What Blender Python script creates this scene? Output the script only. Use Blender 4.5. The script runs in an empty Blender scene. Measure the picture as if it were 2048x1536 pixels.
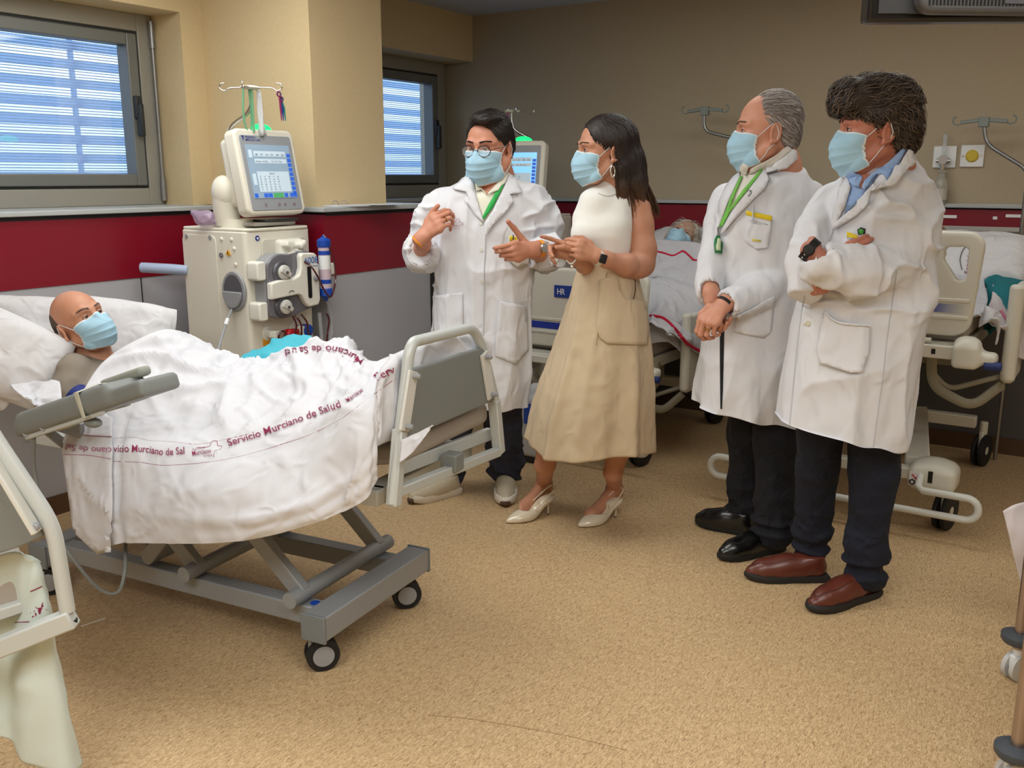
import bpy, math, random
import numpy as np
from mathutils import Vector, Matrix, Euler
from mathutils.bvhtree import BVHTree
from mathutils.geometry import delaunay_2d_cdt

# ------------------------------------------------------------------ camera, world, light, exposure
SC = bpy.context.scene
COL = SC.collection
FPX, PITCH, YAW, EYE = 1870.0, math.radians(12.5), math.radians(33.5), 1.5
cam_d = bpy.data.cameras.new('camera'); cam = bpy.data.objects.new('camera', cam_d); COL.objects.link(cam)
cam_d.sensor_fit = 'HORIZONTAL'; cam_d.sensor_width = 36.0; cam_d.lens = 36.0*FPX/2048.0
cam_d.clip_start = 0.05; cam_d.clip_end = 200
cam.location = (0, 0, EYE); cam.rotation_euler = (math.pi/2-PITCH, 0, YAW)
SC.camera = cam
SC.view_settings.view_transform = 'Standard'; SC.view_settings.look = 'None'
SC.view_settings.exposure = 0.0; SC.view_settings.gamma = 1.0
SC.view_settings.use_curve_mapping = False
try:
    SC.cycles.max_bounces = 6; SC.cycles.diffuse_bounces = 4; SC.cycles.glossy_bounces = 3
    SC.cycles.transparent_max_bounces = 12; SC.cycles.use_denoising = True
    SC.cycles.sample_clamp_indirect = 6.0; SC.cycles.caustics_reflective = False; SC.cycles.caustics_refractive = False
except Exception: pass
W = bpy.data.worlds.new('world'); SC.world = W; W.use_nodes = True
_n = W.node_tree.nodes; _l = W.node_tree.links
_bg = _n['Background']; _bg.inputs[1].default_value = 2.0
_tc = _n.new('ShaderNodeTexCoord'); _sp = _n.new('ShaderNodeSeparateXYZ'); _cr = _n.new('ShaderNodeValToRGB')
_l.new(_tc.outputs['Generated'], _sp.inputs[0]); _l.new(_sp.outputs[2], _cr.inputs[0]); _l.new(_cr.outputs[0], _bg.inputs[0])
_cr.color_ramp.elements[0].position = 0.0; _cr.color_ramp.elements[0].color = (0.42, 0.62, 0.85, 1)
_cr.color_ramp.elements[1].position = 0.35; _cr.color_ramp.elements[1].color = (0.95, 1.15, 1.3, 1)

def area_light(name, loc, sx, sy, watts, col=(0.96, 1.0, 1.0), rot=(0, 0, 0)):
    d = bpy.data.lights.new(name, 'AREA'); d.shape = 'RECTANGLE'; d.size = sx; d.size_y = sy
    d.energy = watts; d.color = col
    o = bpy.data.objects.new(name, d); o.location = loc; o.rotation_euler = rot; COL.objects.link(o); return o
CEIL = 2.61
LAMPS = [(-2.7, 2.3, 1.8, 1.2, 22), (0.1, 1.0, 1.8, 1.2, 30), (-1.2, -0.7, 1.8, 1.2, 52),
         (1.6, 2.9, 1.2, .6, 8), (-1.2, 4.1, 1.8, .6, 6), (1.2, 4.9, 1.2, .3, 3)]
for i, (x, y, sx, sy, w) in enumerate(LAMPS):
    area_light('ceiling_lamp_light', (x, y, CEIL-0.03), sx, sy, w)

# ------------------------------------------------------------------ pixel -> place helpers (2048x1536 frame)
_c, _s = math.cos(PITCH), math.sin(PITCH)
def ray(px, py):
    x = px-1024.0; u = 768.0-py
    fw = FPX*_c+u*_s; up = u*_c-FPX*_s
    a, b = x/fw, up/fw
    return Vector((-math.sin(YAW)+math.cos(YAW)*a, math.cos(YAW)+math.sin(YAW)*a, b))
CAM = Vector((0, 0, EYE))
class Fr:
    """a local frame standing on the floor: origin, turn about z; finds local points from picture points"""
    def __init__(s, ox, oy, rot, oz=0.0):
        s.o = Vector((ox, oy, oz)); s.rot = rot; s.R = Matrix.Rotation(rot, 3, 'Z'); s.Ri = s.R.inverted()
        s.M = Matrix.Translation(s.o) @ s.R.to_4x4()
    def loc(s, w): return s.Ri @ (Vector(w)-s.o)
    def wld(s, l): return s.R @ Vector(l)+s.o
    def _p(s, px, py, ax, v):
        o = s.loc(CAM); d = s.Ri @ ray(px, py); t = (v-o[ax])/d[ax]; return o+d*t
    def X(s, px, py, v=0.0): return s._p(px, py, 0, v)
    def Y(s, px, py, v=0.0): return s._p(px, py, 1, v)
    def Z(s, px, py, v=0.0): return s._p(px, py, 2, v)
ROOM = Fr(0, 0, 0)

def lin(c):
    if isinstance(c, str): c = tuple(int(c[i:i+2], 16) for i in (0, 2, 4))
    return tuple(((v/255.0)/12.92 if v/255.0 <= 0.04045 else ((v/255.0+0.055)/1.055)**2.4) for v in c[:3])

# ------------------------------------------------------------------ materials
MATS = {}
def mat(name, col, rough=0.5, metal=0.0, bump=0.0, bscale=200.0, var=0.0, vscale=8.0, coat=0.0, emit=None, estr=0.0,
        trans=0.0, alpha=1.0, sss=0.0, stretch=None, spec=0.5, sheen=0.0, wr=None):
    if name in MATS: return MATS[name]
    m = bpy.data.materials.new(name); m.use_nodes = True; nt = m.node_tree; b = nt.nodes['Principled BSDF']
    c = lin(col); b.inputs['Base Color'].default_value = (*c, 1)
    b.inputs['Roughness'].default_value = rough; b.inputs['Metallic'].default_value = metal
    b.inputs['Specular IOR Level'].default_value = spec
    b.inputs['Coat Weight'].default_value = coat
    b.inputs['Transmission Weight'].default_value = trans; b.inputs['Alpha'].default_value = alpha
    b.inputs['Sheen Weight'].default_value = sheen
    if sss: b.inputs['Subsurface Weight'].default_value = sss; b.inputs['Subsurface Radius'].default_value = (1, .35, .2); b.inputs['Subsurface Scale'].default_value = 0.008
    if emit is not None:
        b.inputs['Emission Color'].default_value = (*lin(emit), 1); b.inputs['Emission Strength'].default_value = estr
    tc = nt.nodes.new('ShaderNodeTexCoord'); src = tc.outputs['Object']
    if stretch:
        mp = nt.nodes.new('ShaderNodeMapping'); mp.inputs['Scale'].default_value = stretch
        nt.links.new(src, mp.inputs[0]); src = mp.outputs[0]
    if var > 0:
        n = nt.nodes.new('ShaderNodeTexNoise'); n.inputs['Scale'].default_value = vscale; n.inputs['Detail'].default_value = 5
        nt.links.new(src, n.inputs[0])
        r = nt.nodes.new('ShaderNodeMix'); r.data_type = 'RGBA'
        r.inputs[6].default_value = (*[v*(1-var) for v in c], 1); r.inputs[7].default_value = (*[min(1, v*(1+var)) for v in c], 1)
        nt.links.new(n.outputs[0], r.inputs[0]); nt.links.new(r.outputs[2], b.inputs['Base Color'])
    if bump > 0:
        n = nt.nodes.new('ShaderNodeTexNoise'); n.inputs['Scale'].default_value = bscale; n.inputs['Detail'].default_value = 3
        nt.links.new(src, n.inputs[0])
        bp = nt.nodes.new('ShaderNodeBump'); bp.inputs['Strength'].default_value = bump; bp.inputs['Distance'].default_value = 0.002
        nt.links.new(n.outputs[0], bp.inputs['Height']); nt.links.new(bp.outputs[0], b.inputs['Normal'])
    if wr:      # cloth creases: (scale, depth, vertical stretch), sharp ridges at two sizes
        last = b.inputs['Normal'].links[0].from_socket if b.inputs['Normal'].is_linked else None
        for k, (sc, dp) in enumerate(((wr[0], wr[1]), (wr[0]*2.7, wr[1]*.38))):
            mp = nt.nodes.new('ShaderNodeMapping'); mp.inputs['Scale'].default_value = (1, 1, wr[2] if k == 0 else (1+wr[2])/2); mp.inputs['Rotation'].default_value = (0, .5*k, .4*k)
            nt.links.new(tc.outputs['Object'], mp.inputs[0]); n = nt.nodes.new('ShaderNodeTexNoise'); n.inputs['Scale'].default_value = sc; n.inputs['Detail'].default_value = 1.0; n.inputs['Distortion'].default_value = .5
            nt.links.new(mp.outputs[0], n.inputs[0])
            r = nt.nodes.new('ShaderNodeValToRGB'); e = r.color_ramp.elements; e[0].position = .25; e[0].color = (0, 0, 0, 1); e[1].position = .52; e[1].color = (1, 1, 1, 1); e2 = e.new(.75); e2.color = (.1, .1, .1, 1); r.color_ramp.interpolation = 'EASE'
            nt.links.new(n.outputs[0], r.inputs[0]); bp = nt.nodes.new('ShaderNodeBump'); bp.inputs['Strength'].default_value = 1.0; bp.inputs['Distance'].default_value = dp
            nt.links.new(r.outputs[0], bp.inputs['Height'])
            if last: nt.links.new(last, bp.inputs['Normal'])
            last = bp.outputs[0]
        nt.links.new(last, b.inputs['Normal'])
    MATS[name] = m; return m

# ------------------------------------------------------------------ object helpers
def tag(o, label=None, cat=None, group=None, kind=None):
    if label: o['label'] = label
    if cat: o['category'] = cat
    if group: o['group'] = group
    if kind: o['kind'] = kind
    return o
def empty(name, fr=None, label=None, cat=None, group=None, loc=None, rot=0.0):
    o = bpy.data.objects.new(name, None); COL.objects.link(o); o.empty_display_size = 0.1
    if fr is not None: o.location = fr.o; o.rotation_euler = (0, 0, fr.rot)
    if loc is not None: o.location = loc; o.rotation_euler = (0, 0, rot)
    return tag(o, label, cat, group)
def rotm(r):
    return r if isinstance(r, Matrix) else Euler(r, 'XYZ').to_matrix()
class MB:
    def __init__(s): s.v = []; s.f = []; s.m = []; s.cur = 0
    def add(s, vs, fs):
        n = len(s.v); s.v.extend([tuple(p) for p in vs]); s.f.extend([tuple(i+n for i in q) for q in fs]); s.m.extend([s.cur]*len(fs)); return s
    def box(s, c, d, r=None):
        c = Vector(c); R = rotm(r) if r is not None else None; vs = []
        for sx, sy, sz in ((-1,-1,-1),(1,-1,-1),(1,1,-1),(-1,1,-1),(-1,-1,1),(1,-1,1),(1,1,1),(-1,1,1)):
            p = Vector((sx*d[0]/2, sy*d[1]/2, sz*d[2]/2)); vs.append((R@p if R else p)+c)
        return s.add(vs, [(0,3,2,1),(4,5,6,7),(0,1,5,4),(1,2,6,5),(2,3,7,6),(3,0,4,7)])
    def bx(s, x0, x1, y0, y1, z0, z1):
        return s.box(((x0+x1)/2, (y0+y1)/2, (z0+z1)/2), (abs(x1-x0), abs(y1-y0), abs(z1-z0)))
    def beam(s, a, b, w, h, up=(0, 0, 1)):
        a = Vector(a); b = Vector(b); d = (b-a); L = d.length; d.normalize(); u = Vector(up)
        x = d.cross(u)
        if x.length < 1e-4: x = d.cross(Vector((0, 1, 0)))
        x.normalize(); z = x.cross(d)
        R = Matrix((x, d, z)).transposed(); return s.box((a+b)/2, (w, L, h), R)
    def tube(s, pts, r, n=10, cap=True, closed=False, sq=None):
        pts = [Vector(p) for p in pts]; m = len(pts); rr = r if isinstance(r, (list, tuple)) else [r]*m
        T = []
        for i in range(m):
            a = pts[i-1] if (i > 0 or closed) else pts[i]; b = pts[(i+1) % m] if (i < m-1 or closed) else pts[i]
            t = b-a; t = t.normalized() if t.length > 1e-9 else Vector((0, 0, 1)); T.append(t)
        u = T[0].cross(Vector((0, 0, 1)))
        if u.length < 0.1: u = T[0].cross(Vector((0, 1, 0)))
        u.normalize(); vs = []
        for i in range(m):
            u = u-T[i]*u.dot(T[i])
            if u.length < 1e-6: u = T[i].orthogonal()
            u.normalize(); w = T[i].cross(u)
            for k in range(n):
                a = 2*math.pi*k/n; ca, sa = math.cos(a), math.sin(a)
                if sq: ca *= sq[0]; sa *= sq[1]
                vs.append(pts[i]+u*(ca*rr[i])+w*(sa*rr[i]))
        fs = []
        for i in range(m if closed else m-1):
            j = (i+1) % m
            for k in range(n):
                k2 = (k+1) % n; fs.append((i*n+k, i*n+k2, j*n+k2, j*n+k))
        if cap and not closed:
            fs.append(tuple(range(n))[::-1]); fs.append(tuple((m-1)*n+k for k in range(n)))
        return s.add(vs, fs)
    def cyl(s, a, b, r, n=20, r2=None): return s.tube([a, b], [r, r if r2 is None else r2], n)
    def lathe(s, prof, c=(0, 0, 0), n=24, R=None):
        c = Vector(c); vs = []; m = len(prof)
        for (r, z) in prof:
            for k in range(n):
                a = 2*math.pi*k/n; p = Vector((r*math.cos(a), r*math.sin(a), z)); vs.append((R@p if R else p)+c)
        fs = [(i*n+k, i*n+(k+1) % n, (i+1)*n+(k+1) % n, (i+1)*n+k) for i in range(m-1) for k in range(n)]
        fs.append(tuple(range(n))[::-1]); fs.append(tuple((m-1)*n+k for k in range(n)))
        return s.add(vs, fs)
    def ell(s, c, r, n=16, R=None):
        prof = []; c = Vector(c); vs = []; m = max(6, n//2+1)
        for i in range(m):
            t = math.pi*(i+0.02)/(m-1+0.04)-math.pi/2
            for k in range(n):
                a = 2*math.pi*k/n; p = Vector((r[0]*math.cos(t)*math.cos(a), r[1]*math.cos(t)*math.sin(a), r[2]*math.sin(t))); vs.append((R@p if R else p)+c)
        fs = [(i*n+k, i*n+(k+1) % n, (i+1)*n+(k+1) % n, (i+1)*n+k) for i in range(m-1) for k in range(n)]
        fs.append(tuple(range(n))[::-1]); fs.append(tuple((m-1)*n+k for k in range(n)))
        return s.add(vs, fs)
    def prism(s, poly, d0, d1, P):
        """poly (a,b) list; P(a,b,d)->point"""
        n = len(poly); vs = [P(a, b, d0) for a, b in poly]+[P(a, b, d1) for a, b in poly]
        fs = [tuple(range(n))[::-1], tuple(range(n, 2*n))]+[(i, (i+1) % n, n+(i+1) % n, n+i) for i in range(n)]
        return s.add(vs, fs)
    def torus(s, c, R0, r, R=None, n=24, k=8, a0=0, a1=2*math.pi):
        c = Vector(c); full = abs(a1-a0-2*math.pi) < 1e-3; pts = []
        for i in range(n if full else n+1):
            a = a0+(a1-a0)*i/n; p = Vector((R0*math.cos(a), R0*math.sin(a), 0)); pts.append((R@p if R else p)+c)
        return s.tube(pts, r, k, closed=full)
    def grid(s, G, flip=False, closed_u=False):
        nu, nv = len(G), len(G[0]); vs = [p for row in G for p in row]
        fs = []
        for i in range(nu if closed_u else nu-1):
            for j in range(nv-1):
                q = (i*nv+j, ((i+1) % nu)*nv+j, ((i+1) % nu)*nv+j+1, i*nv+j+1); fs.append(q[::-1] if flip else q)
        return s.add(vs, fs)
    def build(s, name, mats, parent=None, smooth=True, bevel=0.0, bseg=2, solid=0.0, angle=0.6, subsurf=0):
        return mk(name, s.v, s.f, mats, parent, smooth, s.m, bevel, bseg, solid, angle, subsurf)
def mk(name, v, f, mats, parent=None, smooth=True, midx=None, bevel=0.0, bseg=2, solid=0.0, angle=0.6, subsurf=0):
    me = bpy.data.meshes.new(name)
    if isinstance(v, np.ndarray):
        nq = len(f); v = np.ascontiguousarray(v, np.float32)
        me.vertices.add(len(v)); me.vertices.foreach_set('co', v.ravel())
        k = f.shape[1]; me.loops.add(nq*k); me.loops.foreach_set('vertex_index', np.ascontiguousarray(f, np.int32).ravel())
        me.polygons.add(nq); me.polygons.foreach_set('loop_start', np.arange(0, nq*k, k, dtype=np.int32))
        try: me.polygons.foreach_set('loop_total', np.full(nq, k, np.int32))
        except Exception: pass
        me.update(calc_edges=True)
    else:
        me.from_pydata([tuple(p) for p in v], [], f)
    me.validate()
    if not isinstance(mats, (list, tuple)): mats = [mats]
    for m in mats: me.materials.append(m)
    if midx is not None and len(mats) > 1 and len(midx) == len(me.polygons):
        me.polygons.foreach_set('material_index', np.array(midx, np.int32))
    me.polygons.foreach_set('use_smooth', np.full(len(me.polygons), bool(smooth)))
    if smooth and angle and angle < 3:
        try: me.set_sharp_from_angle(angle=angle)
        except Exception: pass
    o = bpy.data.objects.new(name, me); COL.objects.link(o)
    if parent is not None: o.parent = parent
    if solid:
        md = o.modifiers.new('t', 'SOLIDIFY'); md.thickness = abs(solid); md.offset = 1 if solid > 0 else -1
    if bevel:
        md = o.modifiers.new('b', 'BEVEL'); md.width = bevel; md.segments = bseg; md.limit_method = 'ANGLE'; md.angle_limit = 0.6
        md.harden_normals = False
    if subsurf:
        md = o.modifiers.new('s', 'SUBSURF'); md.levels = subsurf; md.render_levels = subsurf
    return o
def crv(pts, n=6, closed=False):
    """Catmull-Rom through points"""
    P = [Vector(p) for p in pts]; m = len(P); out = []
    for i in range(m if closed else m-1):
        p0 = P[(i-1) % m] if closed or i > 0 else P[0]; p1 = P[i]; p2 = P[(i+1) % m]; p3 = P[(i+2) % m] if closed or i < m-2 else P[-1]
        for k in range(n):
            t = k/n; out.append(0.5*((2*p1)+(p2-p0)*t+(2*p0-5*p1+4*p2-p3)*t*t+(3*p1-p0-3*p2+p3)*t**3))
    if not closed: out.append(P[-1].copy())
    return out
def fillet(pts, r, n=5):
    P = [Vector(p) for p in pts]; out = [P[0]]
    for i in range(1, len(P)-1):
        a = (P[i-1]-P[i]); b = (P[i+1]-P[i]); rr = min(r, a.length*.49, b.length*.49)
        A = P[i]+a.normalized()*rr; B = P[i]+b.normalized()*rr
        for k in range(n+1):
            t = k/n; out.append(A*(1-t)**2+P[i]*2*t*(1-t)+B*t*t)
    out.append(P[-1]); return out
def rrect(x0, x1, y0, y1, r, n=5):
    out = []
    for cx, cy, a0 in ((x1-r, y1-r, 0), (x0+r, y1-r, 90), (x0+r, y0+r, 180), (x1-r, y0+r, 270)):
        for k in range(n+1):
            a = math.radians(a0+90*k/n); out.append((cx+r*math.cos(a), cy+r*math.sin(a)))
    return out

# ------------------------------------------------------------------ things laid on a surface (patches, lettering, trims)
def bvh_of(objs):
    """world-space BVH of some built meshes"""
    vs = []; fs = []
    bpy.context.view_layer.update()
    for o in objs:
        M = o.matrix_world; n = len(vs); me = o.data
        co = np.empty(len(me.vertices)*3, np.float32); me.vertices.foreach_get('co', co); co = co.reshape(-1, 3)
        A = np.array(M); co = co@A[:3, :3].T+A[:3, 3]
        vs.extend(co.tolist()); fs.extend([tuple(i+n for i in p.vertices) for p in me.polygons])
    return BVHTree.FromPolygons(vs, fs)
def hit(bvh, px, py):
    d = ray(px, py).normalized(); r = bvh.ray_cast(CAM, d); return r
def lay(bvh, px, py, off, default=None):
    r = hit(bvh, px, py); d = ray(px, py).normalized()
    if r[0] is None: return None
    nrm = r[1]
    if nrm.dot(d) > 0: nrm = -nrm
    return r[0]+nrm*off*0.7-d*off*0.5
def inside(poly, x, y):
    c = False; j = len(poly)-1
    for i in range(len(poly)):
        xi, yi = poly[i][:2]; xj, yj = poly[j][:2]
        if (yi > y) != (yj > y) and x < (xj-xi)*(y-yi)/(yj-yi+1e-12)+xi: c = not c
        j = i
    return c
def patch(name, bvh, poly, mats, parent, fr, off=0.004, thick=0.002, step=7.0, puff=None, smooth=True):
    """polygon in picture points laid onto a surface as a thin cloth piece of real thickness"""
    pts = []; n = len(poly)
    for i in range(n):
        a, b = poly[i], poly[(i+1) % n]; k = max(1, int(math.hypot(b[0]-a[0], b[1]-a[1])/step))
        for j in range(k): pts.append((a[0]+(b[0]-a[0])*j/k, a[1]+(b[1]-a[1])*j/k))
    nb = len(pts); xs = [p[0] for p in pts]; ys = [p[1] for p in pts]
    y = min(ys)+step*.6
    while y < max(ys):
        x = min(xs)+step*.6
        while x < max(xs):
            if inside(poly, x, y) and min((p[0]-x)**2+(p[1]-y)**2 for p in pts[:nb]) > (step*.45)**2: pts.append((x, y))
            x += step
        y += step
    r = delaunay_2d_cdt([Vector(p) for p in pts], [(i, (i+1) % nb) for i in range(nb)], [list(range(nb))], 1, 1e-4)
    co = []; last = None; miss = []
    for i, p in enumerate(r[0]):
        o = off+(puff(p[0], p[1]) if puff else 0)
        q = lay(bvh, p[0], p[1], o)
        if q is None: miss.append(i); co.append(None)
        else: co.append(q); last = q
    if last is None: return None
    for i in miss:
        best = min((k for k in range(len(co)) if co[k] is not None and k not in miss), key=lambda k: (r[0][k]-r[0][i]).length)
        t = ((co[best]-CAM).length); d = ray(*r[0][i]).normalized(); co[i] = CAM+d*t
    co = [fr.loc(c) for c in co]
    f = [tuple(q) for q in r[2]]
    # face the viewer
    me = mk(name, co, f, mats, parent, smooth)
    d = fr.Ri @ (CAM-fr.o); s = 0
    for p in list(me.data.polygons)[:50]: s += p.normal.dot((d-p.center))
    if s < 0: me.data.flip_normals()
    if thick:
        md = me.modifiers.new('t', 'SOLIDIFY'); md.thickness = thick; md.offset = 1
    return me
def strip(name, bvh, line, w, mats, parent, fr, off=0.004, r=None):
    """a narrow raised band or cord laid along picture points"""
    L = crv([(a, b, 0) for a, b in line], 14); pts = []
    for p in L:
        q = lay(bvh, p[0], p[1], off+w*.5)
        if q is not None: pts.append(fr.loc(q))
    if len(pts) < 2: return None
    b = MB(); b.tube(pts, w, 6); return b.build(name, mats, parent)
FONT_CACHE = {}
def text_mesh(s, size=1.0, shear=0.0, extrude=0.0, bold=0.0, align='LEFT', spacing=1.0):
    key = (s, size, shear, extrude, bold, align, spacing)
    if key in FONT_CACHE: return FONT_CACHE[key]
    cu = bpy.data.curves.new('t', 'FONT'); cu.body = s; cu.size = size; cu.shear = shear; cu.extrude = extrude
    cu.offset = bold; cu.align_x = align; cu.space_character = spacing; cu.resolution_u = 3
    o = bpy.data.objects.new('t', cu); COL.objects.link(o)
    dg = bpy.context.evaluated_depsgraph_get(); me = bpy.data.meshes.new_from_object(o.evaluated_get(dg))
    v = [tuple(q.co) for q in me.vertices]; f = [tuple(p.vertices) for p in me.polygons]
    bpy.data.objects.remove(o); bpy.data.curves.remove(cu); bpy.data.meshes.remove(me)
    FONT_CACHE[key] = (v, f); return v, f
def text_flat(b, s, P, size, **kw):
    """flat lettering: P(x,y)->point"""
    kw['bold'] = kw.get('bold', 0)*size; v, f = text_mesh(s, size, **kw); b.add([P(q[0], q[1]) for q in v], f); return b
def text_on(name, bvh, s, line, h, mats, parent, fr, off=0.004, flipx=False, shear=0.0, bold=0.0, stretch=1.0, base=0.0):
    """lettering printed along a picture-space curve on a surface, h = height in picture points"""
    L = crv([(a, c, 0) for a, c in line], 10); acc = [0]
    for i in range(1, len(L)): acc.append(acc[-1]+(L[i]-L[i-1]).length)
    v, f = text_mesh(s, 1.0, shear, 0, bold); x0 = min(q[0] for q in v); x1 = max(q[0] for q in v)
    k = acc[-1]/(x1-x0); import bisect
    out = []; ok = []
    for q in v:
        t = (q[0]-x0)*k
        if flipx: t = acc[-1]-t
        i = min(max(bisect.bisect_right(acc, t)-1, 0), len(L)-2); u = (t-acc[i])/max(acc[i+1]-acc[i], 1e-6)
        p = L[i].lerp(L[i+1], u); d = (L[i+1]-L[i]).normalized(); nx, ny = d.y, -d.x
        yy = (q[1]+base)*h
        w = lay(bvh, p.x+nx*yy, p.y+ny*yy, off); ok.append(w is not None); out.append(fr.loc(w) if w is not None else Vector((0, 0, 0)))
    f = [q for q in f if all(ok[i] for i in q)]
    f = [q for q in f if max((out[a]-out[b]).length for a in q for b in q) < 0.12]
    if not f: return None
    used = sorted({i for q in f for i in q}); mp = {i: n for n, i in enumerate(used)}
    o = mk(name, [out[i] for i in used], [tuple(mp[i] for i in q) for q in f], mats, parent, False); return o

# ------------------------------------------------------------------ smooth-union bodies (signed distance on a grid, then surface nets)
def noise3(p, seed=0):
    p = np.asarray(p, np.float64); i = np.floor(p).astype(np.int64); f = p-i; f = f*f*(3-2*f)
    def h(a, b, c):
        n = (a*374761393+b*668265263+c*2147483647+seed*974711) & 0xffffffff
        n = ((n ^ (n >> 13))*1274126177) & 0xffffffff; n = (n ^ (n >> 16)) & 0xffffffff
        return n/2147483648.0-1.0
    x, y, z = i[..., 0], i[..., 1], i[..., 2]; r = 0
    for dx in (0, 1):
        for dy in (0, 1):
            for dz in (0, 1):
                w = (f[..., 0] if dx else 1-f[..., 0])*(f[..., 1] if dy else 1-f[..., 1])*(f[..., 2] if dz else 1-f[..., 2])
                r = r+w*h(x+dx, y+dy, z+dz)
    return r
def ridged(p, seed=0): return 1-np.abs(noise3(p, seed))*2
class SDF:
    def __init__(s, lo, hi, h):
        s.lo = np.array(lo, float); s.h = h; s.n = [int(math.ceil((hi[i]-lo[i])/h))+1 for i in range(3)]
        s.D = np.full(s.n, 1.0, np.float32)
        s.ax = [s.lo[i]+h*np.arange(s.n[i]) for i in range(3)]
    def blk(s, lo, hi):
        sl = []
        for i in range(3):
            a = max(0, int((lo[i]-s.lo[i])/s.h)-1); b = min(s.n[i], int((hi[i]-s.lo[i])/s.h)+3); sl.append(slice(a, max(a, b)))
        g = np.meshgrid(s.ax[0][sl[0]], s.ax[1][sl[1]], s.ax[2][sl[2]], indexing='ij')
        return tuple(sl), g
    def put(s, sl, d, k, sub=False):
        A = s.D[sl]
        if A.size == 0: return
        if sub:
            d = -d
            if k > 0:
                t = np.maximum(k-np.abs(A-d), 0)/k; s.D[sl] = np.maximum(A, d)+t*t*k*.25
            else: s.D[sl] = np.maximum(A, d)
        else:
            if k > 0:
                t = np.maximum(k-np.abs(A-d), 0)/k; s.D[sl] = np.minimum(A, d)-t*t*k*.25
            else: s.D[sl] = np.minimum(A, d)
    def cap(s, a, b, ra, rb=None, k=0.01, sub=False, flat=None):
        rb = ra if rb is None else rb; a = np.array(a, float); b = np.array(b, float); R = max(ra, rb)+k+3*s.h
        sl, (X, Y, Z) = s.blk(np.minimum(a, b)-R, np.maximum(a, b)+R)
        ab = b-a; L = max(ab@ab, 1e-12)
        t = np.clip(((X-a[0])*ab[0]+(Y-a[1])*ab[1]+(Z-a[2])*ab[2])/L, 0, 1)
        dx, dy, dz = X-a[0]-t*ab[0], Y-a[1]-t*ab[1], Z-a[2]-t*ab[2]
        if flat is not None:   # flatten along unit vector: (vec, factor)
            n, q = np.array(flat[0], float), flat[1]; e = dx*n[0]+dy*n[1]+dz*n[2]
            dx, dy, dz = dx+n[0]*e*(q-1), dy+n[1]*e*(q-1), dz+n[2]*e*(q-1)
        s.put(sl, np.sqrt(dx*dx+dy*dy+dz*dz)-(ra+(rb-ra)*t), k, sub); return s
    def chain(s, pr, k=0.01, sub=False):
        for (a, ra), (b, rb) in zip(pr[:-1], pr[1:]): s.cap(a, b, ra, rb, k, sub)
        return s
    def ell(s, c, r, k=0.01, R=None, sub=False):
        c = np.array(c, float); r = np.array(r, float); m = r.max()+k+3*s.h
        sl, (X, Y, Z) = s.blk(c-m, c+m); x, y, z = X-c[0], Y-c[1], Z-c[2]
        if R is not None:
            R = np.array(R); x, y, z = R[0][0]*x+R[1][0]*y+R[2][0]*z, R[0][1]*x+R[1][1]*y+R[2][1]*z, R[0][2]*x+R[1][2]*y+R[2][2]*z
        k0 = np.sqrt((x/r[0])**2+(y/r[1])**2+(z/r[2])**2); k1 = np.sqrt((x/r[0]**2)**2+(y/r[1]**2)**2+(z/r[2]**2)**2)
        s.put(sl, k0*(k0-1)/np.maximum(k1, 1e-9), k, sub); return s
    def stack(s, rows, k=0.01, sub=False, p=2.2):
        """rows of (z, cx, cy, rx, ry) from any order: a body of stacked rounded sections"""
        rows = sorted(rows); z = np.array([r[0] for r in rows]); lo = [min(r[1]-r[3] for r in rows)-k-3*s.h, min(r[2]-r[4] for r in rows)-k-3*s.h, z[0]-k-3*s.h]
        hi = [max(r[1]+r[3] for r in rows)+k+3*s.h, max(r[2]+r[4] for r in rows)+k+3*s.h, z[-1]+k+3*s.h]
        sl, (X, Y, Z) = s.blk(lo, hi); zz = s.ax[2][sl[2]]
        zs = np.linspace(z[0], z[-1], 200)
        def it(c):
            v = np.interp(zs, z, [r[c] for r in rows]); w = np.ones(9)/9; vp = np.pad(v, 4, 'edge'); v = np.convolve(vp, w, 'valid'); return np.interp(zz, zs, v)[None, None, :]
        cx, cy, rx, ry = it(1), it(2), it(3), it(4)
        q = (np.abs((X-cx)/rx)**p+np.abs((Y-cy)/ry)**p)**(1/p)
        d = (q-1)*np.minimum(rx, ry); d = np.maximum(d, np.maximum(Z-z[-1], z[0]-Z))
        s.put(sl, d, k, sub); return s
    def box(s, c, d, R=None, r=0.005, k=0.005, sub=False):
        c = np.array(c, float); m = math.sqrt(sum(q*q for q in d))/2+k+3*s.h
        sl, (X, Y, Z) = s.blk(c-m, c+m); x, y, z = X-c[0], Y-c[1], Z-c[2]
        if R is not None:
            R = np.array(R); x, y, z = R[0][0]*x+R[1][0]*y+R[2][0]*z, R[0][1]*x+R[1][1]*y+R[2][1]*z, R[0][2]*x+R[1][2]*y+R[2][2]*z
        qx, qy, qz = np.abs(x)-d[0]/2+r, np.abs(y)-d[1]/2+r, np.abs(z)-d[2]/2+r
        D = np.sqrt(np.maximum(qx, 0)**2+np.maximum(qy, 0)**2+np.maximum(qz, 0)**2)+np.minimum(np.maximum(qx, np.maximum(qy, qz)), 0)-r
        s.put(sl, D, k, sub); return s
    def fn(s, g, lo, hi, k=0.0, sub=False):
        sl, G = s.blk(lo, hi); s.put(sl, g(*G), k, sub); return s
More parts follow.
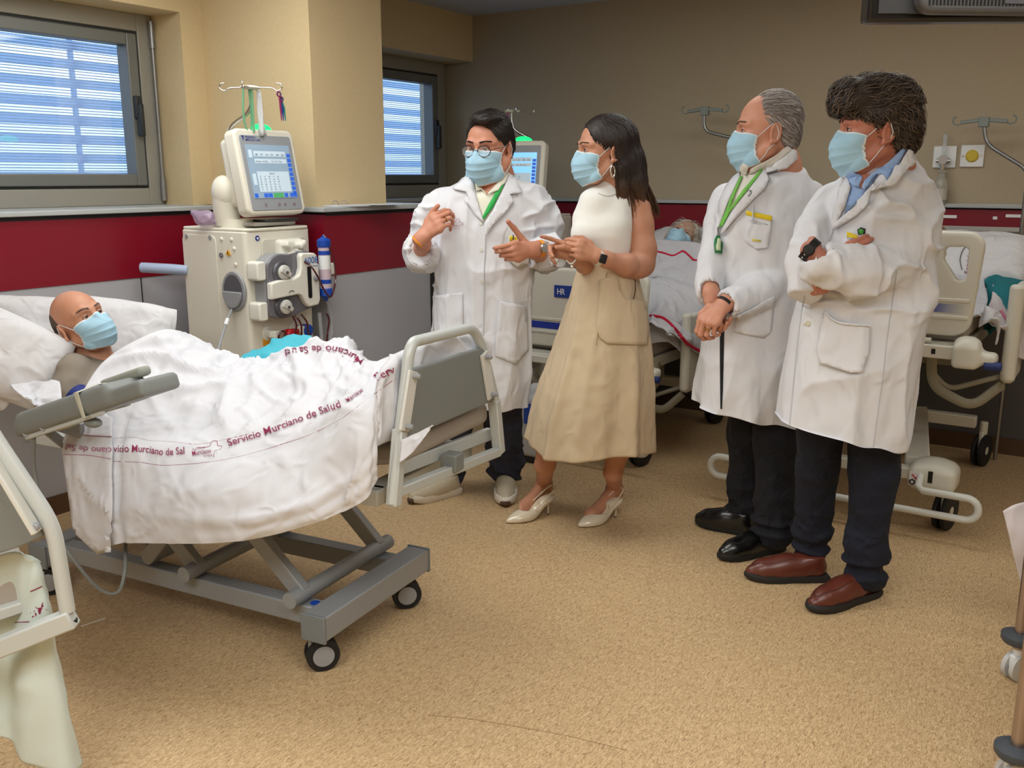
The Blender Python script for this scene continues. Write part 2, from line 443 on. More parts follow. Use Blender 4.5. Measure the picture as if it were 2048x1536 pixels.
    def mesh(s, disp=None):
        D = s.D; D = np.pad(D, 1, constant_values=1.0); n0, n1, n2 = D.shape; S = D < 0
        c = [S[a:n0-1+a, b:n1-1+b, e:n2-1+e] for a in (0, 1) for b in (0, 1) for e in (0, 1)]
        anyy = np.zeros_like(c[0]); ally = np.ones_like(c[0])
        for q in c: anyy |= q; ally &= q
        act = anyy & ~ally; I = np.argwhere(act)
        if len(I) == 0: return np.zeros((0, 3)), np.zeros((0, 4), int)
        idx = np.full(act.shape, -1, np.int64); idx[act] = np.arange(len(I))
        P = np.zeros((len(I), 3)); C = np.zeros(len(I))
        cor = [(a, b, e) for a in (0, 1) for b in (0, 1) for e in (0, 1)]
        V = {q: D[I[:, 0]+q[0], I[:, 1]+q[1], I[:, 2]+q[2]] for q in cor}
        for q in cor:
            for ax in range(3):
                if q[ax] == 0:
                    w = list(q); w[ax] = 1; w = tuple(w); a, b = V[q], V[w]; m = (a < 0) != (b < 0)
                    t = np.where(m, a/(a-b+1e-20), 0); pt = np.tile(np.array(q, float), (len(I), 1)); pt[:, ax] += t
                    P[m] += pt[m]; C[m] += 1
        P = (I+P/C[:, None]-1)*s.h+s.lo
        F = []
        for ax in range(3):
            o = [0, 0, 0]; o[ax] = 1
            A = S[:n0-o[0], :n1-o[1], :n2-o[2]]; B = S[o[0]:, o[1]:, o[2]:]; E = np.argwhere(A != B)
            fl = A[E[:, 0], E[:, 1], E[:, 2]]; u, v = (ax+1) % 3, (ax+2) % 3
            def id_(du, dv):
                q = E.copy(); q[:, u] -= du; q[:, v] -= dv; return idx[q[:, 0], q[:, 1], q[:, 2]]
            Q = np.stack([id_(0, 0), id_(1, 0), id_(1, 1), id_(0, 1)], 1); Q[~fl] = Q[~fl][:, ::-1]; F.append(Q)
        F = np.concatenate(F); F = F[(F >= 0).all(1)]
        return P, F
def relax(P, F, it=2, w=0.5):
    n = len(P)
    for _ in range(it):
        A = np.zeros((n, 3)); c = np.zeros(n)
        for a, b in ((0, 1), (1, 2), (2, 3), (3, 0)):
            for x, y in ((a, b), (b, a)):
                for k in range(3): A[:, k] += np.bincount(F[:, x], P[F[:, y], k], n)
                c += np.bincount(F[:, x], minlength=n)
        P = P+(A/np.maximum(c, 1)[:, None]-P)*w
    return P
def normals(P, F):
    a = P[F[:, 2]]-P[F[:, 0]]; b = P[F[:, 3]]-P[F[:, 1]]; N = np.cross(a, b); out = np.zeros_like(P)
    for j in range(4):
        for k in range(3): out[:, k] += np.bincount(F[:, j], N[:, k], len(P))
    return out/np.maximum(np.linalg.norm(out, axis=1), 1e-12)[:, None]
def joinm(parts):
    V = []; F = []; n = 0
    for v, f in parts: V.append(v); F.append(f+n); n += len(v)
    return np.concatenate(V), np.concatenate(F)
# ------------------------------------------------------------------ the room
def wall_mat(name, col, rough=0.85):
    m = mat(name, col, rough, bump=0.35, bscale=260, var=0.06, vscale=60); return m
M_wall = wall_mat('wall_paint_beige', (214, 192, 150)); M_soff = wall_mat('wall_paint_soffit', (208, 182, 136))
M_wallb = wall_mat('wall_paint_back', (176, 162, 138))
M_ceil = mat('ceiling_paint', (190, 194, 200), 0.9, bump=0.1, bscale=120)
M_red = mat('red_laminate', (126, 6, 32), 0.35, var=0.05, vscale=3)
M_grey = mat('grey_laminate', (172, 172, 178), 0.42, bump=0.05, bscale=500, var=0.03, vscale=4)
M_ledge = mat('ledge_grey', (176, 180, 180), 0.35); M_dark = mat('shadow_gap', (32, 32, 34), 0.8)
M_base = mat('brown_skirting', (86, 60, 38), 0.6)
M_alu = mat('window_aluminium', (158, 155, 146), 0.4, 0.25); M_alud = mat('window_gasket_dark', (40, 42, 44), 0.6)
M_glass = mat('window_glass', (255, 255, 255), 0.02)
def _thin(m, f=.07):
    nt = m.node_tree; N = nt.nodes; N.clear(); o = N.new('ShaderNodeOutputMaterial'); mx = N.new('ShaderNodeMixShader'); t = N.new('ShaderNodeBsdfTransparent'); g = N.new('ShaderNodeBsdfGlossy'); g.inputs['Roughness'].default_value = .03
    mx.inputs[0].default_value = f; nt.links.new(t.outputs[0], mx.inputs[1]); nt.links.new(g.outputs[0], mx.inputs[2]); nt.links.new(mx.outputs[0], o.inputs[0])
_thin(M_glass)

def floor_material():
    m = bpy.data.materials.new('floor_vinyl'); m.use_nodes = True; nt = m.node_tree; N = nt.nodes; L = nt.links; b = N['Principled BSDF']
    tc = N.new('ShaderNodeTexCoord'); mp = N.new('ShaderNodeMapping'); mp.inputs['Rotation'].default_value = (0, 0, 0)
    mp.inputs['Scale'].default_value = (230, 55, 1); L.new(tc.outputs['Object'], mp.inputs[0])
    n1 = N.new('ShaderNodeTexNoise'); n1.inputs['Scale'].default_value = 1; n1.inputs['Detail'].default_value = 4; n1.inputs['Roughness'].default_value = .6
    n1.inputs['Distortion'].default_value = 1.5
    L.new(mp.outputs[0], n1.inputs[0])
    r1 = N.new('ShaderNodeValToRGB'); e = r1.color_ramp.elements
    e[0].position = .30; e[0].color = (*lin((140, 108, 76)), 1); e[1].position = .52; e[1].color = (*lin((202, 172, 130)), 1)
    e2 = r1.color_ramp.elements.new(.72); e2.color = (*lin((230, 204, 164)), 1)
    L.new(n1.outputs[0], r1.inputs[0])
    mp2 = N.new('ShaderNodeMapping'); mp2.inputs['Rotation'].default_value = (0, 0, 0); mp2.inputs['Scale'].default_value = (190, 50, 1)
    L.new(tc.outputs['Object'], mp2.inputs[0])
    v = N.new('ShaderNodeTexNoise'); v.inputs['Scale'].default_value = 1.0; v.inputs['Detail'].default_value = 2; L.new(mp2.outputs[0], v.inputs[0])
    r2 = N.new('ShaderNodeValToRGB'); r2.color_ramp.elements[0].position = .66; r2.color_ramp.elements[1].position = .74
    L.new(v.outputs[0], r2.inputs[0])
    mx = N.new('ShaderNodeMix'); mx.data_type = 'RGBA'; mx.inputs[7].default_value = (*lin((128, 92, 58)), 1)
    L.new(r2.outputs[0], mx.inputs[0]); L.new(r1.outputs[0], mx.inputs[6]); 
    L.new(mx.outputs[2], b.inputs['Base Color']); b.inputs['Roughness'].default_value = 0.42; b.inputs['Specular IOR Level'].default_value = .35
    bp = N.new('ShaderNodeBump'); bp.inputs['Strength'].default_value = .12; bp.inputs['Distance'].default_value = .001
    L.new(n1.outputs[0], bp.inputs['Height']); L.new(bp.outputs[0], b.inputs['Normal'])
    return m
LX = -4.11      # window wall, upper part
LOW = -3.95     # its lower cladding
WX = -4.36      # window plane
BY = 5.70       # back wall
PX_, PLX = -3.35, -3.25      # pillar face above / below the ledge
PY0, PY1 = 3.34, 3.85
LEDGE = 1.357; REDB = 1.03
X1, Y0 = 3.2, -2.6
def st(name, b, m, parent=None, **k):
    o = b.build(name, m, parent, **k)
    if parent is None: o['kind'] = 'structure'
    return o
st('floor', MB().bx(-4.6, X1+.1, Y0-.1, BY+.1, -.08, 0), floor_material(), smooth=False)
st('ceiling', MB().bx(-4.6, X1+.1, Y0-.1, BY+.1, CEIL, CEIL+.1), M_ceil, smooth=False)
# left wall: solid pieces round the two window niches
NZ = 2.30
b = MB(); b.bx(-4.6, LOW, Y0, PY0-.06, 0.10, LEDGE-.03); b.bx(-4.6, -4.42, Y0, BY, 0, LEDGE-.03)
w = MB(); w.bx(-4.6, LX, Y0, 1.0, LEDGE, CEIL)                      # left of window 1
w.bx(-4.6, LX, 1.0, BY, NZ, CEIL)                                  # beam above the niches
w.bx(-4.6, LX, 3.21, PY0+.02, LEDGE, NZ)                           # between niche 1 and pillar
w.bx(-4.6, PX_, PY0, PY1, LEDGE-.03, CEIL)                         # pillar
st('wall_left', w, M_wall, smooth=False)
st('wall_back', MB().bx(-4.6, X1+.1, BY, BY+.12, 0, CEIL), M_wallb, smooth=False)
st('wall_right', MB().bx(X1, X1+.1, Y0, BY, 0, CEIL), M_wall, smooth=False)
st('wall_front', MB().bx(-4.6, X1+.1, Y0-.1, Y0, 0, CEIL), M_wall, smooth=False)
# lower cladding
lw = MB(); lw.bx(-4.6, LOW, Y0, PY0, 0.0, REDB); lw.bx(-4.6, PLX, PY0-.06, 4.1, 0.0, REDB); lw.bx(-4.6, LX, 4.1, BY, 0.0, REDB)
st('trim_1', lw, M_grey, smooth=False)
rw = MB(); rw.bx(-4.6, LOW+.004, Y0, PY0, REDB, LEDGE-.035); rw.bx(-4.6, PLX+.004, PY0-.064, 4.1, REDB, LEDGE-.035); rw.bx(-4.6, LX+.004, 4.1, BY, REDB, LEDGE-.035)
st('trim_2', rw, M_red, smooth=False)
gp = MB(); gp.bx(-4.6, LOW+.006, Y0, PY0, LEDGE-.04, LEDGE-.022); gp.bx(-4.6, PLX+.006, PY0-.05, 4.1, LEDGE-.04, LEDGE-.022)
gp.bx(-4.4, X1, BY-.02, BY, LEDGE-.045, LEDGE-.022)
gp.bx(PLX-.01, PLX+.012, 4.085, 4.125, 0, LEDGE-.03)
for y in (0.35, 1.55, 2.75): gp.bx(LOW-.01, LOW+.0052, y-.0015, y+.0015, 0.09, REDB)
st('trim_3', gp, M_dark, smooth=False)
lg = MB(); lg.bx(-4.5, LOW+.03, Y0, PY0-.02, LEDGE-.022, LEDGE); lg.bx(-4.5, PLX+.03, PY0-.09, 4.14, LEDGE-.022, LEDGE)
lg.bx(-4.5, LX+.05, 4.1, BY, LEDGE-.022, LEDGE); lg.bx(LX, X1, BY-.06, BY, LEDGE-.022, LEDGE)
st('trim_4', lg, M_ledge, smooth=False, bevel=.004)
# back wall cladding
bw = MB(); bw.bx(-4.4, X1, BY-.035, BY, REDB-.3, LEDGE-.03); st('trim_5', bw, M_red, smooth=False)
bg_ = MB(); bg_.bx(-4.4, X1, BY-.04, BY, 0, REDB-.3); st('trim_6', bg_, mat('back_panel_dark_grey', (84, 82, 84), .5), smooth=False)  # lower back cladding, set to a darker grey than the left wall
bb = MB(); bb.bx(LOW-.01, LOW+.012, Y0, PY0-.06, 0, .09); st('baseboard_left', bb, M_base, smooth=False)
bb = MB(); bb.bx(-4.1, X1, BY-.055, BY-.03, 0, .09); st('baseboard_back', bb, M_base, smooth=False)

# windows
M_slat = mat('blind_slat', (200, 216, 236), 0.5); M_louv = mat('louvre_blue_grey', (120, 146, 190), 0.6)
def _transl(m, f=.5):
    nt = m.node_tree; N = nt.nodes; b = N['Principled BSDF']; o = N['Material Output']; t = N.new('ShaderNodeBsdfTranslucent'); t.inputs[0].default_value = (.62, .74, .9, 1); mx = N.new('ShaderNodeMixShader'); mx.inputs[0].default_value = f
    nt.links.new(b.outputs[0], mx.inputs[1]); nt.links.new(t.outputs[0], mx.inputs[2]); nt.links.new(mx.outputs[0], o.inputs[0])
_transl(M_slat); _transl(M_louv, .75)
def window(n, y0, y1, handle_y, hinge_y=None):
    t = empty('window_%d' % n, loc=(0, 0, 0)); t['kind'] = 'structure'
    z0, z1 = LEDGE, NZ; X = WX
    def frame(b, a0, a1, c0, c1, w, xa, xb):
        b.bx(xa, xb, a0, a0+w, c0, c1); b.bx(xa, xb, a1-w, a1, c0, c1); b.bx(xa, xb, a0+w, a1-w, c0, c0+w); b.bx(xa, xb, a0+w, a1-w, c1-w, c1)
    f = MB(); frame(f, y0, y1, z0, z1, .085, X-.06, X+.03); f.build('window_frame', M_alu, t, smooth=False, bevel=.004)
    g = MB(); frame(g, y0+.083, y1-.083, z0+.083, z1-.083, .018, X-.05, X+.022); g.build('gasket', M_alud, t, smooth=False)
    s = MB(); frame(s, y0+.098, y1-.098, z0+.098, z1-.098, .058, X-.05, X+.038); s.build('sash', mat('sash_aluminium', (120, 122, 120), .4, .3), t, smooth=False, bevel=.006)
    p = MB(); p.bx(X-.045, X-.04, y0+.15, y1-.15, z0+.15, z1-.15); p.build('pane', M_glass, t, smooth=False)
    h = MB(); h.bx(X+.038, X+.062, handle_y-.018, handle_y+.018, 1.79, 1.90); h.bx(X+.05, X+.085, handle_y-.012, handle_y+.012, 1.70, 1.86)
    h.build('window_handle', M_alud, t, bevel=.006)
    if hinge_y is not None:
        q = MB(); q.cyl((X+.045, hinge_y, z0+.02), (X+.045, hinge_y, z0+.14), .014); q.cyl((X+.045, hinge_y, z1-.16), (X+.045, hinge_y, z1-.03), .014)
        q.cyl((X+.045, hinge_y, z0+.14), (X+.045, hinge_y, z1-.16), .009); q.build('hinge', mat('hinge_steel', (150, 150, 150), .35, .7), t)
    bl = MB(); k = 0; z = z0+.158
    while z < z1-.155:
        bl.box((X-.075, (y0+y1)/2, z), (.0115, y1-y0-.27, .0010), (0, math.radians(24), 0)); z += .0132
    o = bl.build('venetian_blind', M_slat, None, smooth=False)
    tag(o, 'closed venetian blind of thin pale blue slats behind the %s' % ('large window left of the pillar' if n == 1 else 'narrow window behind the pillar'), 'blind')
    lv = MB(); z = 0.9
    while z < 3.0:
        lv.box((X-.62, (y0+y1)/2+(-.3 if n == 1 else .80), z), (.012, y1-y0+(2.2 if n == 1 else .3), .050), (0, math.radians(12), 0)); z += .100
    for yy in (np.arange(y0-1.9, y1+.9, .62) if n == 1 else (y0+1.4,)): lv.bx(X-.66, X-.64, yy-.012, yy+.012, .8, 3.1)
    o = lv.build('exterior_louvre', M_louv, None, smooth=False)
    tag(o, 'blue grey sun louvre boards outside the %s' % ('large window left of the pillar' if n == 1 else 'narrow window behind the pillar'), 'louvre')
window(1, 1.35, 3.20, 3.20-.13, 3.20-.012)
window(2, 3.95, 5.66, 5.66-.13)
fp = MB(); fp.bx(-4.45, -4.30, PY1-.02, 3.96, LEDGE-.02, NZ); fp.bx(-4.45, WX-.02, 5.655, BY, LEDGE, NZ)
st('trim_7', fp, M_wall, smooth=False)
# ceiling lamps (fixtures)
for i, (x, y, sx, sy, w_) in enumerate(LAMPS):
    t = empty('ceiling_light', loc=(x, y, CEIL), label='recessed ceiling light panel over the %s' % ['foot of the near bed', 'open floor at right', 'spot behind the viewer', 'right side of the room', 'woman and the far bed', 'bed at the right end of the back wall'][i], cat='ceiling light', group='ceiling light panels')
    b = MB()
    for q in ((-sx/2-.03, -sx/2, -sy/2-.03, sy/2+.03), (sx/2, sx/2+.03, -sy/2-.03, sy/2+.03), (-sx/2, sx/2, -sy/2-.03, -sy/2), (-sx/2, sx/2, sy/2, sy/2+.03)): b.bx(*q, -.025, -.001)
    b.build('frame', mat('lamp_frame_white', (230, 230, 230), .5), t, smooth=False)
    MB().bx(-sx/2, sx/2, -sy/2, sy/2, -.012, -.002).build('diffuser', mat('lamp_diffuser', (250, 250, 250), .6, emit=(255, 250, 240), estr=2.0), t, smooth=False)
M_black = mat('black_plastic', (16, 16, 18), .4); M_steel = mat('watch_steel', (190, 190, 190), .25, .9); M_lab = mat('label_white', (236, 238, 240), .6)
M_bluecap = mat('cap_blue', (20, 70, 170), .35)
# ------------------------------------------------------------------ dialysis machines
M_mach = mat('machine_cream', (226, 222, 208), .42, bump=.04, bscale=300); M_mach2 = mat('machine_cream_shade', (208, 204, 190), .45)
M_grayp = mat('plastic_mid_grey', (150, 152, 156), .4); M_dgray = mat('plastic_dark_grey', (84, 84, 90), .35)
M_chrome = mat('chrome', (200, 200, 200), .18, 1.0); M_blood = mat('blood_tube', (70, 10, 20), .15, coat=.6)
M_smoke = mat('smoked_clear', (150, 148, 156), .12, alpha=.55, coat=.5); M_bluecap = mat('cap_blue', (20, 70, 170), .35)
M_clear = mat('clear_plastic', (220, 226, 232), .1, alpha=.35, coat=.4); M_screenb = mat('screen_bezel', (150, 154, 160), .4)
M_lblue = mat('handle_light_blue', (168, 184, 214), .35)
M_txt = mat('print_blue', (30, 50, 130), .6)
def dialysis(fr, label, full=True, screen=(140, 162, 182), sstr=.32, group='dialysis machines'):
    t = empty('dialysis_machine', fr, label, 'dialysis machine', group)
    # local: x along the front, y into the machine, front face y = 0
    W_, Dp, H = .40, .43, 1.262
    SL = .00
    prof = lambda z: 0.0
    b = MB(); b.prism(rrect(0, W_, 0, Dp, .022), .16, H, lambda a, c, d: Vector((a*(1+.0*d), c, d))); b.build('cabinet', M_mach, t, bevel=.006)
    b = MB(); b.prism(rrect(.004, W_-.004, -.006, Dp+.004, .03), H, H+.014, lambda a, c, d: Vector((a, c, d))); b.build('top_cover', M_mach, t, bevel=.005)
    b = MB(); b.bx(-.02, W_+.02, -.05, Dp+.05, .07, .17); b.build('base', M_mach2, t, bevel=.03, bseg=3)
    for sx in (.02, W_-.02):
        for sy in (-.01, Dp):
            c = MB(); c.cyl((sx-.015, sy, .045), (sx+.015, sy, .045), .045, 20); c.bx(sx-.02, sx+.02, sy-.02, sy+.02, .05, .09); c.build('caster', M_dgray, t)
    # left side panel
    b = MB(); o = rrect(.188, .418, .20, H-.02, .03); b.prism(o, -.004, .0, lambda a, c, d: Vector((d, a, c))); sp = b.build('side_panel', M_mach, t, bevel=.003)
    for (yy, zz) in ((.385, H-.03), (.222, H-.03), (.16, .56)):
        s = MB(); s.cyl((-.008, yy, zz), (-.003, yy, zz), .010, 12); s.build('screw', M_grayp, sp)
    for (yy, zz) in ((.15, H-.035), (.085, H-.035), (.07, H-.075), (.068, H-.145)):
        s = MB(); s.ell((-.001, yy, zz), (.006, .010, .010), 12); s.build('plug', M_mach, t)
    # oval recess with lid
    R = [(.068*math.cos(a), .084*math.sin(a)) for a in np.linspace(0, 2*math.pi, 33)[:-1]]
    b = MB(); b.prism([(.082+x*1.12, .997+z*1.08) for x, z in R], -.012, .001, lambda a, c, d: Vector((d, a, c))); rc_ = b.build('recess_ring', M_grayp, t, bevel=.004)
    b = MB(); b.prism([(.082+x*.88, .997+z*.90) for x, z in R], -.0145, -.011, lambda a, c, d: Vector((d, a, c))); b.build('recess', M_dgray, rc_)
    lower = [(.082+x*.9, .997+z*.9) for x, z in R if z <= .015]+[]
    b = MB(); b.prism(lower, -.026, -.013, lambda a, c, d: Vector((d, a, c))); b.build('lid', M_grayp, rc_, bevel=.004)
    # warning sticker
    b = MB(); b.prism([(.107, 1.183), (.090, 1.158), (.124, 1.158)], -.007, -.0042, lambda a, c, d: Vector((d, a, c))); wsn = b.build('warning_sticker', mat('warning_yellow', (226, 160, 30), .5), t, smooth=False)
    b = MB(); b.bx(-.0085, -.0068, .1055, .1085, 1.162, 1.174); b.build('warning_mark', M_black, wsn, smooth=False)
    b = MB(); b.torus((-.006, .155, 1.155), .009, .003, Matrix.Rotation(math.pi/2, 3, 'Y'), 16, 6); b.build('port', M_dgray, t)
    # side handle
    b = MB(); b.tube([(-.0, .40, 1.075), (-.04, .45, 1.08), (-.10, .60, 1.085)], [.022, .024, .024], 16); b.build('push_handle', M_lblue, t)
    # monitor: neck, arm, body
    b = MB(); b.tube([(.10, .16, H+.0), (.10, .16, H+.05)], [.085, .08], 24); b.tube(crv([(.07, .18, H+.03), (.06, .18, H+.10), (.055, .17, H+.17)], 4), .058, 16); b.build('monitor_neck', M_mach, t)
    b = MB(); b.ell((.045, .17, H+.17), (.05, .06, .075), 20); b.build('monitor_hinge', M_mach, t)
    mz0, mz1 = 1.325, 1.705; tilt = Matrix.Rotation(math.radians(-11), 3, 'X')
    mc = Vector((.185, .045, (mz0+mz1)/2))
    mk_ = lambda a, c, d: mc+tilt@Vector((a, d, c))
    mo = empty('monitor'); mo.parent = t
    outline = [(x*(1+.06*(1-(z/.19)**2)), z) for x, z in rrect(-.172, .172, -.19, .19, .03)]
    b = MB(); b.prism(outline, -.035, .035, mk_); b.build('housing', M_mach, mo, bevel=.012, bseg=3)
    b = MB(); b.prism([(x*.82, z*.80+.015) for x, z in outline], .03, .11, mk_); b.build('rear_shell', M_mach, mo, bevel=.02, bseg=3)
    b = MB(); b.prism(rrect(-.150, .150, -.172, .160, .012), -.0385, -.034, mk_); b.build('screen_bezel', M_screenb, mo, bevel=.002)
    b = MB(); b.prism(rrect(-.128, .128, -.118, .118, .004), -.041, -.0375, mk_); b.build('screen', mat('screen_glow_%d' % screen[2], screen, .25, emit=screen, estr=sstr), mo, smooth=False)
    P = lambda x, z, d=-.0425: mk_(x, z, d)
    def rect(b, x0, x1, z0, z1, d=-.0420): b.add([P(x0, z0, d), P(x1, z0, d), P(x1, z1, d), P(x0, z1, d)], [(0, 1, 2, 3)])
    bl = MB()
    for k in range(9): rect(bl, .104, .126, .078-.021*k-.014, .078-.021*k+.002)
    for x0, x1 in ((-.126, -.106), (-.072, -.048), (-.046, -.022), (.050, .070), (.084, .104), (.106, .126)): rect(bl, x0, x1, -.115, -.097)
    bl.build('screen_buttons', mat('screen_blue', (40, 90, 190), .4, emit=(40, 90, 200), estr=.5), mo, smooth=False)
    gb = MB(); rect(gb, -.016, .044, -.116, -.096); gb.build('screen_green_button', mat('screen_green', (70, 150, 90), .4, emit=(70, 160, 90), estr=.5), mo, smooth=False)
    pn = MB(); rect(pn, -.09, .098, .066, .090); rect(pn, -.09, .098, .036, .056); rect(pn, -.118, -.098, .060, .095); rect(pn, -.118, -.098, -.06, -.01); rect(pn, -.09, .098, -.09, .000, -.0418); pn.build('screen_fields', mat('screen_pale', (196, 214, 226), .4, emit=(176, 196, 210), estr=.3), mo, smooth=False)
    tx = MB()
    for k in range(6): text_flat(tx, '%d' % (180+17*k), lambda x, z, k=k: P(-.085+.031*k+x, .070+z, -.0432), .012)
    text_flat(tx, 'Venous  mmHg', lambda x, z: P(-.085+x, .041+z, -.0432), .011); text_flat(tx, 'Art  UF  Time', lambda x, z: P(.005+x, .041+z, -.0432), .011)
    text_flat(tx, 'Sistema', lambda x, z: P(-.02+x, -.012+z, -.0432), .010)
    for c in range(5):
        for r_ in range(6): text_flat(tx, str((c*37+r_*13) % 90+10), lambda x, z, c=c, r_=r_: P(-.08+.026*c+x, -.026-.0115*r_+z, -.0432), .009)
    tx.build('screen_text', mat('screen_ink', (60, 76, 96), .6), mo, smooth=False)
    lo_ = MB(); text_flat(lo_, 'FRESENIUS', lambda x, z: P(-.118+x, .146+z, -.0398), .0125, bold=.012); text_flat(lo_, 'MEDICAL CARE', lambda x, z: P(-.118+x, .134+z, -.0398), .0125, bold=.012)
    lo_.add([P(-.138, .156, -.0398), P(-.122, .156, -.0398), P(-.126, .149, -.0398), P(-.134, .149, -.0398)], [(0, 3, 2, 1)]); lo_.add([P(-.1335, .147, -.0398), P(-.1265, .147, -.0398), P(-.130, .132, -.0398)], [(0, 2, 1)])
    lo_.build('logo', M_txt, mo, smooth=False)
    ic = MB()
    for x in (-.07, .01, .045, .10): ic.torus(P(x, -.148, -.0395), .006, .0013, tilt@Matrix.Rotation(math.pi/2, 3, 'X'), 12, 5)
    ic.build('icons', mat('icon_red_grey', (130, 90, 100), .5), mo)
    b = MB(); b.ell(mk_(.02, .192, .0), (.058, .03, .030), 24); b.build('alarm_light', mat('alarm_green', (40, 230, 130), .4, emit=(20, 240, 120), estr=1.3), t)
    # infusion pole
    pz = H+.62; pb = Vector((.07, .145, H)) if full else Vector((.24, .16, H))
    pt = Vector((.13, .05, pz)) if full else Vector((.10, .16, pz))
    b = MB(); b.tube(fillet([pb, pb+Vector((0, 0, .45)), pt+Vector((0, 0, -.10)), pt], .05), .009, 12); po = b.build('infusion_pole', M_chrome, t)
    b = MB(); b.ell(pt+Vector((0, 0, .0)), (.055, .030, .010), 20); b.build('pole_hub', M_mach, po)
    for k in range(4):
        a = k*math.pi/2-math.radians(57); d = Vector((math.cos(a), math.sin(a), 0)); e = Vector((-d.y, d.x, 0))
        pts = [pt+d*.03, pt+d*.09+Vector((0, 0, -.002)), pt+d*.115+Vector((0, 0, -.014)), pt+d*.135+Vector((0, 0, -.004)), pt+d*.133+Vector((0, 0, .014)), pt+d*.115+Vector((0, 0, .018))]
        h = MB(); h.tube(crv(pts, 5), .003, 8); h.build('hook', M_chrome, po)
    if not full:
        return t
    # front: clamp block
    b = MB(); b.prism(rrect(.09, .36, H-.145, H-.035, .02), -.010, .001, lambda a, c, d: Vector((a, d, c))); b.build('clamp_recess', M_mach2, t, bevel=.004)
    S = SDF((.16, -.11, H-.20), (.40, .02, H-.03), .004)
    S.box((.285, -.02, H-.11), (.18, .05, .10), r=.02, k=.01); S.box((.23, -.055, H-.085), (.05, .05, .03), np.array(Matrix.Rotation(.4, 3, 'Y')), .008, .008)
    S.box((.24, -.055, H-.13), (.06, .05, .028), np.array(Matrix.Rotation(-.3, 3, 'Y')), .008, .008); S.box((.33, -.055, H-.085), (.05, .045, .025), np.array(Matrix.Rotation(-.5, 3, 'Y')), .008, .008); S.box((.33, -.05, H-.13), (.05, .045, .025), np.array(Matrix.Rotation(.3, 3, 'Y')), .008, .008)
    S.box((.283, -.06, H-.107), (.06, .04, .012), r=.004, k=.004, sub=True); P_, F_ = S.mesh(); mk('clamp_block', relax(P_, F_, 1, .4)*np.array((.85, 1, 1))+np.array((0, 0, .02)), F_, mat('ivory_plastic', (232, 230, 220), .35), t, angle=0)
    # badge
    b = MB(); b.lathe([(.012, 0), (.012, .003), (.0001, .003)], (.072, 0, H-.03), 20, Matrix.Rotation(math.pi/2, 3, 'X')); bd = b.build('round_badge', M_txt, t)
    b = MB(); b.add([Vector((.064, -.0035, H-.026)), Vector((.080, -.0035, H-.026)), Vector((.072, -.0035, H-.038))], [(0, 2, 1)]); b.build('badge_mark', mat('label_white', (236, 238, 240), .6), bd, smooth=False)
    # pump module
    mz = .915
    out = [(.045, -.13), (.045, .10), (.07, .155), (.13, .185), (.20, .18), (.27, .19), (.36, .185), (.395, .16), (.405, .10), (.41, -.06), (.405, -.115), (.375, -.135), (.30, -.15), (.24, -.165), (.17, -.175), (.10, -.17), (.065, -.155)]
    out = [(p.x, p.y) for p in crv([(a, c, 0) for a, c in out], 4, closed=True)]
    pm = empty('pump_module'); pm.parent = t; pm.location = (.005, 0, 1.012-.915*.82); pm.scale = (.83, 1, .82)
    b = MB(); b.prism(out, -.07, .0, lambda a, c, d: Vector((a, d, mz+c))); b.build('pump_case', M_grayp, pm, bevel=.012, bseg=3)
    b = MB(); b.prism([(.21+(a-.21)*.985, c*.985) for a, c in out], -.082, -.069, lambda a, c, d: Vector((a, d, mz+c))); b.build('smoked_cover', mat('smoke_solid', (112, 110, 118), .18, coat=.5), pm, bevel=.008, bseg=3)
    for zc in (.085, -.105):
        r_ = MB(); r_.lathe([(.062, 0), (.062, .006), (.055, .014), (.0001, .016)], (.145, -.080, mz+zc), 28, Matrix.Rotation(math.pi/2, 3, 'X')); ro = r_.build('rotor_dish', M_dgray, pm)
        r_ = MB(); r_.lathe([(.040, .016), (.040, .03), (.03, .034), (.0001, .034)], (.145, -.080, mz+zc), 28, Matrix.Rotation(math.pi/2, 3, 'X')); r_.box((.145, -.112, mz+zc), (.075, .018, .026), (0, .5, 0)); r_.build('rotor', mat('rotor_ivory', (206, 204, 198), .35), ro, bevel=.003)
        r_ = MB(); r_.cyl((.145, -.12, mz+zc), (.145, -.126, mz+zc), .008, 12); r_.build('rotor_hub', M_dgray, ro)
    band_ = [(.038, -.055), (.038, .035), (.10, .045), (.20, .045), (.245, .06), (.262, .10), (.262, .165), (.275, .182), (.37, .176), (.388, .16), (.398, .05), (.400, -.09), (.385, -.12), (.31, -.125), (.285, -.10), (.26, -.055), (.235, -.045), (.13, -.05)]
    b = MB(); b.prism(band_, -.112, -.080, lambda a, c, d: Vector((a, d, mz+c))); b.build('front_panel', mat('ivory_plastic', ()), pm, bevel=.008, bseg=3)
    for zc in (.105, -.115):
        b = MB(); b.prism(rrect(-.012, .05, zc-.058, zc+.045, .016), -.075, -.005, lambda a, c, d: Vector((a, d, mz+c))); b.build('side_bracket', mat('ivory_plastic', ()), pm, bevel=.008)
    b = MB(); b.prism(rrect(.305, .333, -.075, .105, .012), -.1145, -.1115, lambda a, c, d: Vector((a, d, mz+c))); b.build('slot', M_black, pm)
    b = MB(); b.lathe([(.018, 0), (.018, .008), (.013, .012), (.0001, .012)], (.368, -.112, mz+.035), 20, Matrix.Rotation(math.pi/2, 3, 'X')); b.build('knob', M_grayp, pm, angle=.8)
    tx = MB(); text_flat(tx, '6008', lambda x, z: Vector((.285+x, -.1135, mz+.120+z)), .052, bold=.006); tx.build('model_lettering', mat('print_sky_blue', (20, 100, 180), .5), pm, smooth=False)
    ln = MB(); ln.bx(.335, .39, -.1135, -.112, mz+.103, mz+.1055); ln.build('underline', mat('print_sky_blue', ()), pm, smooth=False)
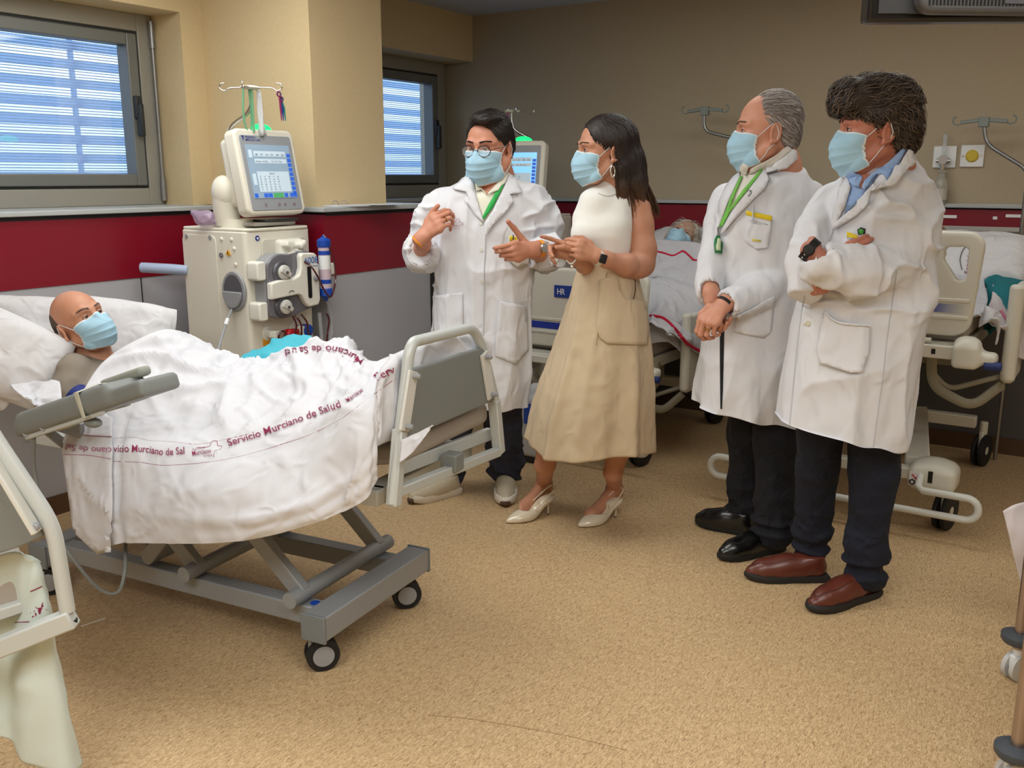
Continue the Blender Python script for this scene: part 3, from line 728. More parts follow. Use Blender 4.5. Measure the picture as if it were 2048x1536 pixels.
    ln = MB(); ln.tube(crv([(.160, -.113, mz-.028), (.175, -.114, mz-.018), (.19, -.113, mz-.020), (.198, -.113, mz-.026)], 4), .0022, 6); ln.build('grip_mark', M_dgray, pm)
    # dialyzer on its holder
    b = MB(); b.box((.43, -.03, 1.064), (.16, .03, .058)); b.box((.40, -.06, 1.064), (.05, .05, .035)); hd = b.build('filter_holder', mat('ivory_plastic', ()), t, bevel=.008, bseg=3)
    c = Vector((.385, -.10, 0)); zf = lambda z: .925+(z-.745)*.64; b = MB(); b.cyl(c+Vector((0, 0, zf(.80))), c+Vector((0, 0, zf(1.17))), .028, 24); fl = b.build('filter_tube', mat('filter_pink_clear', (206, 186, 200), .2, coat=.5), t)
    b = MB(); b.lathe([(r*.9, zf(z)) for r, z in [(.034, 1.14), (.036, 1.15), (.036, 1.19), (.022, 1.205), (.010, 1.215), (.010, 1.225), (.0001, 1.225)]], c, 24); b.build('filter_cap', M_bluecap, fl, angle=.8)
    b = MB(); b.lathe([(r*.9, zf(z)) for r, z in [(.0001, .745), (.010, .745), (.010, .76), (.022, .77), (.036, .785), (.036, .83), (.034, .84)]], c, 24); b.build('filter_cap', M_bluecap, fl, angle=.8)
    
    for z_ in (1.085, .875):
        b = MB(); b.cyl(c+Vector((0, 0, zf(z_))), c+Vector((0, 0, zf(z_+.03))), .0286, 24); b.build('filter_blue_band', M_bluecap, fl)
    b = MB(); b.cyl(c+Vector((0, 0, zf(.98))), c+Vector((0, 0, zf(1.08))), .0284, 24); b.build('filter_label', mat('label_white', ()), fl)
    # tubing
    FZ = lambda p: (p[0]*.80+.008, p[1], float(np.interp(p[2], [.45, .645, .765, .915, 1.05, 1.12, 1.22], [.60, .80, .875, 1.0, 1.09, 1.13, 1.235])))
    def tb(name, pts, r=.0045, m=M_blood): b = MB(); b.tube(crv([FZ(p) for p in pts], 8), r, 8); return b.build(name, m, t)
    tb('blood_line', [(.29, -.09, H-.145), (.305, -.14, H-.19), (.33, -.16, 1.0), (.37, -.17, .90), (.42, -.17, .86), (.47, -.16, .92), (.49, -.15, 1.06), (.475, -.12, 1.19), (.47, -.10, 1.22)])
    tb('blood_line', [(.47, -.10, .75), (.475, -.11, .69), (.44, -.12, .60), (.42, -.12, .45)])
    tb('blood_line', [(.23, -.07, .765), (.24, -.085, .70), (.235, -.08, .62), (.24, -.09, .50)]); tb('blood_line', [(.25, -.07, .765), (.27, -.09, .70), (.28, -.085, .62), (.30, -.09, .48)])
    tb('blood_line', [(.30, -.07, .765), (.32, -.09, .70), (.33, -.085, .64), (.37, -.09, .55)]); tb('blood_line', [(.11, -.05, .50), (.115, -.07, .63), (.14, -.075, .665), (.17, -.07, .64), (.175, -.06, .55)])
    tb('dialysate_hose', [(.51, -.05, .88), (.56, -.04, .80), (.60, -.03, .66), (.57, -.03, .54), (.50, -.02, .48)], .007, M_clear)
    tb('dialysate_hose', [(.46, -.06, .75), (.48, -.05, .62), (.50, -.04, .48)], .009, M_clear)
    for x, m in ((.10, 'ivory_plastic'), (.27, 'ivory_plastic')):
        b = MB(); b.lathe([(.035, 0), (.035, .006), (.02, .008), (.016, .04), (.0001, .04)], (x, 0, .80), 24, Matrix.Rotation(math.pi/2, 3, 'X')); b.box((x, -.045, .80), (.06, .015, .026)); b.box((x, -.05, .785), (.018, .018, .06)); b.build('coupling', mat('ivory_plastic', ()), t, bevel=.004)
    b = MB(); b.lathe([(.03, .0), (.03, .03), (.022, .034)], (.30, -.03, .79), 24, Matrix.Rotation(math.pi/2, 3, 'X')); b.build('blue_coupling', M_bluecap, t)
    S = SDF((.12, -.10, .74), (.27, .0, .86), .004); S.box((.20, -.05, .795), (.075, .04, .03), r=.01, k=.01); S.box((.18, -.06, .785), (.05, .03, .05), np.array(Matrix.Rotation(.5, 3, 'Y')), .01, .01); P_, F_ = S.mesh(); mk('red_clamp', P_, F_, mat('clamp_red', (190, 20, 36), .3), t, angle=0)
    b = MB(); b.bx(.07, .11, -.003, 0, .745, .775); b.build('orange_sticker', mat('warning_yellow', ()), t, smooth=False)
    # cuff cable from the recess
    b = MB(); b.tube(crv([(-.02, .09, .915), (-.07, .06, .885), (-.16, .0, .82), (-.25, -.06, .74)], 8), .006, 8); cb = b.build('cuff_hose', M_grayp, t)
    b = MB(); b.tube([(-.075, .057, .882), (-.105, .037, .861)], .0085, 8); b.build('hose_tag', mat('label_white', ()), cb)
    return t
_p = ray(488, 458)*4.15
MF = Fr(_p.x, _p.y, YAW+math.radians(57))
dm = dialysis(MF, 'cream dialysis machine with tubing and blue-capped filter beside the near bed')
_p = ray(1098, 430)*5.55
MF2 = Fr(_p.x, _p.y, YAW-math.radians(22)); MF2 = Fr(*(MF2.wld((-.40, 0, 0))[:2]), MF2.rot)
dialysis(MF2, 'dialysis machine with bright blue screen behind the gesturing doctor', False, (110, 176, 236), 1.1)
# things resting on or hanging from the near machine
H_ = 1.279
b = MB(); b.box((.20, .12, H_+.012), (.27, .20, .018), (0, 0, .1)); o = b.build('folder', mat('folder_grey', (176, 172, 164), .5), None, bevel=.006)
o.matrix_world = MF.M; tag(o, 'grey folder lying on top of the near dialysis machine', 'folder')
b = MB(); b.box((.24, .10, H_+.027), (.22, .17, .010), (0, 0, .05)); o = b.build('tablet', mat('tablet_dark', (60, 60, 64), .3), None, bevel=.004); o.matrix_world = MF.M; tag(o, 'dark flat device lying on the grey folder under the monitor', 'tablet')
S = SDF((-.07, .10, H_-.01), (.07, .34, H_+.12), .004); S.ell((0, .25, H_+.035), (.045, .05, .035), .01); S.cap((0, .22, H_+.05), (-.03, .29, H_+.06), .02, .015, .02); S.cap((.03, .2, H_+.02), (.03, .25, H_+.02), .018, .015, .01)
P_, F_ = S.mesh(); P_ = P_+normals(P_, F_)*(noise3(P_*60, 3)*.004)[:, None]; o = mk('crumpled_bag', P_, F_, mat('bag_lilac', (190, 170, 196), .15, alpha=.55, coat=.5), None, angle=0); o.matrix_world = MF.M; tag(o, 'small crumpled clear bag on top of the near dialysis machine', 'bag')
pt = Vector((.13, .05, 1.262+.62))
def hung(name, b, m, label, cat): o = b.build(name, m, None); o.matrix_world = MF.M; tag(o, label, cat); return o
b = MB(); b.tube(crv([pt+Vector((-.04, 0, -.0)), pt+Vector((-.05, 0, -.08)), pt+Vector((-.045, 0, -.16)), pt+Vector((-.02, 0, -.19)), pt+Vector((-.005, 0, -.12)), pt+Vector((-.012, 0, 0))], 6), .0045, 8)
b.tube([pt+Vector((-.005, -.01, 0)), pt+Vector((-.005, -.01, -.19))], .005, 8)
hung('green_tubing', b, mat('tube_green', (110, 170, 130), .35), 'loop of green rubber tubing hanging from the near infusion pole', 'tubing')
b = MB(); b.grid([[pt+Vector((.02+.045*u*(0.3+.7*v)+0, -.02+.01*math.sin(u*6+v*3), -.015-.19*v)) for v in np.linspace(0, 1, 10)] for u in np.linspace(0, 1, 8)])
o = b.build('plastic_sleeve', mat('sleeve_frosted', (214, 216, 220), .4, alpha=.8), None, solid=.001); o.matrix_world = MF.M; tag(o, 'white plastic sleeve hanging below the hooks of the near pole', 'sleeve')
hk = pt+Vector((.128*math.cos(math.radians(-57)), .128*math.sin(math.radians(-57)), -.010))
for k, (c, nm) in enumerate((((140, 40, 90), 'magenta'), ((30, 60, 150), 'blue'), ((30, 140, 130), 'teal'))):
    b = MB(); d = Vector((.006*(k-1), .004*k, 0))
    b.torus(hk+d+Vector((-.004, 0, -.018)), .010, .0025, Matrix.Rotation(math.pi/2, 3, 'X'), 14, 6); b.torus(hk+d+Vector((.008, 0, -.038)), .010, .0025, Matrix.Rotation(math.pi/2, 3, 'X'), 14, 6)
    b.tube([hk+d+Vector((0, 0, -.028)), hk+d+Vector((.004+.008*k, 0, -.075)), hk+d+Vector((.006+.010*k, 0, -.13))], [.004, .005, .002], 6)
    hung('clamp_scissors', b, mat('clamp_%s' % nm, c, .35), '%s plastic clamp scissors hanging from the right hook of the near pole' % nm, 'clamp')
# on the second machine
p2 = Vector((.10, .16, 1.265+.62))
b = MB(); q = p2+Vector((-.10, -.03, -.02)); Rx = Matrix.Rotation(math.pi/2, 3, 'X')
b.torus(q+Vector((0, 0, -.02)), .022, .005, Rx, 18, 6); b.torus(q+Vector((-.055, 0, -.065)), .022, .005, Rx, 18, 6); b.tube([q+Vector((.005, 0, -.045)), q+Vector((.01, 0, -.09)), q+Vector((.05, 0, -.17))], [.007, .009, .003], 8); b.tube([q+Vector((-.035, 0, -.075)), q+Vector((.01, 0, -.09))], .007, 8)
o = b.build('clamp_scissors', mat('scissor_navy', (24, 44, 90), .35), None); o.matrix_world = MF2.M; tag(o, 'navy clamp scissors hanging from the pole of the rear dialysis machine', 'clamp')
b = MB(); b.tube(crv([p2+Vector((-.05, -.01, 0)), p2+Vector((-.052, -.01, -.10)), p2+Vector((-.05, -.01, -.21))], 4), .005, 8); b.tube(crv([p2+Vector((-.02, -.01, 0)), p2+Vector((-.022, -.01, -.10)), p2+Vector((-.03, -.01, -.21))], 4), .006, 8)
o = b.build('magenta_tubing', mat('tube_magenta', (150, 40, 100), .4), None); o.matrix_world = MF2.M; tag(o, 'magenta rubber tubing hanging from the pole of the rear dialysis machine', 'tubing')
b = MB(); c = p2+Vector((-.20, .06, -.14)); b.grid([[c+Vector((.11*math.cos(a)*(1 if r else 0), .02*math.cos(a)**2, -.08+.19*v)) for v in np.linspace(0, 1, 5)] for r, a in [(1, x) for x in np.linspace(math.pi, 0, 12)]])
o = b.build('infusion_bag', mat('bag_paper', (196, 200, 206), .6), None, solid=.003); o.matrix_world = MF2.M; tag(o, 'white printed fluid bag hanging behind the gesturing doctor', 'infusion bag')
b = MB(); 
for k in range(7): b.bx(c.x-.10, c.x+.10, c.y-.003, c.y-.001, c.z-.07+.012*k, c.z-.067+.012*k)
lb = b.build('bag_print', mat('print_grey', (120, 124, 130), .8), o, smooth=False)
# ------------------------------------------------------------------ people: shared builders
def Rxyz(yaw, pitch=0, roll=0):
    """head turn: yaw about z, look down = +pitch, lean in the picture plane = roll (degrees)"""
    return np.array(Matrix.Rotation(math.radians(roll), 3, 'Y') @ Matrix.Rotation(math.radians(yaw), 3, 'Z') @ Matrix.Rotation(math.radians(pitch), 3, 'X'))
def skin(name, col, rough=.5): return mat(name, col, rough, bump=.12, bscale=350, var=.10, vscale=26, sss=.12)
M_eye = mat('eye_white', (214, 205, 198), .25); M_iris = mat('iris_dark', (34, 22, 16), .2); M_lash = mat('lash_dark', (26, 18, 16), .6)
M_maskb = mat('face_mask_blue', (166, 206, 228), .8, bump=.1, bscale=900); M_maskw = mat('face_mask_white', (226, 234, 238), .8)
M_white = mat('shirt_white', (240, 240, 236), .85, bump=.15, bscale=800, sheen=.1)
def tf(P, R, c, s): return (np.asarray(P)*s)@R.T+np.asarray(c)
def head_sdf(ex=None, jaw=1.0, heavy=0.0):
    S = SDF((-.105, -.14, -.2), (.105, .135, .15), .0032)
    S.ell((0, .012, .035), (.077, .094, .092), .02)
    S.ell((0, -.022, .02), (.067, .068, .085), .02)
    S.ell((0, -.035, -.04), (.060*jaw, .055, .066), .025)
    for s in (-1, 1):
        S.chain([((s*.058*jaw, .0, -.055), .02+heavy*.006), ((s*.038*jaw, -.05, -.092), .019+heavy*.006), ((0, -.074, -.098), .018)], .02)
        S.ell((s*.042, -.052, -.022), (.024, .026, .024), .02)
        S.chain([((s*.008, -.086, .026), .009), ((s*.03, -.082, .031), .0095), ((s*.052, -.062, .026), .009)], .014)
        S.ell((s*.031, -.094, .006), (.018, .014, .0135), .012, sub=True)
        S.ell((s*.0145, -.101, -.034), (.010, .011, .009), .008)
    if heavy: S.ell((0, -.045, -.115), (.045, .04, .028), .03)
    S.chain([((0, -.084, .02), .0085), ((0, -.1, -.01), .0095), ((0, -.112, -.03), .0115)], .01)
    S.ell((0, -.084, -.062), (.024, .014, .012), .012)
    S.ell((0, -.076, -.1), (.020, .018, .016), .015)
    for s in (-1, 1):     # ears
        E = np.array(Matrix.Rotation(s*.38, 3, 'Z') @ Matrix.Rotation(-.25, 3, 'X'))
        def q(a, b, c): return np.array((s*.078, .012, -.008))+E@np.array((s*a, b, c))
        S.ell(q(.002, 0, 0), (.007, .016, .028), .006, E)
        pts = []
        for k in range(11):
            a = math.radians(-110+k*28); pts.append((q(.008-.002*math.sin(a), .017*math.cos(a)+.002, .029*math.sin(a)+.002), .0038))
        S.chain(pts, .003)
        S.ell(q(.010, -.002, -.004), (.006, .009, .014), .003, E, sub=True)
        S.ell(q(.003, -.004, -.031), (.0055, .008, .009), .005, E)
    S.chain([((0, .035, -.04), .056), ((0, .05, -.12), .055+heavy*.008), ((0, .055, -.17), .058+heavy*.008)], .03)
    return S
HEADC = {}
def head_mesh(jaw=1.0, heavy=0.0):
    k = (jaw, heavy)
    if k not in HEADC:
        P, F = head_sdf(None, jaw, heavy).mesh(); P = relax(P, F, 2, .4)
        HEADC[k] = (P, F, BVHTree.FromPolygons(P.tolist(), F.tolist()))
    return HEADC[k]
def sphere_np(c, r, n=20):
    P = []; F = []
    for i in range(n+1):
        t = math.pi*i/n
        for j in range(n*2):
            a = math.pi*j/n; P.append((c[0]+r*math.sin(t)*math.cos(a), c[1]+r*math.cos(t)*-1, c[2]+r*math.sin(t)*math.sin(a)))
    m = n*2
    for i in range(n):
        for j in range(m): F.append((i*m+j, i*m+(j+1) % m, (i+1)*m+(j+1) % m, (i+1)*m+j))
    return np.array(P), np.array(F)
def head_parts(R, c, s, jaw=1.0, heavy=0.0, lid=.35, gaze=(0, 0)):
    """returns skin pieces [(P,F)] and a builder for eyes"""
    P, F, B = head_mesh(jaw, heavy); out = [(tf(P, R, c, s), F)]
    for sx in (-1, 1):      # lids
        ce = (sx*.031, -.0735, .007); Q, G = sphere_np(ce, .0138)
        cen = Q[G].mean(1)-np.array(ce); zz = cen[:, 2]/.0138; xx = cen[:, 0]/.0138
        half = np.sqrt(np.clip(1-(xx/.93)**2, 0, 1))
        opn = (zz < (.55-lid)*half) & (zz > -.36*half) & (cen[:, 1] < 0)
        G = G[(~opn) & (cen[:, 1] < .002)]; out.append((tf(Q, R, c, s), G))
    return out
def add_eyes(R, c, s, parent, gaze=(0, 0), lid=.35):
    for sx in (-1, 1):
        ce = np.array((sx*.031, -.0735, .007)); Q, G = sphere_np(ce, .0126)
        g = np.array((math.sin(gaze[0])*math.cos(gaze[1]), -math.cos(gaze[0])*math.cos(gaze[1]), math.sin(gaze[1])))
        d = ((Q[G].mean(1)-ce)@g)/.0126; mi = (d > .80).astype(int)
        mk('eye', tf(Q, R, c, s), G, [M_eye, M_iris], parent, True, mi, angle=0)
        b = MB(); pts = []
        for k in range(9):
            xx = -.88+1.76*k/8; h_ = math.sqrt(max(0, 1-(xx/.93)**2)); zz = (.55-lid)*h_; yy = -math.sqrt(max(0.02, 1-xx*xx-zz*zz)); pts.append(Vector(tf(ce+np.array((xx, yy, zz))*.0143, R, c, s)))
        b.tube(pts, .0011*s, 5); b.build('lashes', M_lash, parent)
def on_face(B, x, z, off=.001, y0=-.2):
    r = B.ray_cast(Vector((x, y0, z)), Vector((0, 1, 0)))
    return np.array(r[0])+np.array((0, -off, 0)) if r[0] is not None else np.array((x, -.08, z))
def brows(R, c, s, parent, m, jaw=1.0, heavy=0.0, th=.0042, n=26, seed=3):
    B = head_mesh(jaw, heavy)[2]; rnd = random.Random(seed)
    for sx in (-1, 1):
        b = MB()
        for k in range(n*3):
            t = rnd.random(); x = .012+.038*t; z = .030+.008*math.sin(t*2.2)-.004*t+rnd.uniform(-th, th)*.8*(1-t*.5)
            p0 = on_face(B, sx*x, z, .0006); p1 = on_face(B, sx*(x+.008), z+.0025*(1-t*1.6), .0022)
            pm = (p0+p1)/2+np.array((0, -.0008, 0))
            q = [Vector(tf(v, R, c, s)) for v in (p0, pm, p1)]; b.tube(q, [.0009, .0009, .0003], 4)
        b.build('eyebrow', m, parent, smooth=False)
def face_mask(R, c, s, parent, jaw=1.0, heavy=0.0, low=0.0, seed=0, loops=(-1, 1), edge=.062):
    B = head_mesh(jaw, heavy)[2]; NU, NV = 41, 37; G = []; mi = []
    prof = [(0, -.100, .002), (.12, -.118, -.016), (.25, -.128, -.034), (.5, -.127, -.066), (.75, -.116, -.094-low*.6), (1, -.088, -.121-low)]
    pb = [q[0] for q in prof]
    for j in range(NV):
        b = j/(NV-1); yc = np.interp(b, pb, [q[1] for q in prof]); zc = np.interp(b, pb, [q[2] for q in prof])
        row = []
        for i in range(NU):
            a = i/(NU-1)*2-1; th = a*math.radians(86)
            ye = -.036-.004*math.sin(b*3.1)+.010*b; ze = -.014-.078*b-low*.5*b
            x = (edge+.002*math.sin(b*math.pi))*math.sin(th)/math.sin(math.radians(86)); w = math.cos(th)
            y = ye+(yc-ye)*w
            if b < .3: y += (1-b/.3)*.014*(1-math.exp(-(x/.017)**2))*w
            z = ze+(zc-ze)*(w**1.2)+(.004*math.exp(-(x/.014)**2) if b < .06 else 0)
            for f0, am in ((.30, .0050), (.50, .0060), (.70, .0052)):
                f0 += .05*(abs(a))*(1 if f0 > .5 else -.4); u = (b-f0)/.09
                if 0 <= u < 1: y -= am*(1-u)*(.35+.65*abs(a))
            p = Vector((x, y, z)); q = B.find_nearest(p)
            if q[0] is not None:
                dd = (p-q[0]).dot(q[1])
                if dd < .0035: p = q[0]+q[1]*.0035+(Vector((0, 0, 0)))
            nn = float(noise3(np.array((x*60+seed, b*4, a*3)), 5))*.0012; p.y += nn
            row.append(p)
        G.append(row)
    v = np.array([[tuple(p) for p in r] for r in G]).reshape(-1, 3)
    f = []; m = []
    for j in range(NV-1):
        for i in range(NU-1):
            f.append((j*NU+i, (j+1)*NU+i, (j+1)*NU+i+1, j*NU+i+1)); m.append(1 if (j == 0 or j >= NV-2 or i == 0 or i == NU-2) else 0)
    o = mk('face_mask', tf(v, R, c, s), np.array(f), [M_maskb, M_maskw], parent, True, m, solid=.0012, angle=0)
    for sx in loops:
        i = 0 if sx < 0 else NU-1
        a = G[2][i]; e = G[NV-4][i]
        pt = Vector((sx*.079, .006, .022)); pb_ = Vector((sx*.077, .010, -.038))
        def path(p, q, bow):
            pts = []
            for k in range(9):
                t = k/8; w = p.lerp(q, t)
                r = B.find_nearest(w)
                if r[0] is not None and (w-r[0]).dot(r[1]) < .003: w = r[0]+r[1]*.003
                pts.append(w)
            return pts
        lp = path(a, pt, 0)+[Vector((sx*.086, .020, .014)), Vector((sx*.087, .026, -.008)), Vector((sx*.084, .021, -.028))]+path(pb_, e, 0)
        b = MB(); b.tube([Vector(tf(p, R, c, s)) for p in lp], .0013*s, 6); b.build('ear_loop', M_maskw, o)
    return o
def hair_shell(R, c, s, parent, m, grow, cut, name='hair', h=.0036, noise_amp=.002, nf=60, seed=1, lo=(-.13, -.15, -.16), hi=(.13, .15, .17)):
    S = SDF(lo, hi, h); grow(S); cut(S); P, F = S.mesh()
    if noise_amp:
        N = normals(P, F); P = P+N*(noise3(P*nf, seed)*noise_amp)[:, None]
    P = relax(P, F, 1, .4)
    B = BVHTree.FromPolygons(P.tolist(), F.tolist())
    o = mk(name, tf(P, R, c, s), F, m, parent, True, angle=0)
    return o, P, F, B
def strands(R, c, s, parent, m, B, roots, dirf, n_step, step, w, lift=.002, seed=0, name='hair_strands', curl=0.0, free=None, minlen=3):
    rnd = random.Random(seed); V = []; Fc = []
    for p in roots:
        p = Vector(p); pts = []; nr = []
        L = n_step if not isinstance(n_step, tuple) else rnd.randint(*n_step)
        ph = rnd.uniform(0, 6.28); lf = lift*rnd.uniform(.3, 1.3); jit = Vector((rnd.gauss(0, 1), rnd.gauss(0, 1), rnd.gauss(0, 1)))*.12
        fixed = False
        for k in range(L):
            if not fixed:
                r = B.find_nearest(p)
                if r[0] is None: break
                n = r[1]
                if free and free(p): fixed = True
                else: p = r[0]+n*(lf*(.25+math.sin(math.pi*k/max(L-1, 1))))
            pts.append(p.copy()); nr.append(n.copy())
            d = Vector(dirf(p))+jit
            if curl:
                side = n.cross(d); d = d+side*(curl*math.sin(ph+k*1.3))
            if not fixed: d = d-n*d.dot(n)
            if d.length < 1e-5: break
            p = p+d.normalized()*step
        if len(pts) < minlen: continue
        i0 = len(V); M = len(pts)
        for k in range(M):
            t = (pts[min(k+1, M-1)]-pts[max(k-1, 0)]); sd = t.cross(nr[k]); sd = sd.normalized() if sd.length > 1e-6 else Vector((1, 0, 0))
            ww = w*(1-.75*(k/(M-1))**2)*(.4 if k == 0 else 1)
            V.append(pts[k]-sd*ww); V.append(pts[k]+nr[k]*ww*.5); V.append(pts[k]+sd*ww)
        for k in range(M-1):
            a = i0+k*3; Fc.append((a, a+1, a+4, a+3)); Fc.append((a+1, a+2, a+5, a+4))
    if not V: return None
    return mk(name, tf(np.array([tuple(v) for v in V]), R, c, s), np.array(Fc), m, parent, True, angle=0)
def scalp_roots(P, F, n, seed, cond=None):
    r = np.random.RandomState(seed); idx = r.randint(0, len(F), n*3); c = P[F[idx]].mean(1)
    if cond is not None: c = c[[bool(cond(*q)) for q in c]]
    return c[:n]

# hands ---------------------------------------------------------------------------
def hand_sdf(wrist, yv, zv, side, pose, s=1.0, arm=None, h=.0024, thumb=None, kf=.0035):
    """side +1: thumb along +x of the palm frame. yv: fingers, zv: back of the hand. pose: 4 x (mcp,pip,dip,spread) degrees"""
    y = Vector(yv).normalized(); z = Vector(zv); z = (z-y*z.dot(y)).normalized(); x = y.cross(z)*side
    wr = Vector(wrist)
    def q(a, b, c): return wr+(x*a+y*b+z*c)*s
    prims = []; K = []
    base = [(.030, .088, .002), (.010, .092, .004), (-.010, .088, .003), (-.028, .080, 0)]
    ln = [(.043, .026, .021), (.047, .030, .022), (.043, .028, .021), (.034, .021, .019)]
    rd = [(.0098, .0086, .0078, .0066), (.0100, .0088, .0079, .0067), (.0095, .0083, .0075, .0063), (.0086, .0074, .0067, .0056)]
    tips = []
    for i in range(4):
        m, p, d, sp = pose[i]; b = Vector(base[i]); ang = 0; pts = [(q(*b), rd[i][0]*s)]; cur = b.copy(); spr = math.radians(sp)
        for j, (aa, L) in enumerate(zip((m, p, d), ln[i])):
            ang += math.radians(aa); dr = Vector((math.sin(spr)*math.cos(ang), math.cos(spr)*math.cos(ang), -math.sin(ang)))
            cur = cur+dr*L; pts.append((q(*cur), rd[i][j+1]*s))
        prims.append(pts); tips.append(pts[-1][0])
        K.append(([(q(b.x*.45, .012, 0), .0125*s), (q(b.x, b.y-.012, b.z-.001), .0118*s), (q(*b), .0105*s)]))
    th = thumb or ((.045, .040, -.012), (.060, .068, -.018), (.066, .094, -.018))
    tp = [(q(.018, .018, -.004), .0145*s), (q(*th[0]), .0122*s), (q(*th[1]), .0105*s), (q(*th[2]), .0086*s)]
    allp = [p for c in prims+K+[tp] for p, _ in c]+([p for p, _ in arm] if arm else [])+[wr]
    lo = [min(p[i] for p in allp)-.05 for i in range(3)]; hi = [max(p[i] for p in allp)+.05 for i in range(3)]
    S = SDF(lo, hi, h)
    for c in K: S.chain(c, .012*s)
    S.cap(q(.0, .02, -.006), q(-.004, .07, -.007), .020*s, .018*s, .012*s)
    S.chain(tp, .006)
    wpt = [(q(0, .012, 0), .023*s)]
    S.cap(q(-.009, .004, 0), q(-.009, -.02, 0), .0195*s, .021*s, .015); S.cap(q(.009, .004, 0), q(.009, -.02, 0), .0195*s, .021*s, .015)
    if arm:
        pr = [(q(0, -.01, 0), .0235*s)]+[(p, r) for p, r in arm]
        S.chain(pr, .02)
    T = SDF(lo, hi, h)
    for c in prims:
        U = SDF(lo, hi, h) if False else None
        S.chain(c, kf)
    return S, tips, dict(q=q, x=x, y=y, z=z)
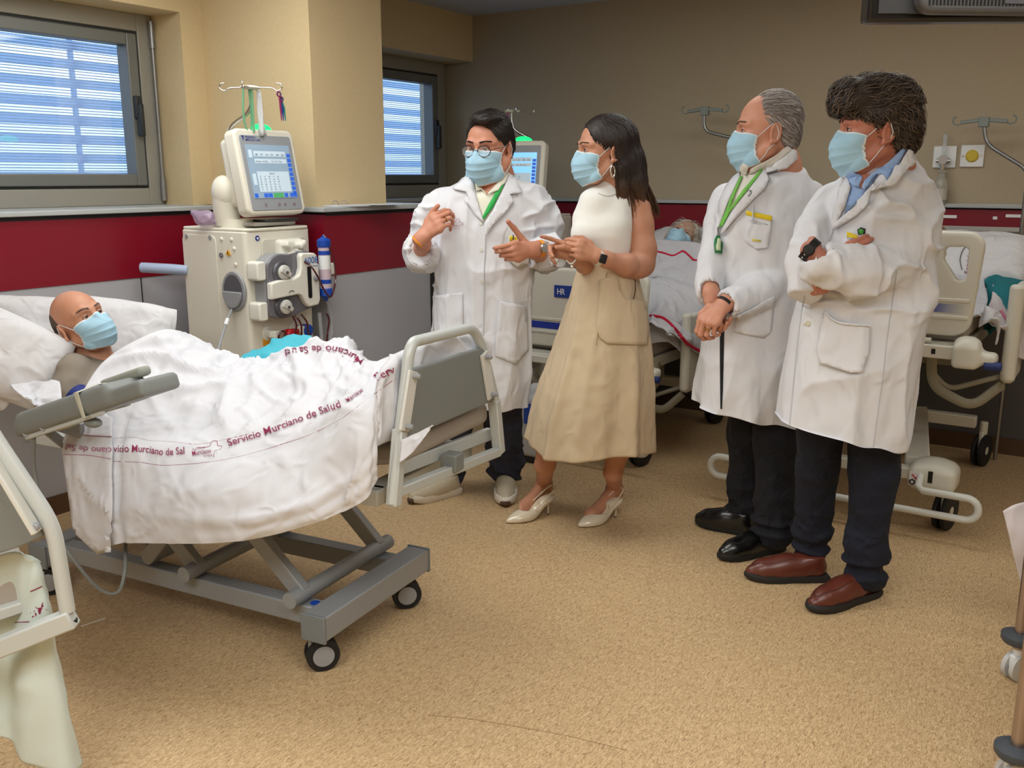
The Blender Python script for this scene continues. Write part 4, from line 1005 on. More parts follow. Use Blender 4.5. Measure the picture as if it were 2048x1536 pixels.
# shoes ---------------------------------------------------------------------------
def leg_rows(): pass
def fold_disp(P, F, amps, seed=0):
    """cloth creases: list of (amp, (fx,fy,fz), ridged, mask fn)"""
    N = normals(P, F); D = np.zeros(len(P))
    for k, (am, fr_, rg, mf) in enumerate(amps):
        q = P*np.array(fr_); q = q+.35*noise3(q*.5+7, seed+k+50)[:, None]
        v = ridged(q, seed+k) if rg else noise3(q, seed+k)
        if rg: v = np.maximum(v, -.2)**1 if False else np.where(v > 0, v**2, v*.25)
        D += am*v*(mf(P) if mf else 1)
    return P+N*D[:, None]
def shoe(toe, heel, kind, parent, name='shoe', w=.05):
    """toe, heel: floor points in the parent's frame"""
    toe = Vector(toe); heel = Vector(heel); d = (toe-heel); d.z = 0; L = d.length; d.normalize(); x = Vector((d.y, -d.x, 0))
    def q(a, b, c): return heel+d*(b*L)+x*a+Vector((0, 0, c))
    lo = [min(toe[i], heel[i])-.09 for i in range(3)]; hi = [max(toe[i], heel[i])+.09 for i in range(3)]; lo[2] = -.01; hi[2] = .16
    if kind == 'pump': return None
    M_ = {'oxford': (mat('black_leather', (12, 12, 13), .28, coat=.3), mat('black_sole', (18, 18, 18), .7)),
          'loafer': (mat('brown_leather', (96, 44, 32), .38, var=.15, vscale=20, coat=.15), mat('dark_sole', (34, 32, 32), .7)),
          'sneaker': (mat('cream_suede', (196, 186, 164), .85, var=.06, vscale=14), mat('white_sole', (224, 218, 206), .6))}[kind]
    S = SDF(lo, hi, .0035); tk = .028 if kind != 'sneaker' else .036
    S.chain([(q(0, .16, .045), .036), (q(0, .35, .045), .037), (q(0, .6, .040), .040), (q(0, .80, .035), .036), (q(0, .93-.0, .030), .024)], .03)
    S.chain([(q(0, .13, .055), .034), (q(0, .16, .085), .036)], .03)
    S.chain([(q(0, .22, .075), .034), (q(0, .5, .058), .034), (q(0, .75, .042), .030)], .03)
    S.fn(lambda X, Y, Z: Z-tk*.75+0*X, lo, hi, .002, sub=True)
    S.fn(lambda X, Y, Z: .100-Z+0*X, lo, hi, .004, sub=True)
    P, F = S.mesh(); P = relax(P, F, 1, .4)
    o = mk(name, P, F, M_[0], parent, True, angle=0)
    # sole outline
    pr = [(0, .026), (.08, .033), (.25, .034), (.45, .035), (.62, .041), (.78, .040), (.90, .032), (.97, .018), (1.0, .004)]
    out = [(a, b) for b, a in pr]+[(-a, b) for b, a in pr[::-1]]
    k = w/.041*.95; b = MB(); n = len(out)
    def lv(z, g): return [q(a*k*g, -.02+b_*1.04 if g > 1 else b_, z+(.010*max(0, b_-.75)*4 if z < .01 else (.008*max(0, b_-.8)*5))) for a, b_ in out]
    R_ = [lv(0.0, .97), lv(.006, 1.02), lv(tk-.008, 1.04), lv(tk, 1.0)]
    vs = [p for r in R_ for p in r]; fs = [(i*n+j, i*n+(j+1) % n, (i+1)*n+(j+1) % n, (i+1)*n+j) for i in range(3) for j in range(n)]
    fs += [tuple(range(n))[::-1], tuple(range(3*n, 4*n))]; b.add(vs, fs)
    b.build('sole', M_[1], o, smooth=True, angle=.9)
    if kind == 'sneaker':
        l = MB()
        for i in range(5):
            t = .42+.07*i; z = .088-.009*i; l.tube(crv([q(-.022, t, z-.01), q(0, t+.015, z+.008), q(.022, t+.03, z-.01)], 4), .003, 6); l.tube(crv([q(.022, t, z-.01), q(0, t+.015, z+.009), q(-.022, t+.03, z-.01)], 4), .003, 6)
        l.build('laces', mat('lace_white', (232, 230, 224), .8), o)
        t_ = MB(); t_.tube([q(-.02, .99, .018), q(0, 1.03, .02), q(.02, .99, .018)], [.010, .012, .010], 8); t_.build('toe_bumper', mat('brown_rubber', (84, 62, 44), .7), o)
    if kind == 'oxford':
        l = MB()
        for i in range(4):
            t = .38+.06*i; z = .098-.010*i; l.tube(crv([q(-.016, t, z-.006), q(0, t+.01, z), q(.016, t+.02, z-.006)], 4), .0018, 5)
        l.tube(crv([q(0, .36, .10), q(.02, .38, .11), q(.03, .42, .095)], 4), .0016, 5); l.tube(crv([q(0, .36, .10), q(-.02, .38, .11), q(-.03, .42, .095)], 4), .0016, 5)
        l.build('laces', M_[0], o)
    if kind == 'loafer':
        BV = BVHTree.FromPolygons(P.tolist(), F.tolist())
        def dn(a, bb, off=.001):
            p = q(a, bb, .2); r = BV.ray_cast(p, Vector((0, 0, -1))); return (r[0]+Vector((0, 0, off))) if r[0] else q(a, bb, .05)
        l = MB(); pts = [dn(.030*math.cos(t), .60+.33*math.sin(t)) for t in [math.radians(a) for a in range(-25, 206, 10)]]
        l.tube(pts, .0016, 5); l.tube([dn(.036*(-1+i/5), .44+.0*i) for i in range(11)], .0018, 5)
        l.build('seam', mat('brown_seam', (70, 30, 22), .5), o)
    return o
def collar(fr_R, c, rx, ry, parent, m, half_open=25, h=.042, drop=.05, flare=.016, tip=.035, name='shirt_collar', back=.012, tilt=18, th=.0022, noise=0.0):
    """turned-down collar ring round the neck; fr_R: 3x3 turning local (-y front) into the person frame"""
    R = np.array(fr_R)@np.array(Matrix.Rotation(math.radians(tilt), 3, 'X')); G = []
    N = 44
    for i in range(N+1):
        a = math.radians(half_open)+(2*math.pi-2*math.radians(half_open))*i/N     # 0 = front
        fx, fy = math.sin(a), -math.cos(a); front = max(0, (1-abs(a-math.pi)/math.pi)) ; fr_ = abs(a-math.pi)/math.pi
        tp = max(0, (fr_-.72)/.28)**1.5; row = []
        for (off, z) in ((-.001, -h*.9), (.0, -h*.3), (.001, h*.35+back*(1-fr_)), (.004, h*.5+back*(1-fr_)), (.009, h*.42+back*(1-fr_)), (flare*.75, -h*.15-tip*.3*tp), (flare, -drop*.55-tip*.7*tp), (flare+.004, -drop*.8-tip*tp)):
            row.append(np.array(c)+R@np.array(((rx+off)*fx, (ry+off)*fy-tp*.006, z)))
        G.append([Vector(p) for p in row])
    b = MB(); b.grid(G); return b.build(name, m, parent, solid=th, angle=0, subsurf=1)
# ------------------------------------------------------------------ the people
M_coat = mat('lab_coat_white', (222, 223, 229), .85, bump=.15, bscale=700, sheen=.1, var=.02, vscale=5, wr=(4.5, .011, .22))
M_btn = mat('button_pearl', (222, 220, 212), .35); M_thread = mat('coat_seam', (196, 198, 204), .9)
M_navy = mat('trousers_navy', (16, 20, 36), .9, bump=.2, bscale=500, var=.12, vscale=9, wr=(6, .012, .8))
M_slate = mat('trousers_slate', (44, 48, 66), .9, bump=.2, bscale=500, var=.12, vscale=9, wr=(6, .012, .8))
M_yel = mat('pocket_yellow', (232, 204, 44), .8); M_maroon = mat('print_maroon', (150, 36, 74), .8)
M_steel = mat('watch_steel', (190, 190, 190), .25, .9); M_black = mat('black_plastic', (16, 16, 18), .4)
M_gold = mat('gold', (212, 170, 90), .25, 1.0)
def pfr(px, py, D):
    r = ray(px, py)*D; return Fr(r.x, r.y, YAW)
class Per:
    def __init__(s, px, D, headpx, hs, R, skinm, **hk):
        s.fr = pfr(px, 900, D); s.D = D; s.S = FPX/(s.D*_c+.25); s.skinm = skinm; s.R = R; s.hs = hs; s.hk = hk
        s.hc = np.array(s.L(*headpx)); s.sk = []
    def L(s, px, py, y=0.0): return np.array(s.fr.Y(px, py, y))
    def G(s, px, py): return s.fr.Z(px, py, 0.0)
    def r(s, p): return p/s.S
    def H(s, a, b, c): return tf(np.array((a, b, c), float), s.R, s.hc, s.hs)
    def rows(s, rw):
        out = []
        for (py, xl, xr, yc, ry) in rw:
            a = s.L(xl, py, yc); b = s.L(xr, py, yc); out.append(((a[2]+b[2])/2, (a[0]+b[0])/2, yc, (b[0]-a[0])/2, ry))
        return out
    def body(s, label, lid=.35, gaze=(0, 0)):
        s.sk += head_parts(s.R, s.hc, s.hs, lid=lid, **s.hk)
        P, F = joinm(s.sk); o = mk('person', P, F, s.skinm, None, True, angle=0)
        o.location = s.fr.o; o.rotation_euler = (0, 0, s.fr.rot); tag(o, label, 'person')
        s.o = o; add_eyes(s.R, s.hc, s.hs, o, gaze, lid); return o
    def under(s, rows, legs, arms, h=.011):
        """the plain body beneath the clothes"""
        lo = np.array([-.45, -.4, 0.02]); hi = np.array([.45, .4, 1.75]); S = SDF(lo, hi, h)
        S.stack(s.rows(rows), .02)
        for c in legs+arms: S.chain(c, .03)
        P, F = S.mesh(); s.sk.append((P, F))
def cloth(per, name, S, m, folds, it=1, parent=None, hem=None):
    P, F = S.mesh(); P = relax(P, F, 1, .5); P = fold_disp(P, F, folds, seed=len(name)+int(per.D*10)); P = relax(P, F, it, .35)
    if hem: P[:, 2] = np.maximum(P[:, 2], hem(P))
    return mk(name, P, F, m, parent or per.o, True, angle=0)
def button(per, bvh, px, py, r=.006, m=None, name='button'):
    h = hit(bvh, px, py)
    if h[0] is None: return
    n = per.fr.Ri@h[1]; p = per.fr.loc(h[0]); n = n if n.dot(per.fr.Ri@(CAM-h[0])) > 0 else -n
    R = n.to_track_quat('Z', 'Y').to_matrix(); b = MB(); b.lathe([(r*.6, -.001), (r, .0005), (r*1.02, .0022), (r*.8, .003), (r*.75, .0022), (.0001, .0022)], p, 16, R)
    b.build(name, m or M_btn, per.o)
def band(per, a, b, t, rx, w, th, m, name, nrm=None, parent=None, seg=28):
    """bracelet or watch strap round a wrist: centre on a->b at t"""
    a = Vector(a); b = Vector(b); c = a.lerp(b, t); ax = (b-a).normalized(); R = ax.to_track_quat('Z', 'Y').to_matrix()
    q = MB(); q.lathe([(rx, -w/2), (rx+th, -w/2), (rx+th, w/2), (rx, w/2), (rx, -w/2)], c, seg, R)
    return q.build(name, m, parent or per.o), c, ax
def legs_sdf(per, chains, h=.0065, flare=None):
    pts = [p for c in chains for p, r in c]; lo = [min(p[i] for p in pts)-.15 for i in range(3)]; hi = [max(p[i] for p in pts)+.15 for i in range(3)]; lo[2] = max(lo[2], .02)
    S = SDF(lo, hi, h)
    for c in chains: S.chain(c, .02)
    return S
def trouser_folds(zlo):
    return [(.022, (5, 5, 24), True, lambda P: np.clip((zlo+.24-P[:, 2])/.16, 0, 1)), (.006, (9, 9, 6), True, None), (.004, (18, 18, 10), False, None)]

# ---- first doctor: dark hair, glasses, hands raised ------------------------------
A = Per(966, 4.19, (978, 296), 1.13, Rxyz(-27, 9, 1), skin('skin_ruddy', (200, 138, 112)), jaw=1.14, heavy=1.0)
nb = A.L(978, 372, .04)
A.sk.append((lambda S: S.mesh())(SDF(nb-.13, nb+.16, .006).chain([(A.H(0, .040, -.10), .062), (nb+(-.01, -.01, 0), .062), (nb+(0, .0, -.06), .07)], .02)))
# hands
PO1 = [(30, 42, 22, -3), (36, 48, 26, 0), (42, 52, 28, 3), (48, 52, 30, 8)]
wrA = A.L(846, 474, -.20); elA = A.L(838, 512, .02)
S, tp, hfA = hand_sdf(wrA, (.62, -.05, .60), (-.38, -.86, .32), -1, PO1, 1.12, arm=[(wrA+(-.004, .05, -.03), .031), (np.array(elA), .045)], thumb=((.040, .052, -.006), (.050, .088, -.004), (.046, .120, .006)))
A.sk.append(S.mesh())
wrB = A.L(1066, 499, -.26); elB = A.L(1090, 512, .02)
S, tpB, hfB = hand_sdf(wrB, (-.78, -.50, -.06), (.45, -.84, .12), 1, [(20, 48, 28, -8), (36, 54, 30, -2), (46, 56, 30, 4), (50, 52, 30, 12)], 1.10, arm=[(wrB+(.012, .05, -.012), .032), (np.array(elB), .046)], thumb=((.050, .040, -.012), (.088, .066, -.012), (.114, .092, -.006)))
A.sk.append(S.mesh())
ft = [A.G(870, 1002), A.G(1012, 985)]
hipL, hipR = A.L(925, 745, .02), A.L(1000, 745, .02)
ankL = np.array(A.G(892, 985))+(0, .03, .1); ankR = np.array(A.G(1010, 985))+(0, .06, .1)
A.under([(372, 940, 1020, .03, .07), (400, 905, 1045, .03, .09), (520, 900, 1050, .03, .13), (650, 895, 1040, .03, .13), (760, 900, 1035, .03, .12)],
        [[(hipL, .08), ((hipL+ankL)/2, .055), (ankL, .035)], [(hipR, .08), ((hipR+ankR)/2, .055), (ankR, .035)]],
        [[(A.L(895, 415, .03), .035), (A.L(866, 460, .04), .035), (elA, .032)], [(A.L(1056, 415, .03), .035), (elB, .032)]])
A.body('person with dark hair and round glasses in a white lab coat, gesturing with both hands', lid=.30, gaze=(-.25, -.35))
M_hairA = mat('hair_dark_brown', (30, 21, 17), .48, var=.4, vscale=90, bump=1.0, bscale=260, stretch=(1, 1, .25))
def growA(S):
    S.ell((0, .016, .048), (.086, .100, .094), .01); S.ell((0, .05, .0), (.080, .065, .075), .02)
    S.ell((.012, -.045, .112), (.058, .05, .028), .02)
def cutA(S):
    S.ell((0, -.10, .022), (.066, .085, .078), .012, sub=True)
    S.box((0, -.12, -.05), (.3, .20, .14), r=.01, k=.012, sub=True)
    S.box((0, -.02, -.105), (.3, .3, .15), np.array(Matrix.Rotation(-.55, 3, 'X')), r=.01, k=.01, sub=True)
    for sx in (-1, 1): S.ell((sx*.092, .012, -.012), (.03, .022, .034), .006, sub=True)
ho, HP, HF, HB = hair_shell(A.R, A.hc, A.hs, A.o, M_hairA, growA, cutA, noise_amp=.0022)
def dA(p):
    if p.z > .085: return (.9 if p.x > -.03 else -.6, .45, .15)
    return (0, .75, -.8)
strands(A.R, A.hc, A.hs, ho, M_hairA, HB, scalp_roots(HP, HF, 1500, 2), dA, (6, 10), .010, .0016, .0022, 3)
brows(A.R, A.hc, A.hs, A.o, M_hairA, 1.14, 1.0)
face_mask(A.R, A.hc, A.hs, A.o, 1.14, 1.0, low=.008, seed=1, edge=.066)
# glasses
gl = MB()
for sx in (-1, 1):
    pts = [A.H(sx*.034+.0245*math.cos(a), -.108+.010*abs(math.cos(a)*sx+0)*(1 if math.cos(a)*sx > 0 else 0), +.001+.021*math.sin(a)) for a in np.linspace(0, 2*math.pi, 25)[:-1]]
    gl.tube(pts, .0022, 6, closed=True)
    gl.tube([A.H(sx*.058, -.100, .004), A.H(sx*.074, -.085, .008), A.H(sx*.086, -.03, .010), A.H(sx*.088, .012, .012)], .0018, 6)
gl.tube(crv([A.H(-.011, -.109, .004), A.H(0, -.112, .008), A.H(.011, -.109, .004)], 5), .0016, 6)
go = gl.build('glasses', mat('tortoise_frame', (62, 26, 22), .25, coat=.4), A.o)
for sx in (-1, 1):
    b = MB(); b.add([A.H(sx*.034+.0235*math.cos(a), -.108, -.002+.020*math.sin(a)) for a in np.linspace(0, 2*math.pi, 21)[:-1]], [tuple(range(20))])
    b.build('lens', mat('lens_glass', (255, 255, 255), .03, alpha=.12, spec=.8), go, smooth=False)
# coat
S = SDF((-.42, -.34, .45), (.42, .34, 1.62), .0065)
S.stack(A.rows([(352, 945, 1012, .045, .075), (366, 912, 1042, .04, .10), (386, 884, 1064, .035, .125), (420, 874, 1074, .03, .15), (470, 876, 1072, .02, .165), (540, 874, 1062, .01, .175),
                (620, 871, 1060, .0, .18), (700, 872, 1058, .0, .18), (760, 873, 1056, .0, .18), (802, 874, 1052, .0, .175), (824, 874, 1051, .0, .175)]), .02, p=2.3)
# sleeves
shL = A.L(884, 408, .03); shR = A.L(1064, 408, .03)
cfL = A.L(845, 506, -.06); cfR = A.L(1092, 506, -.09)
S.chain([(shL, A.r(30)), (A.L(866, 450, .04), A.r(31)), (A.L(846, 500, .03), A.r(30))], .03)
S.chain([(A.L(846, 500, .03), A.r(30)), (cfL, A.r(31))], .012)
S.chain([(shR, A.r(30)), (A.L(1084, 450, .05), A.r(31)), (A.L(1090, 508, .05), A.r(31))], .03)
S.chain([(A.L(1090, 508, .05), A.r(31)), (cfR, A.r(29))], .012)
S.ell(A.L(962, 362, -.10), (.058, .085, .055), .02, sub=True)
S.cap(cfL+(0, -.06, .02), cfL+(0, .0, 0), A.r(25), A.r(24), .004, sub=True)
S.cap(cfR+(-.02, -.06, .0), cfR+(0, .0, 0), A.r(24), A.r(23), .004, sub=True)
def cutz(S, per, py, lo, hi, slope=0):
    z0 = per.L(966, py)[2]; S.fn(lambda X, Y, Z: Z-z0+slope*X, lo, hi, .002, sub=True)
LOW_ = lambda P: np.clip((1.25-P[:, 2])/.5, 0, 1)
armA = lambda P: np.clip((np.abs(P[:, 0])-.17)/.04, 0, 1)*np.clip((P[:, 2]-.95)/.1, 0, 1)
coatA = cloth(A, 'lab_coat', S, M_coat, [(.022, (10, 10, 1.0), True, LOW_), (.012, (7, 7, 4), True, None), (.020, (8, 14, 20), True, armA), (.004, (24, 24, 14), False, None)], hem=lambda P: A.L(966, 804)[2]+.004*np.sin(P[:, 0]*40+P[:, 1]*30))
BV = bvh_of([coatA])
def Z1(x, y): return (780+x/4.3875, 210+y/4.3875)
sh = patch('shirt', BV, [Z1(*q) for q in ((715, 560), (1030, 560), (985, 760), (900, 930), (826, 1030), (770, 870), (725, 740))], mat('shirt_cream', (232, 230, 214), .85, bump=.2, bscale=600), A.o, A.fr, .004, .003)
patch('neck_skin', BV, [Z1(*q) for q in ((735, 560), (1010, 560), (960, 680), (905, 750), (852, 796), (800, 740), (755, 660))], A.skinm, A.o, A.fr, .010, .002)
patch('shirt_collar', BV, [Z1(*q) for q in ((706, 575), (728, 590), (752, 660), (798, 738), (846, 800), (795, 762), (750, 772), (736, 720), (718, 650))], mat('shirt_cream', ()), A.o, A.fr, .015, .003)
patch('shirt_collar', BV, [Z1(*q) for q in ((1034, 580), (1012, 590), (968, 672), (905, 748), (850, 802), (900, 778), (952, 762), (975, 722), (1008, 700), (1030, 640))], mat('shirt_cream', ()), A.o, A.fr, .015, .003)
patch('lapel', BV, [Z1(*q) for q in ((700, 600), (735, 740), (775, 880), (828, 1040), (740, 960), (650, 830), (700, 850), (668, 765), (560, 748), (640, 660))], M_coat, A.o, A.fr, .010, .004)
patch('lapel', BV, [Z1(*q) for q in ((1035, 590), (1100, 660), (1150, 780), (1048, 790), (1082, 850), (1000, 960), (900, 1060), (838, 1160), (826, 1040), (900, 930), (980, 770), (1020, 680))], M_coat, A.o, A.fr, .010, .004)
patch('lanyard', BV, [Z1(*q) for q in ((1000, 700), (975, 760), (905, 900), (826, 1010), (812, 985), (870, 870), (930, 770), (975, 715))], mat('lanyard_green', (40, 170, 76), .7), A.o, A.fr, .013, .0015)
collar(np.array(Matrix.Rotation(math.radians(-10), 3, 'Z')), A.L(980, 366, .05), .105, .10, A.o, M_coat, half_open=62, h=.05, drop=.06, flare=.020, tip=.0, tilt=14, name='coat_collar', back=.02)
strip('placket_edge', BV, [Z1(*q) for q in ((838, 1160), (834, 1300), (826, 1450))]+[(968, 600), (966, 700), (972, 800)], .0022, M_thread, A.o, A.fr, .002)
for q in (Z1(795, 1040), Z1(800, 1272), (965, 562)): button(A, BV, *q, r=.0085)
pk = patch('breast_pocket', BV, [Z1(*q) for q in ((1040, 1150), (1200, 1165), (1215, 1300), (1210, 1400), (1110, 1430), (1030, 1360), (1034, 1250))], mat('pocket_cloth', (226, 226, 220), .85), A.o, A.fr, .006, .003)
patch('pocket_tab', BV, [Z1(*q) for q in ((1043, 1145), (1110, 1160), (1112, 1205), (1043, 1190))], M_yel, A.o, A.fr, .012, .001)
strip('pen', BV, [Z1(1070, 1138), Z1(1074, 1215)], .0022, mat('pen_blue', (30, 34, 90), .4), A.o, A.fr, .014)
for (cx, cy) in ((1075, 1285), (1100, 1280), (1082, 1310), (1102, 1302)):
    strip('pocket_emblem', BV, [Z1(cx+12*math.cos(t), cy+14*math.sin(t)) for t in np.linspace(0, 6.28, 10)], .0012, mat('emblem_green', (40, 130, 80), .7), A.o, A.fr, .010)
for pl in (((868, 592), (926, 585), (928, 700), (870, 700)), ((1000, 602), (1052, 612), (1056, 700), (1030, 728), (990, 712), (992, 640))):
    patch('hip_pocket', BV, pl, M_coat, A.o, A.fr, .006, .003)
# embroidered mark on the chest
text_on('chest_lettering', BV, 'Murciano', [Z1(497, 1072), Z1(600, 1066)], 5.6, M_maroon, A.o, A.fr, .004)
text_on('chest_lettering', BV, 'Servicio', [Z1(515, 1048), Z1(560, 1044)], 2.6, M_maroon, A.o, A.fr, .004)
text_on('chest_lettering', BV, 'de Salud', [Z1(548, 1090), Z1(592, 1088)], 2.6, M_maroon, A.o, A.fr, .004)
strip('chest_emblem', BV, [Z1(*q) for q in ((530, 1032), (575, 1030), (582, 1006), (598, 998), (612, 1008), (612, 1030), (640, 1034), (642, 1052), (616, 1058), (606, 1088))], .0007, M_maroon, A.o, A.fr, .004)
# cuffs rolled
for c0, ax, rr in ((cfL+(0, -.018, .002), (.05, -.9, .25), A.r(29)), (cfR+(0, -.02, 0), (-.25, -.9, .05), A.r(27))):
    Rr = Vector(ax).to_track_quat('Z', 'Y').to_matrix(); b = MB(); b.lathe([(rr*.88, .012), (rr*.98, .016), (rr*1.06, .008), (rr*1.08, -.02), (rr*1.02, -.05), (rr*.9, -.05), (rr*.86, 0)], c0, 30, Rr)
    co = b.build('cuff', M_coat, A.o, angle=0, subsurf=1)
ob, c, ax = band(A, hfA['q'](0, -.035, 0), hfA['q'](0, .0, 0), .3, .032, .008, .002, mat('wristband_orange', (236, 150, 40), .5), 'wristband')
rg, c, ax = band(A, hfA['q'](-.010, .100, -.003), hfA['q'](-.010, .116, -.014), .5, .0118, .003, .0012, M_gold, 'ring')
ob, c, ax = band(A, hfB['q'](0, -.05, 0), hfB['q'](0, .0, 0), .35, .033, .016, .003, mat('wristband_orange', ()), 'watch_strap')
vd = (A.fr.Ri@(CAM-A.fr.wld(c))).normalized(); vd = (vd-ax*vd.dot(ax)+Vector((.5, 0, 0))*0).normalized()
q = MB(); q.lathe([(.0001, 0), (.019, 0), (.020, .004), (.017, .009), (.0001, .010)], c+vd*.032, 24, vd.to_track_quat('Z', 'Y').to_matrix()); q.build('watch_case', M_steel, ob)
S = legs_sdf(A, [[(hipL, .10), ((hipL+ankL)/2, .088), (ankL+(0, 0, .08), .082), (ankL+(.0, 0, -.0), .075)], [(hipR, .105), ((hipR+ankR)/2, .090), (ankR+(0, 0, .08), .080), (ankR+(0, 0, .0), .074)]])
cloth(A, 'trousers', S, M_slate, trouser_folds(.05))
shoe(A.G(822, 1008), A.G(916, 985), 'sneaker', A.o, w=.05)
shoe(A.G(1011, 1014), A.G(1012, 955), 'sneaker', A.o, w=.058)

# ---- woman in a white sleeveless top and beige skirt -----------------------------
Wm = Per(1200, 3.90, (1210, 303), 1.10, Rxyz(-80, 3, 0), skin('skin_tan', (196, 140, 112)), jaw=.94)
W_ = Wm
elW = W_.L(1284, 536, -.06); shW = W_.L(1278, 422, .0); wrW = W_.L(1196, 513, -.20)
lo = np.array([-.05, -.36, .95]); 
S, tp, hw = hand_sdf(wrW, (-.88, -.18, .34), (-.30, -.88, .36), 1, [(38, 42, 20, -2), (42, 46, 22, 0), (46, 48, 24, 3), (50, 48, 26, 6)], 1.02,
    arm=[(W_.L(1215, 520, -.185), .030), (W_.L(1250, 530, -.13), .044), (W_.L(1280, 533, -.07), .050)], thumb=((.04, .045, -.01), (.048, .08, -.014), (.04, .11, -.016)))
W_.sk.append(S.mesh())
S = SDF(np.minimum(elW, shW)-.12, np.maximum(elW, shW)+.12, .004)
S.chain([(W_.L(1276, 418, .0), .056), (W_.L(1279, 450, -.01), .056), (W_.L(1285, 500, -.035), .056), (W_.L(1283, 528, -.05), .052), (W_.L(1272, 532, -.08), .050), (W_.L(1250, 530, -.13), .044)], .02)
W_.sk.append(S.mesh())
wrW2 = W_.L(1150, 515, -.16)
S, tp2, hw2 = hand_sdf(wrW2, (-.80, -.25, .42), (.10, .80, .50), -1, [(4, 10, 6, -4), (45, 50, 25, 0), (55, 52, 28, 2), (60, 52, 30, 5)], 1.0,
    arm=[(W_.L(1168, 530, -.10), .032), (W_.L(1200, 545, .0), .042)], thumb=((.035, .045, -.015), (.036, .08, -.028), (.026, .105, -.036)))
W_.sk.append(S.mesh())
aR = np.array(W_.G(1228, 1022))+(0, 0, .12); aL = np.array(W_.G(1088, 1012))+(0, 0, .12)
lo = np.array([-.35, -.2, .0]); hi = np.array([.35, .3, 1.65])
kneeR, kneeL = W_.L(1248, 840, .02), W_.L(1118, 830, .06)
def foot(S, toe, ank):
    toe = np.array(toe); h0 = ank+(0, 0, -.01); d = toe-ank; d[2] = 0; n = d/np.linalg.norm(d)
    S.chain([(h0, .032), (h0+n*.05+(0, 0, -.035), .030), (toe-n*.085+(0, 0, .030), .030), (toe-n*.05+(0, 0, .02), .02)], .02)
    S.chain([(h0, .034), (h0-n*.022+(0, 0, -.025), .030)], .02)
S = SDF(lo, hi, .006)
toeR, toeL = W_.G(1160, 1054), W_.G(1016, 1046)
S.chain([(W_.L(1240, 720, .02), .075), (kneeR, .058), (W_.L(1236, 900, .02)+(0, 0, 0), .052), (W_.L(1226, 945, .02), .040), (aR, .034)], .02)
S.chain([(W_.L(1150, 720, .03), .075), (kneeL, .058), (W_.L(1098, 890, .05), .055), (W_.L(1090, 930, .05), .044), (aL, .034)], .02)
foot(S, toeR, aR); foot(S, toeL, aL)
S.stack(W_.rows([(392, 1190, 1262, .01, .06), (420, 1182, 1266, .0, .08), (470, 1172, 1250, -.01, .09), (530, 1172, 1255, .0, .09), (640, 1160, 1270, .0, .10), (720, 1150, 1270, .0, .1)]), .02)
S.chain([(W_.H(0, .045, -.10), .053), (W_.L(1219, 385, .01), .056)], .02)
S.chain([(W_.L(1215, 396, .0), .042), (W_.L(1182, 412, .06), .042), (W_.L(1174, 450, .10), .040)], .02)
S.chain([(W_.L(1225, 392, .0), .05), (W_.L(1272, 412, .0), .055)], .03)
P, F = S.mesh(); W_.sk.append((relax(P, F, 1, .5), F))
W_.body('woman with long dark hair in a white sleeveless top and beige midi skirt', lid=.12, gaze=(0, -.05))
M_hairW = mat('hair_dark_ombre', (34, 21, 16), .40, var=.4, vscale=60, bump=1.0, bscale=300, stretch=(1, 1, .1))
def ombre():
    m = M_hairW; nt = m.node_tree; N = nt.nodes; L = nt.links; b = N['Principled BSDF']
    g = N.new('ShaderNodeNewGeometry'); tc = N.new('ShaderNodeTexCoord'); sp = N.new('ShaderNodeSeparateXYZ'); L.new(tc.outputs['Object'], sp.inputs[0])
    mr = N.new('ShaderNodeMapRange'); mr.inputs[1].default_value = 1.50; mr.inputs[2].default_value = 1.28; L.new(sp.outputs[2], mr.inputs[0])
    mx = N.new('ShaderNodeMix'); mx.data_type = 'RGBA'; mx.inputs[7].default_value = (*lin((120, 82, 50)), 1)
    src = b.inputs['Base Color'].links[0].from_socket; L.new(mr.outputs[0], mx.inputs[0]); L.new(src, mx.inputs[6]); L.new(mx.outputs[2], b.inputs['Base Color'])
ombre()
# hair body: cap on the head plus a falling sheet behind the ear
def growW(S):
    S.ell((0, .014, .045), (.083, .103, .090), .01)
    S.chain([((0, .05, .03), .075), ((0, .085, -.06), .062)], .03)
    for sx, yo, x2 in ((1, .045, .070), (-1, .04, .058)):
        S.chain([((sx*.05, .03, .03), .045), ((sx*.062, .045, -.06), .028), ((sx*x2*.96, yo, -.13), .020), ((sx*(x2*.94), yo, -.19), .006)], .025)
    S.chain([((0, .09, -.04), .055), ((.01, .108, -.12), .040), ((.015, .125, -.19), .012)], .03)
    S.chain([((.045, .09, -.04), .035), ((.052, .105, -.12), .028), ((.055, .122, -.19), .008)], .03)
def cutW(S):
    S.ell((0, -.105, .012), (.066, .088, .080), .012, sub=True)
    S.ell((0, -.08, -.09), (.075, .085, .10), .02, sub=True)
    S.ell((0, .02, -.13), (.05, .062, .12), .01, sub=True)
    for sx in (-1, 1): S.ell((sx*.094, -.004, -.014), (.028, .020, .034), .008, sub=True)
ho, HP, HF, HB = hair_shell(W_.R, W_.hc, W_.hs, W_.o, M_hairW, growW, cutW, noise_amp=.0015, lo=(-.13, -.14, -.26), hi=(.13, .19, .16), nf=40)
strands(W_.R, W_.hc, W_.hs, ho, M_hairW, HB, scalp_roots(HP, HF, 2200, 5), lambda p: ((.25 if p.x > 0 else -.25)*(1 if p.z > .05 else 0), .55 if p.z > .03 else .12, -1 if p.z < .09 else -.35), (10, 16), .012, .0015, .0018, 8)
rnd = random.Random(21); V_ = []; F_ = []
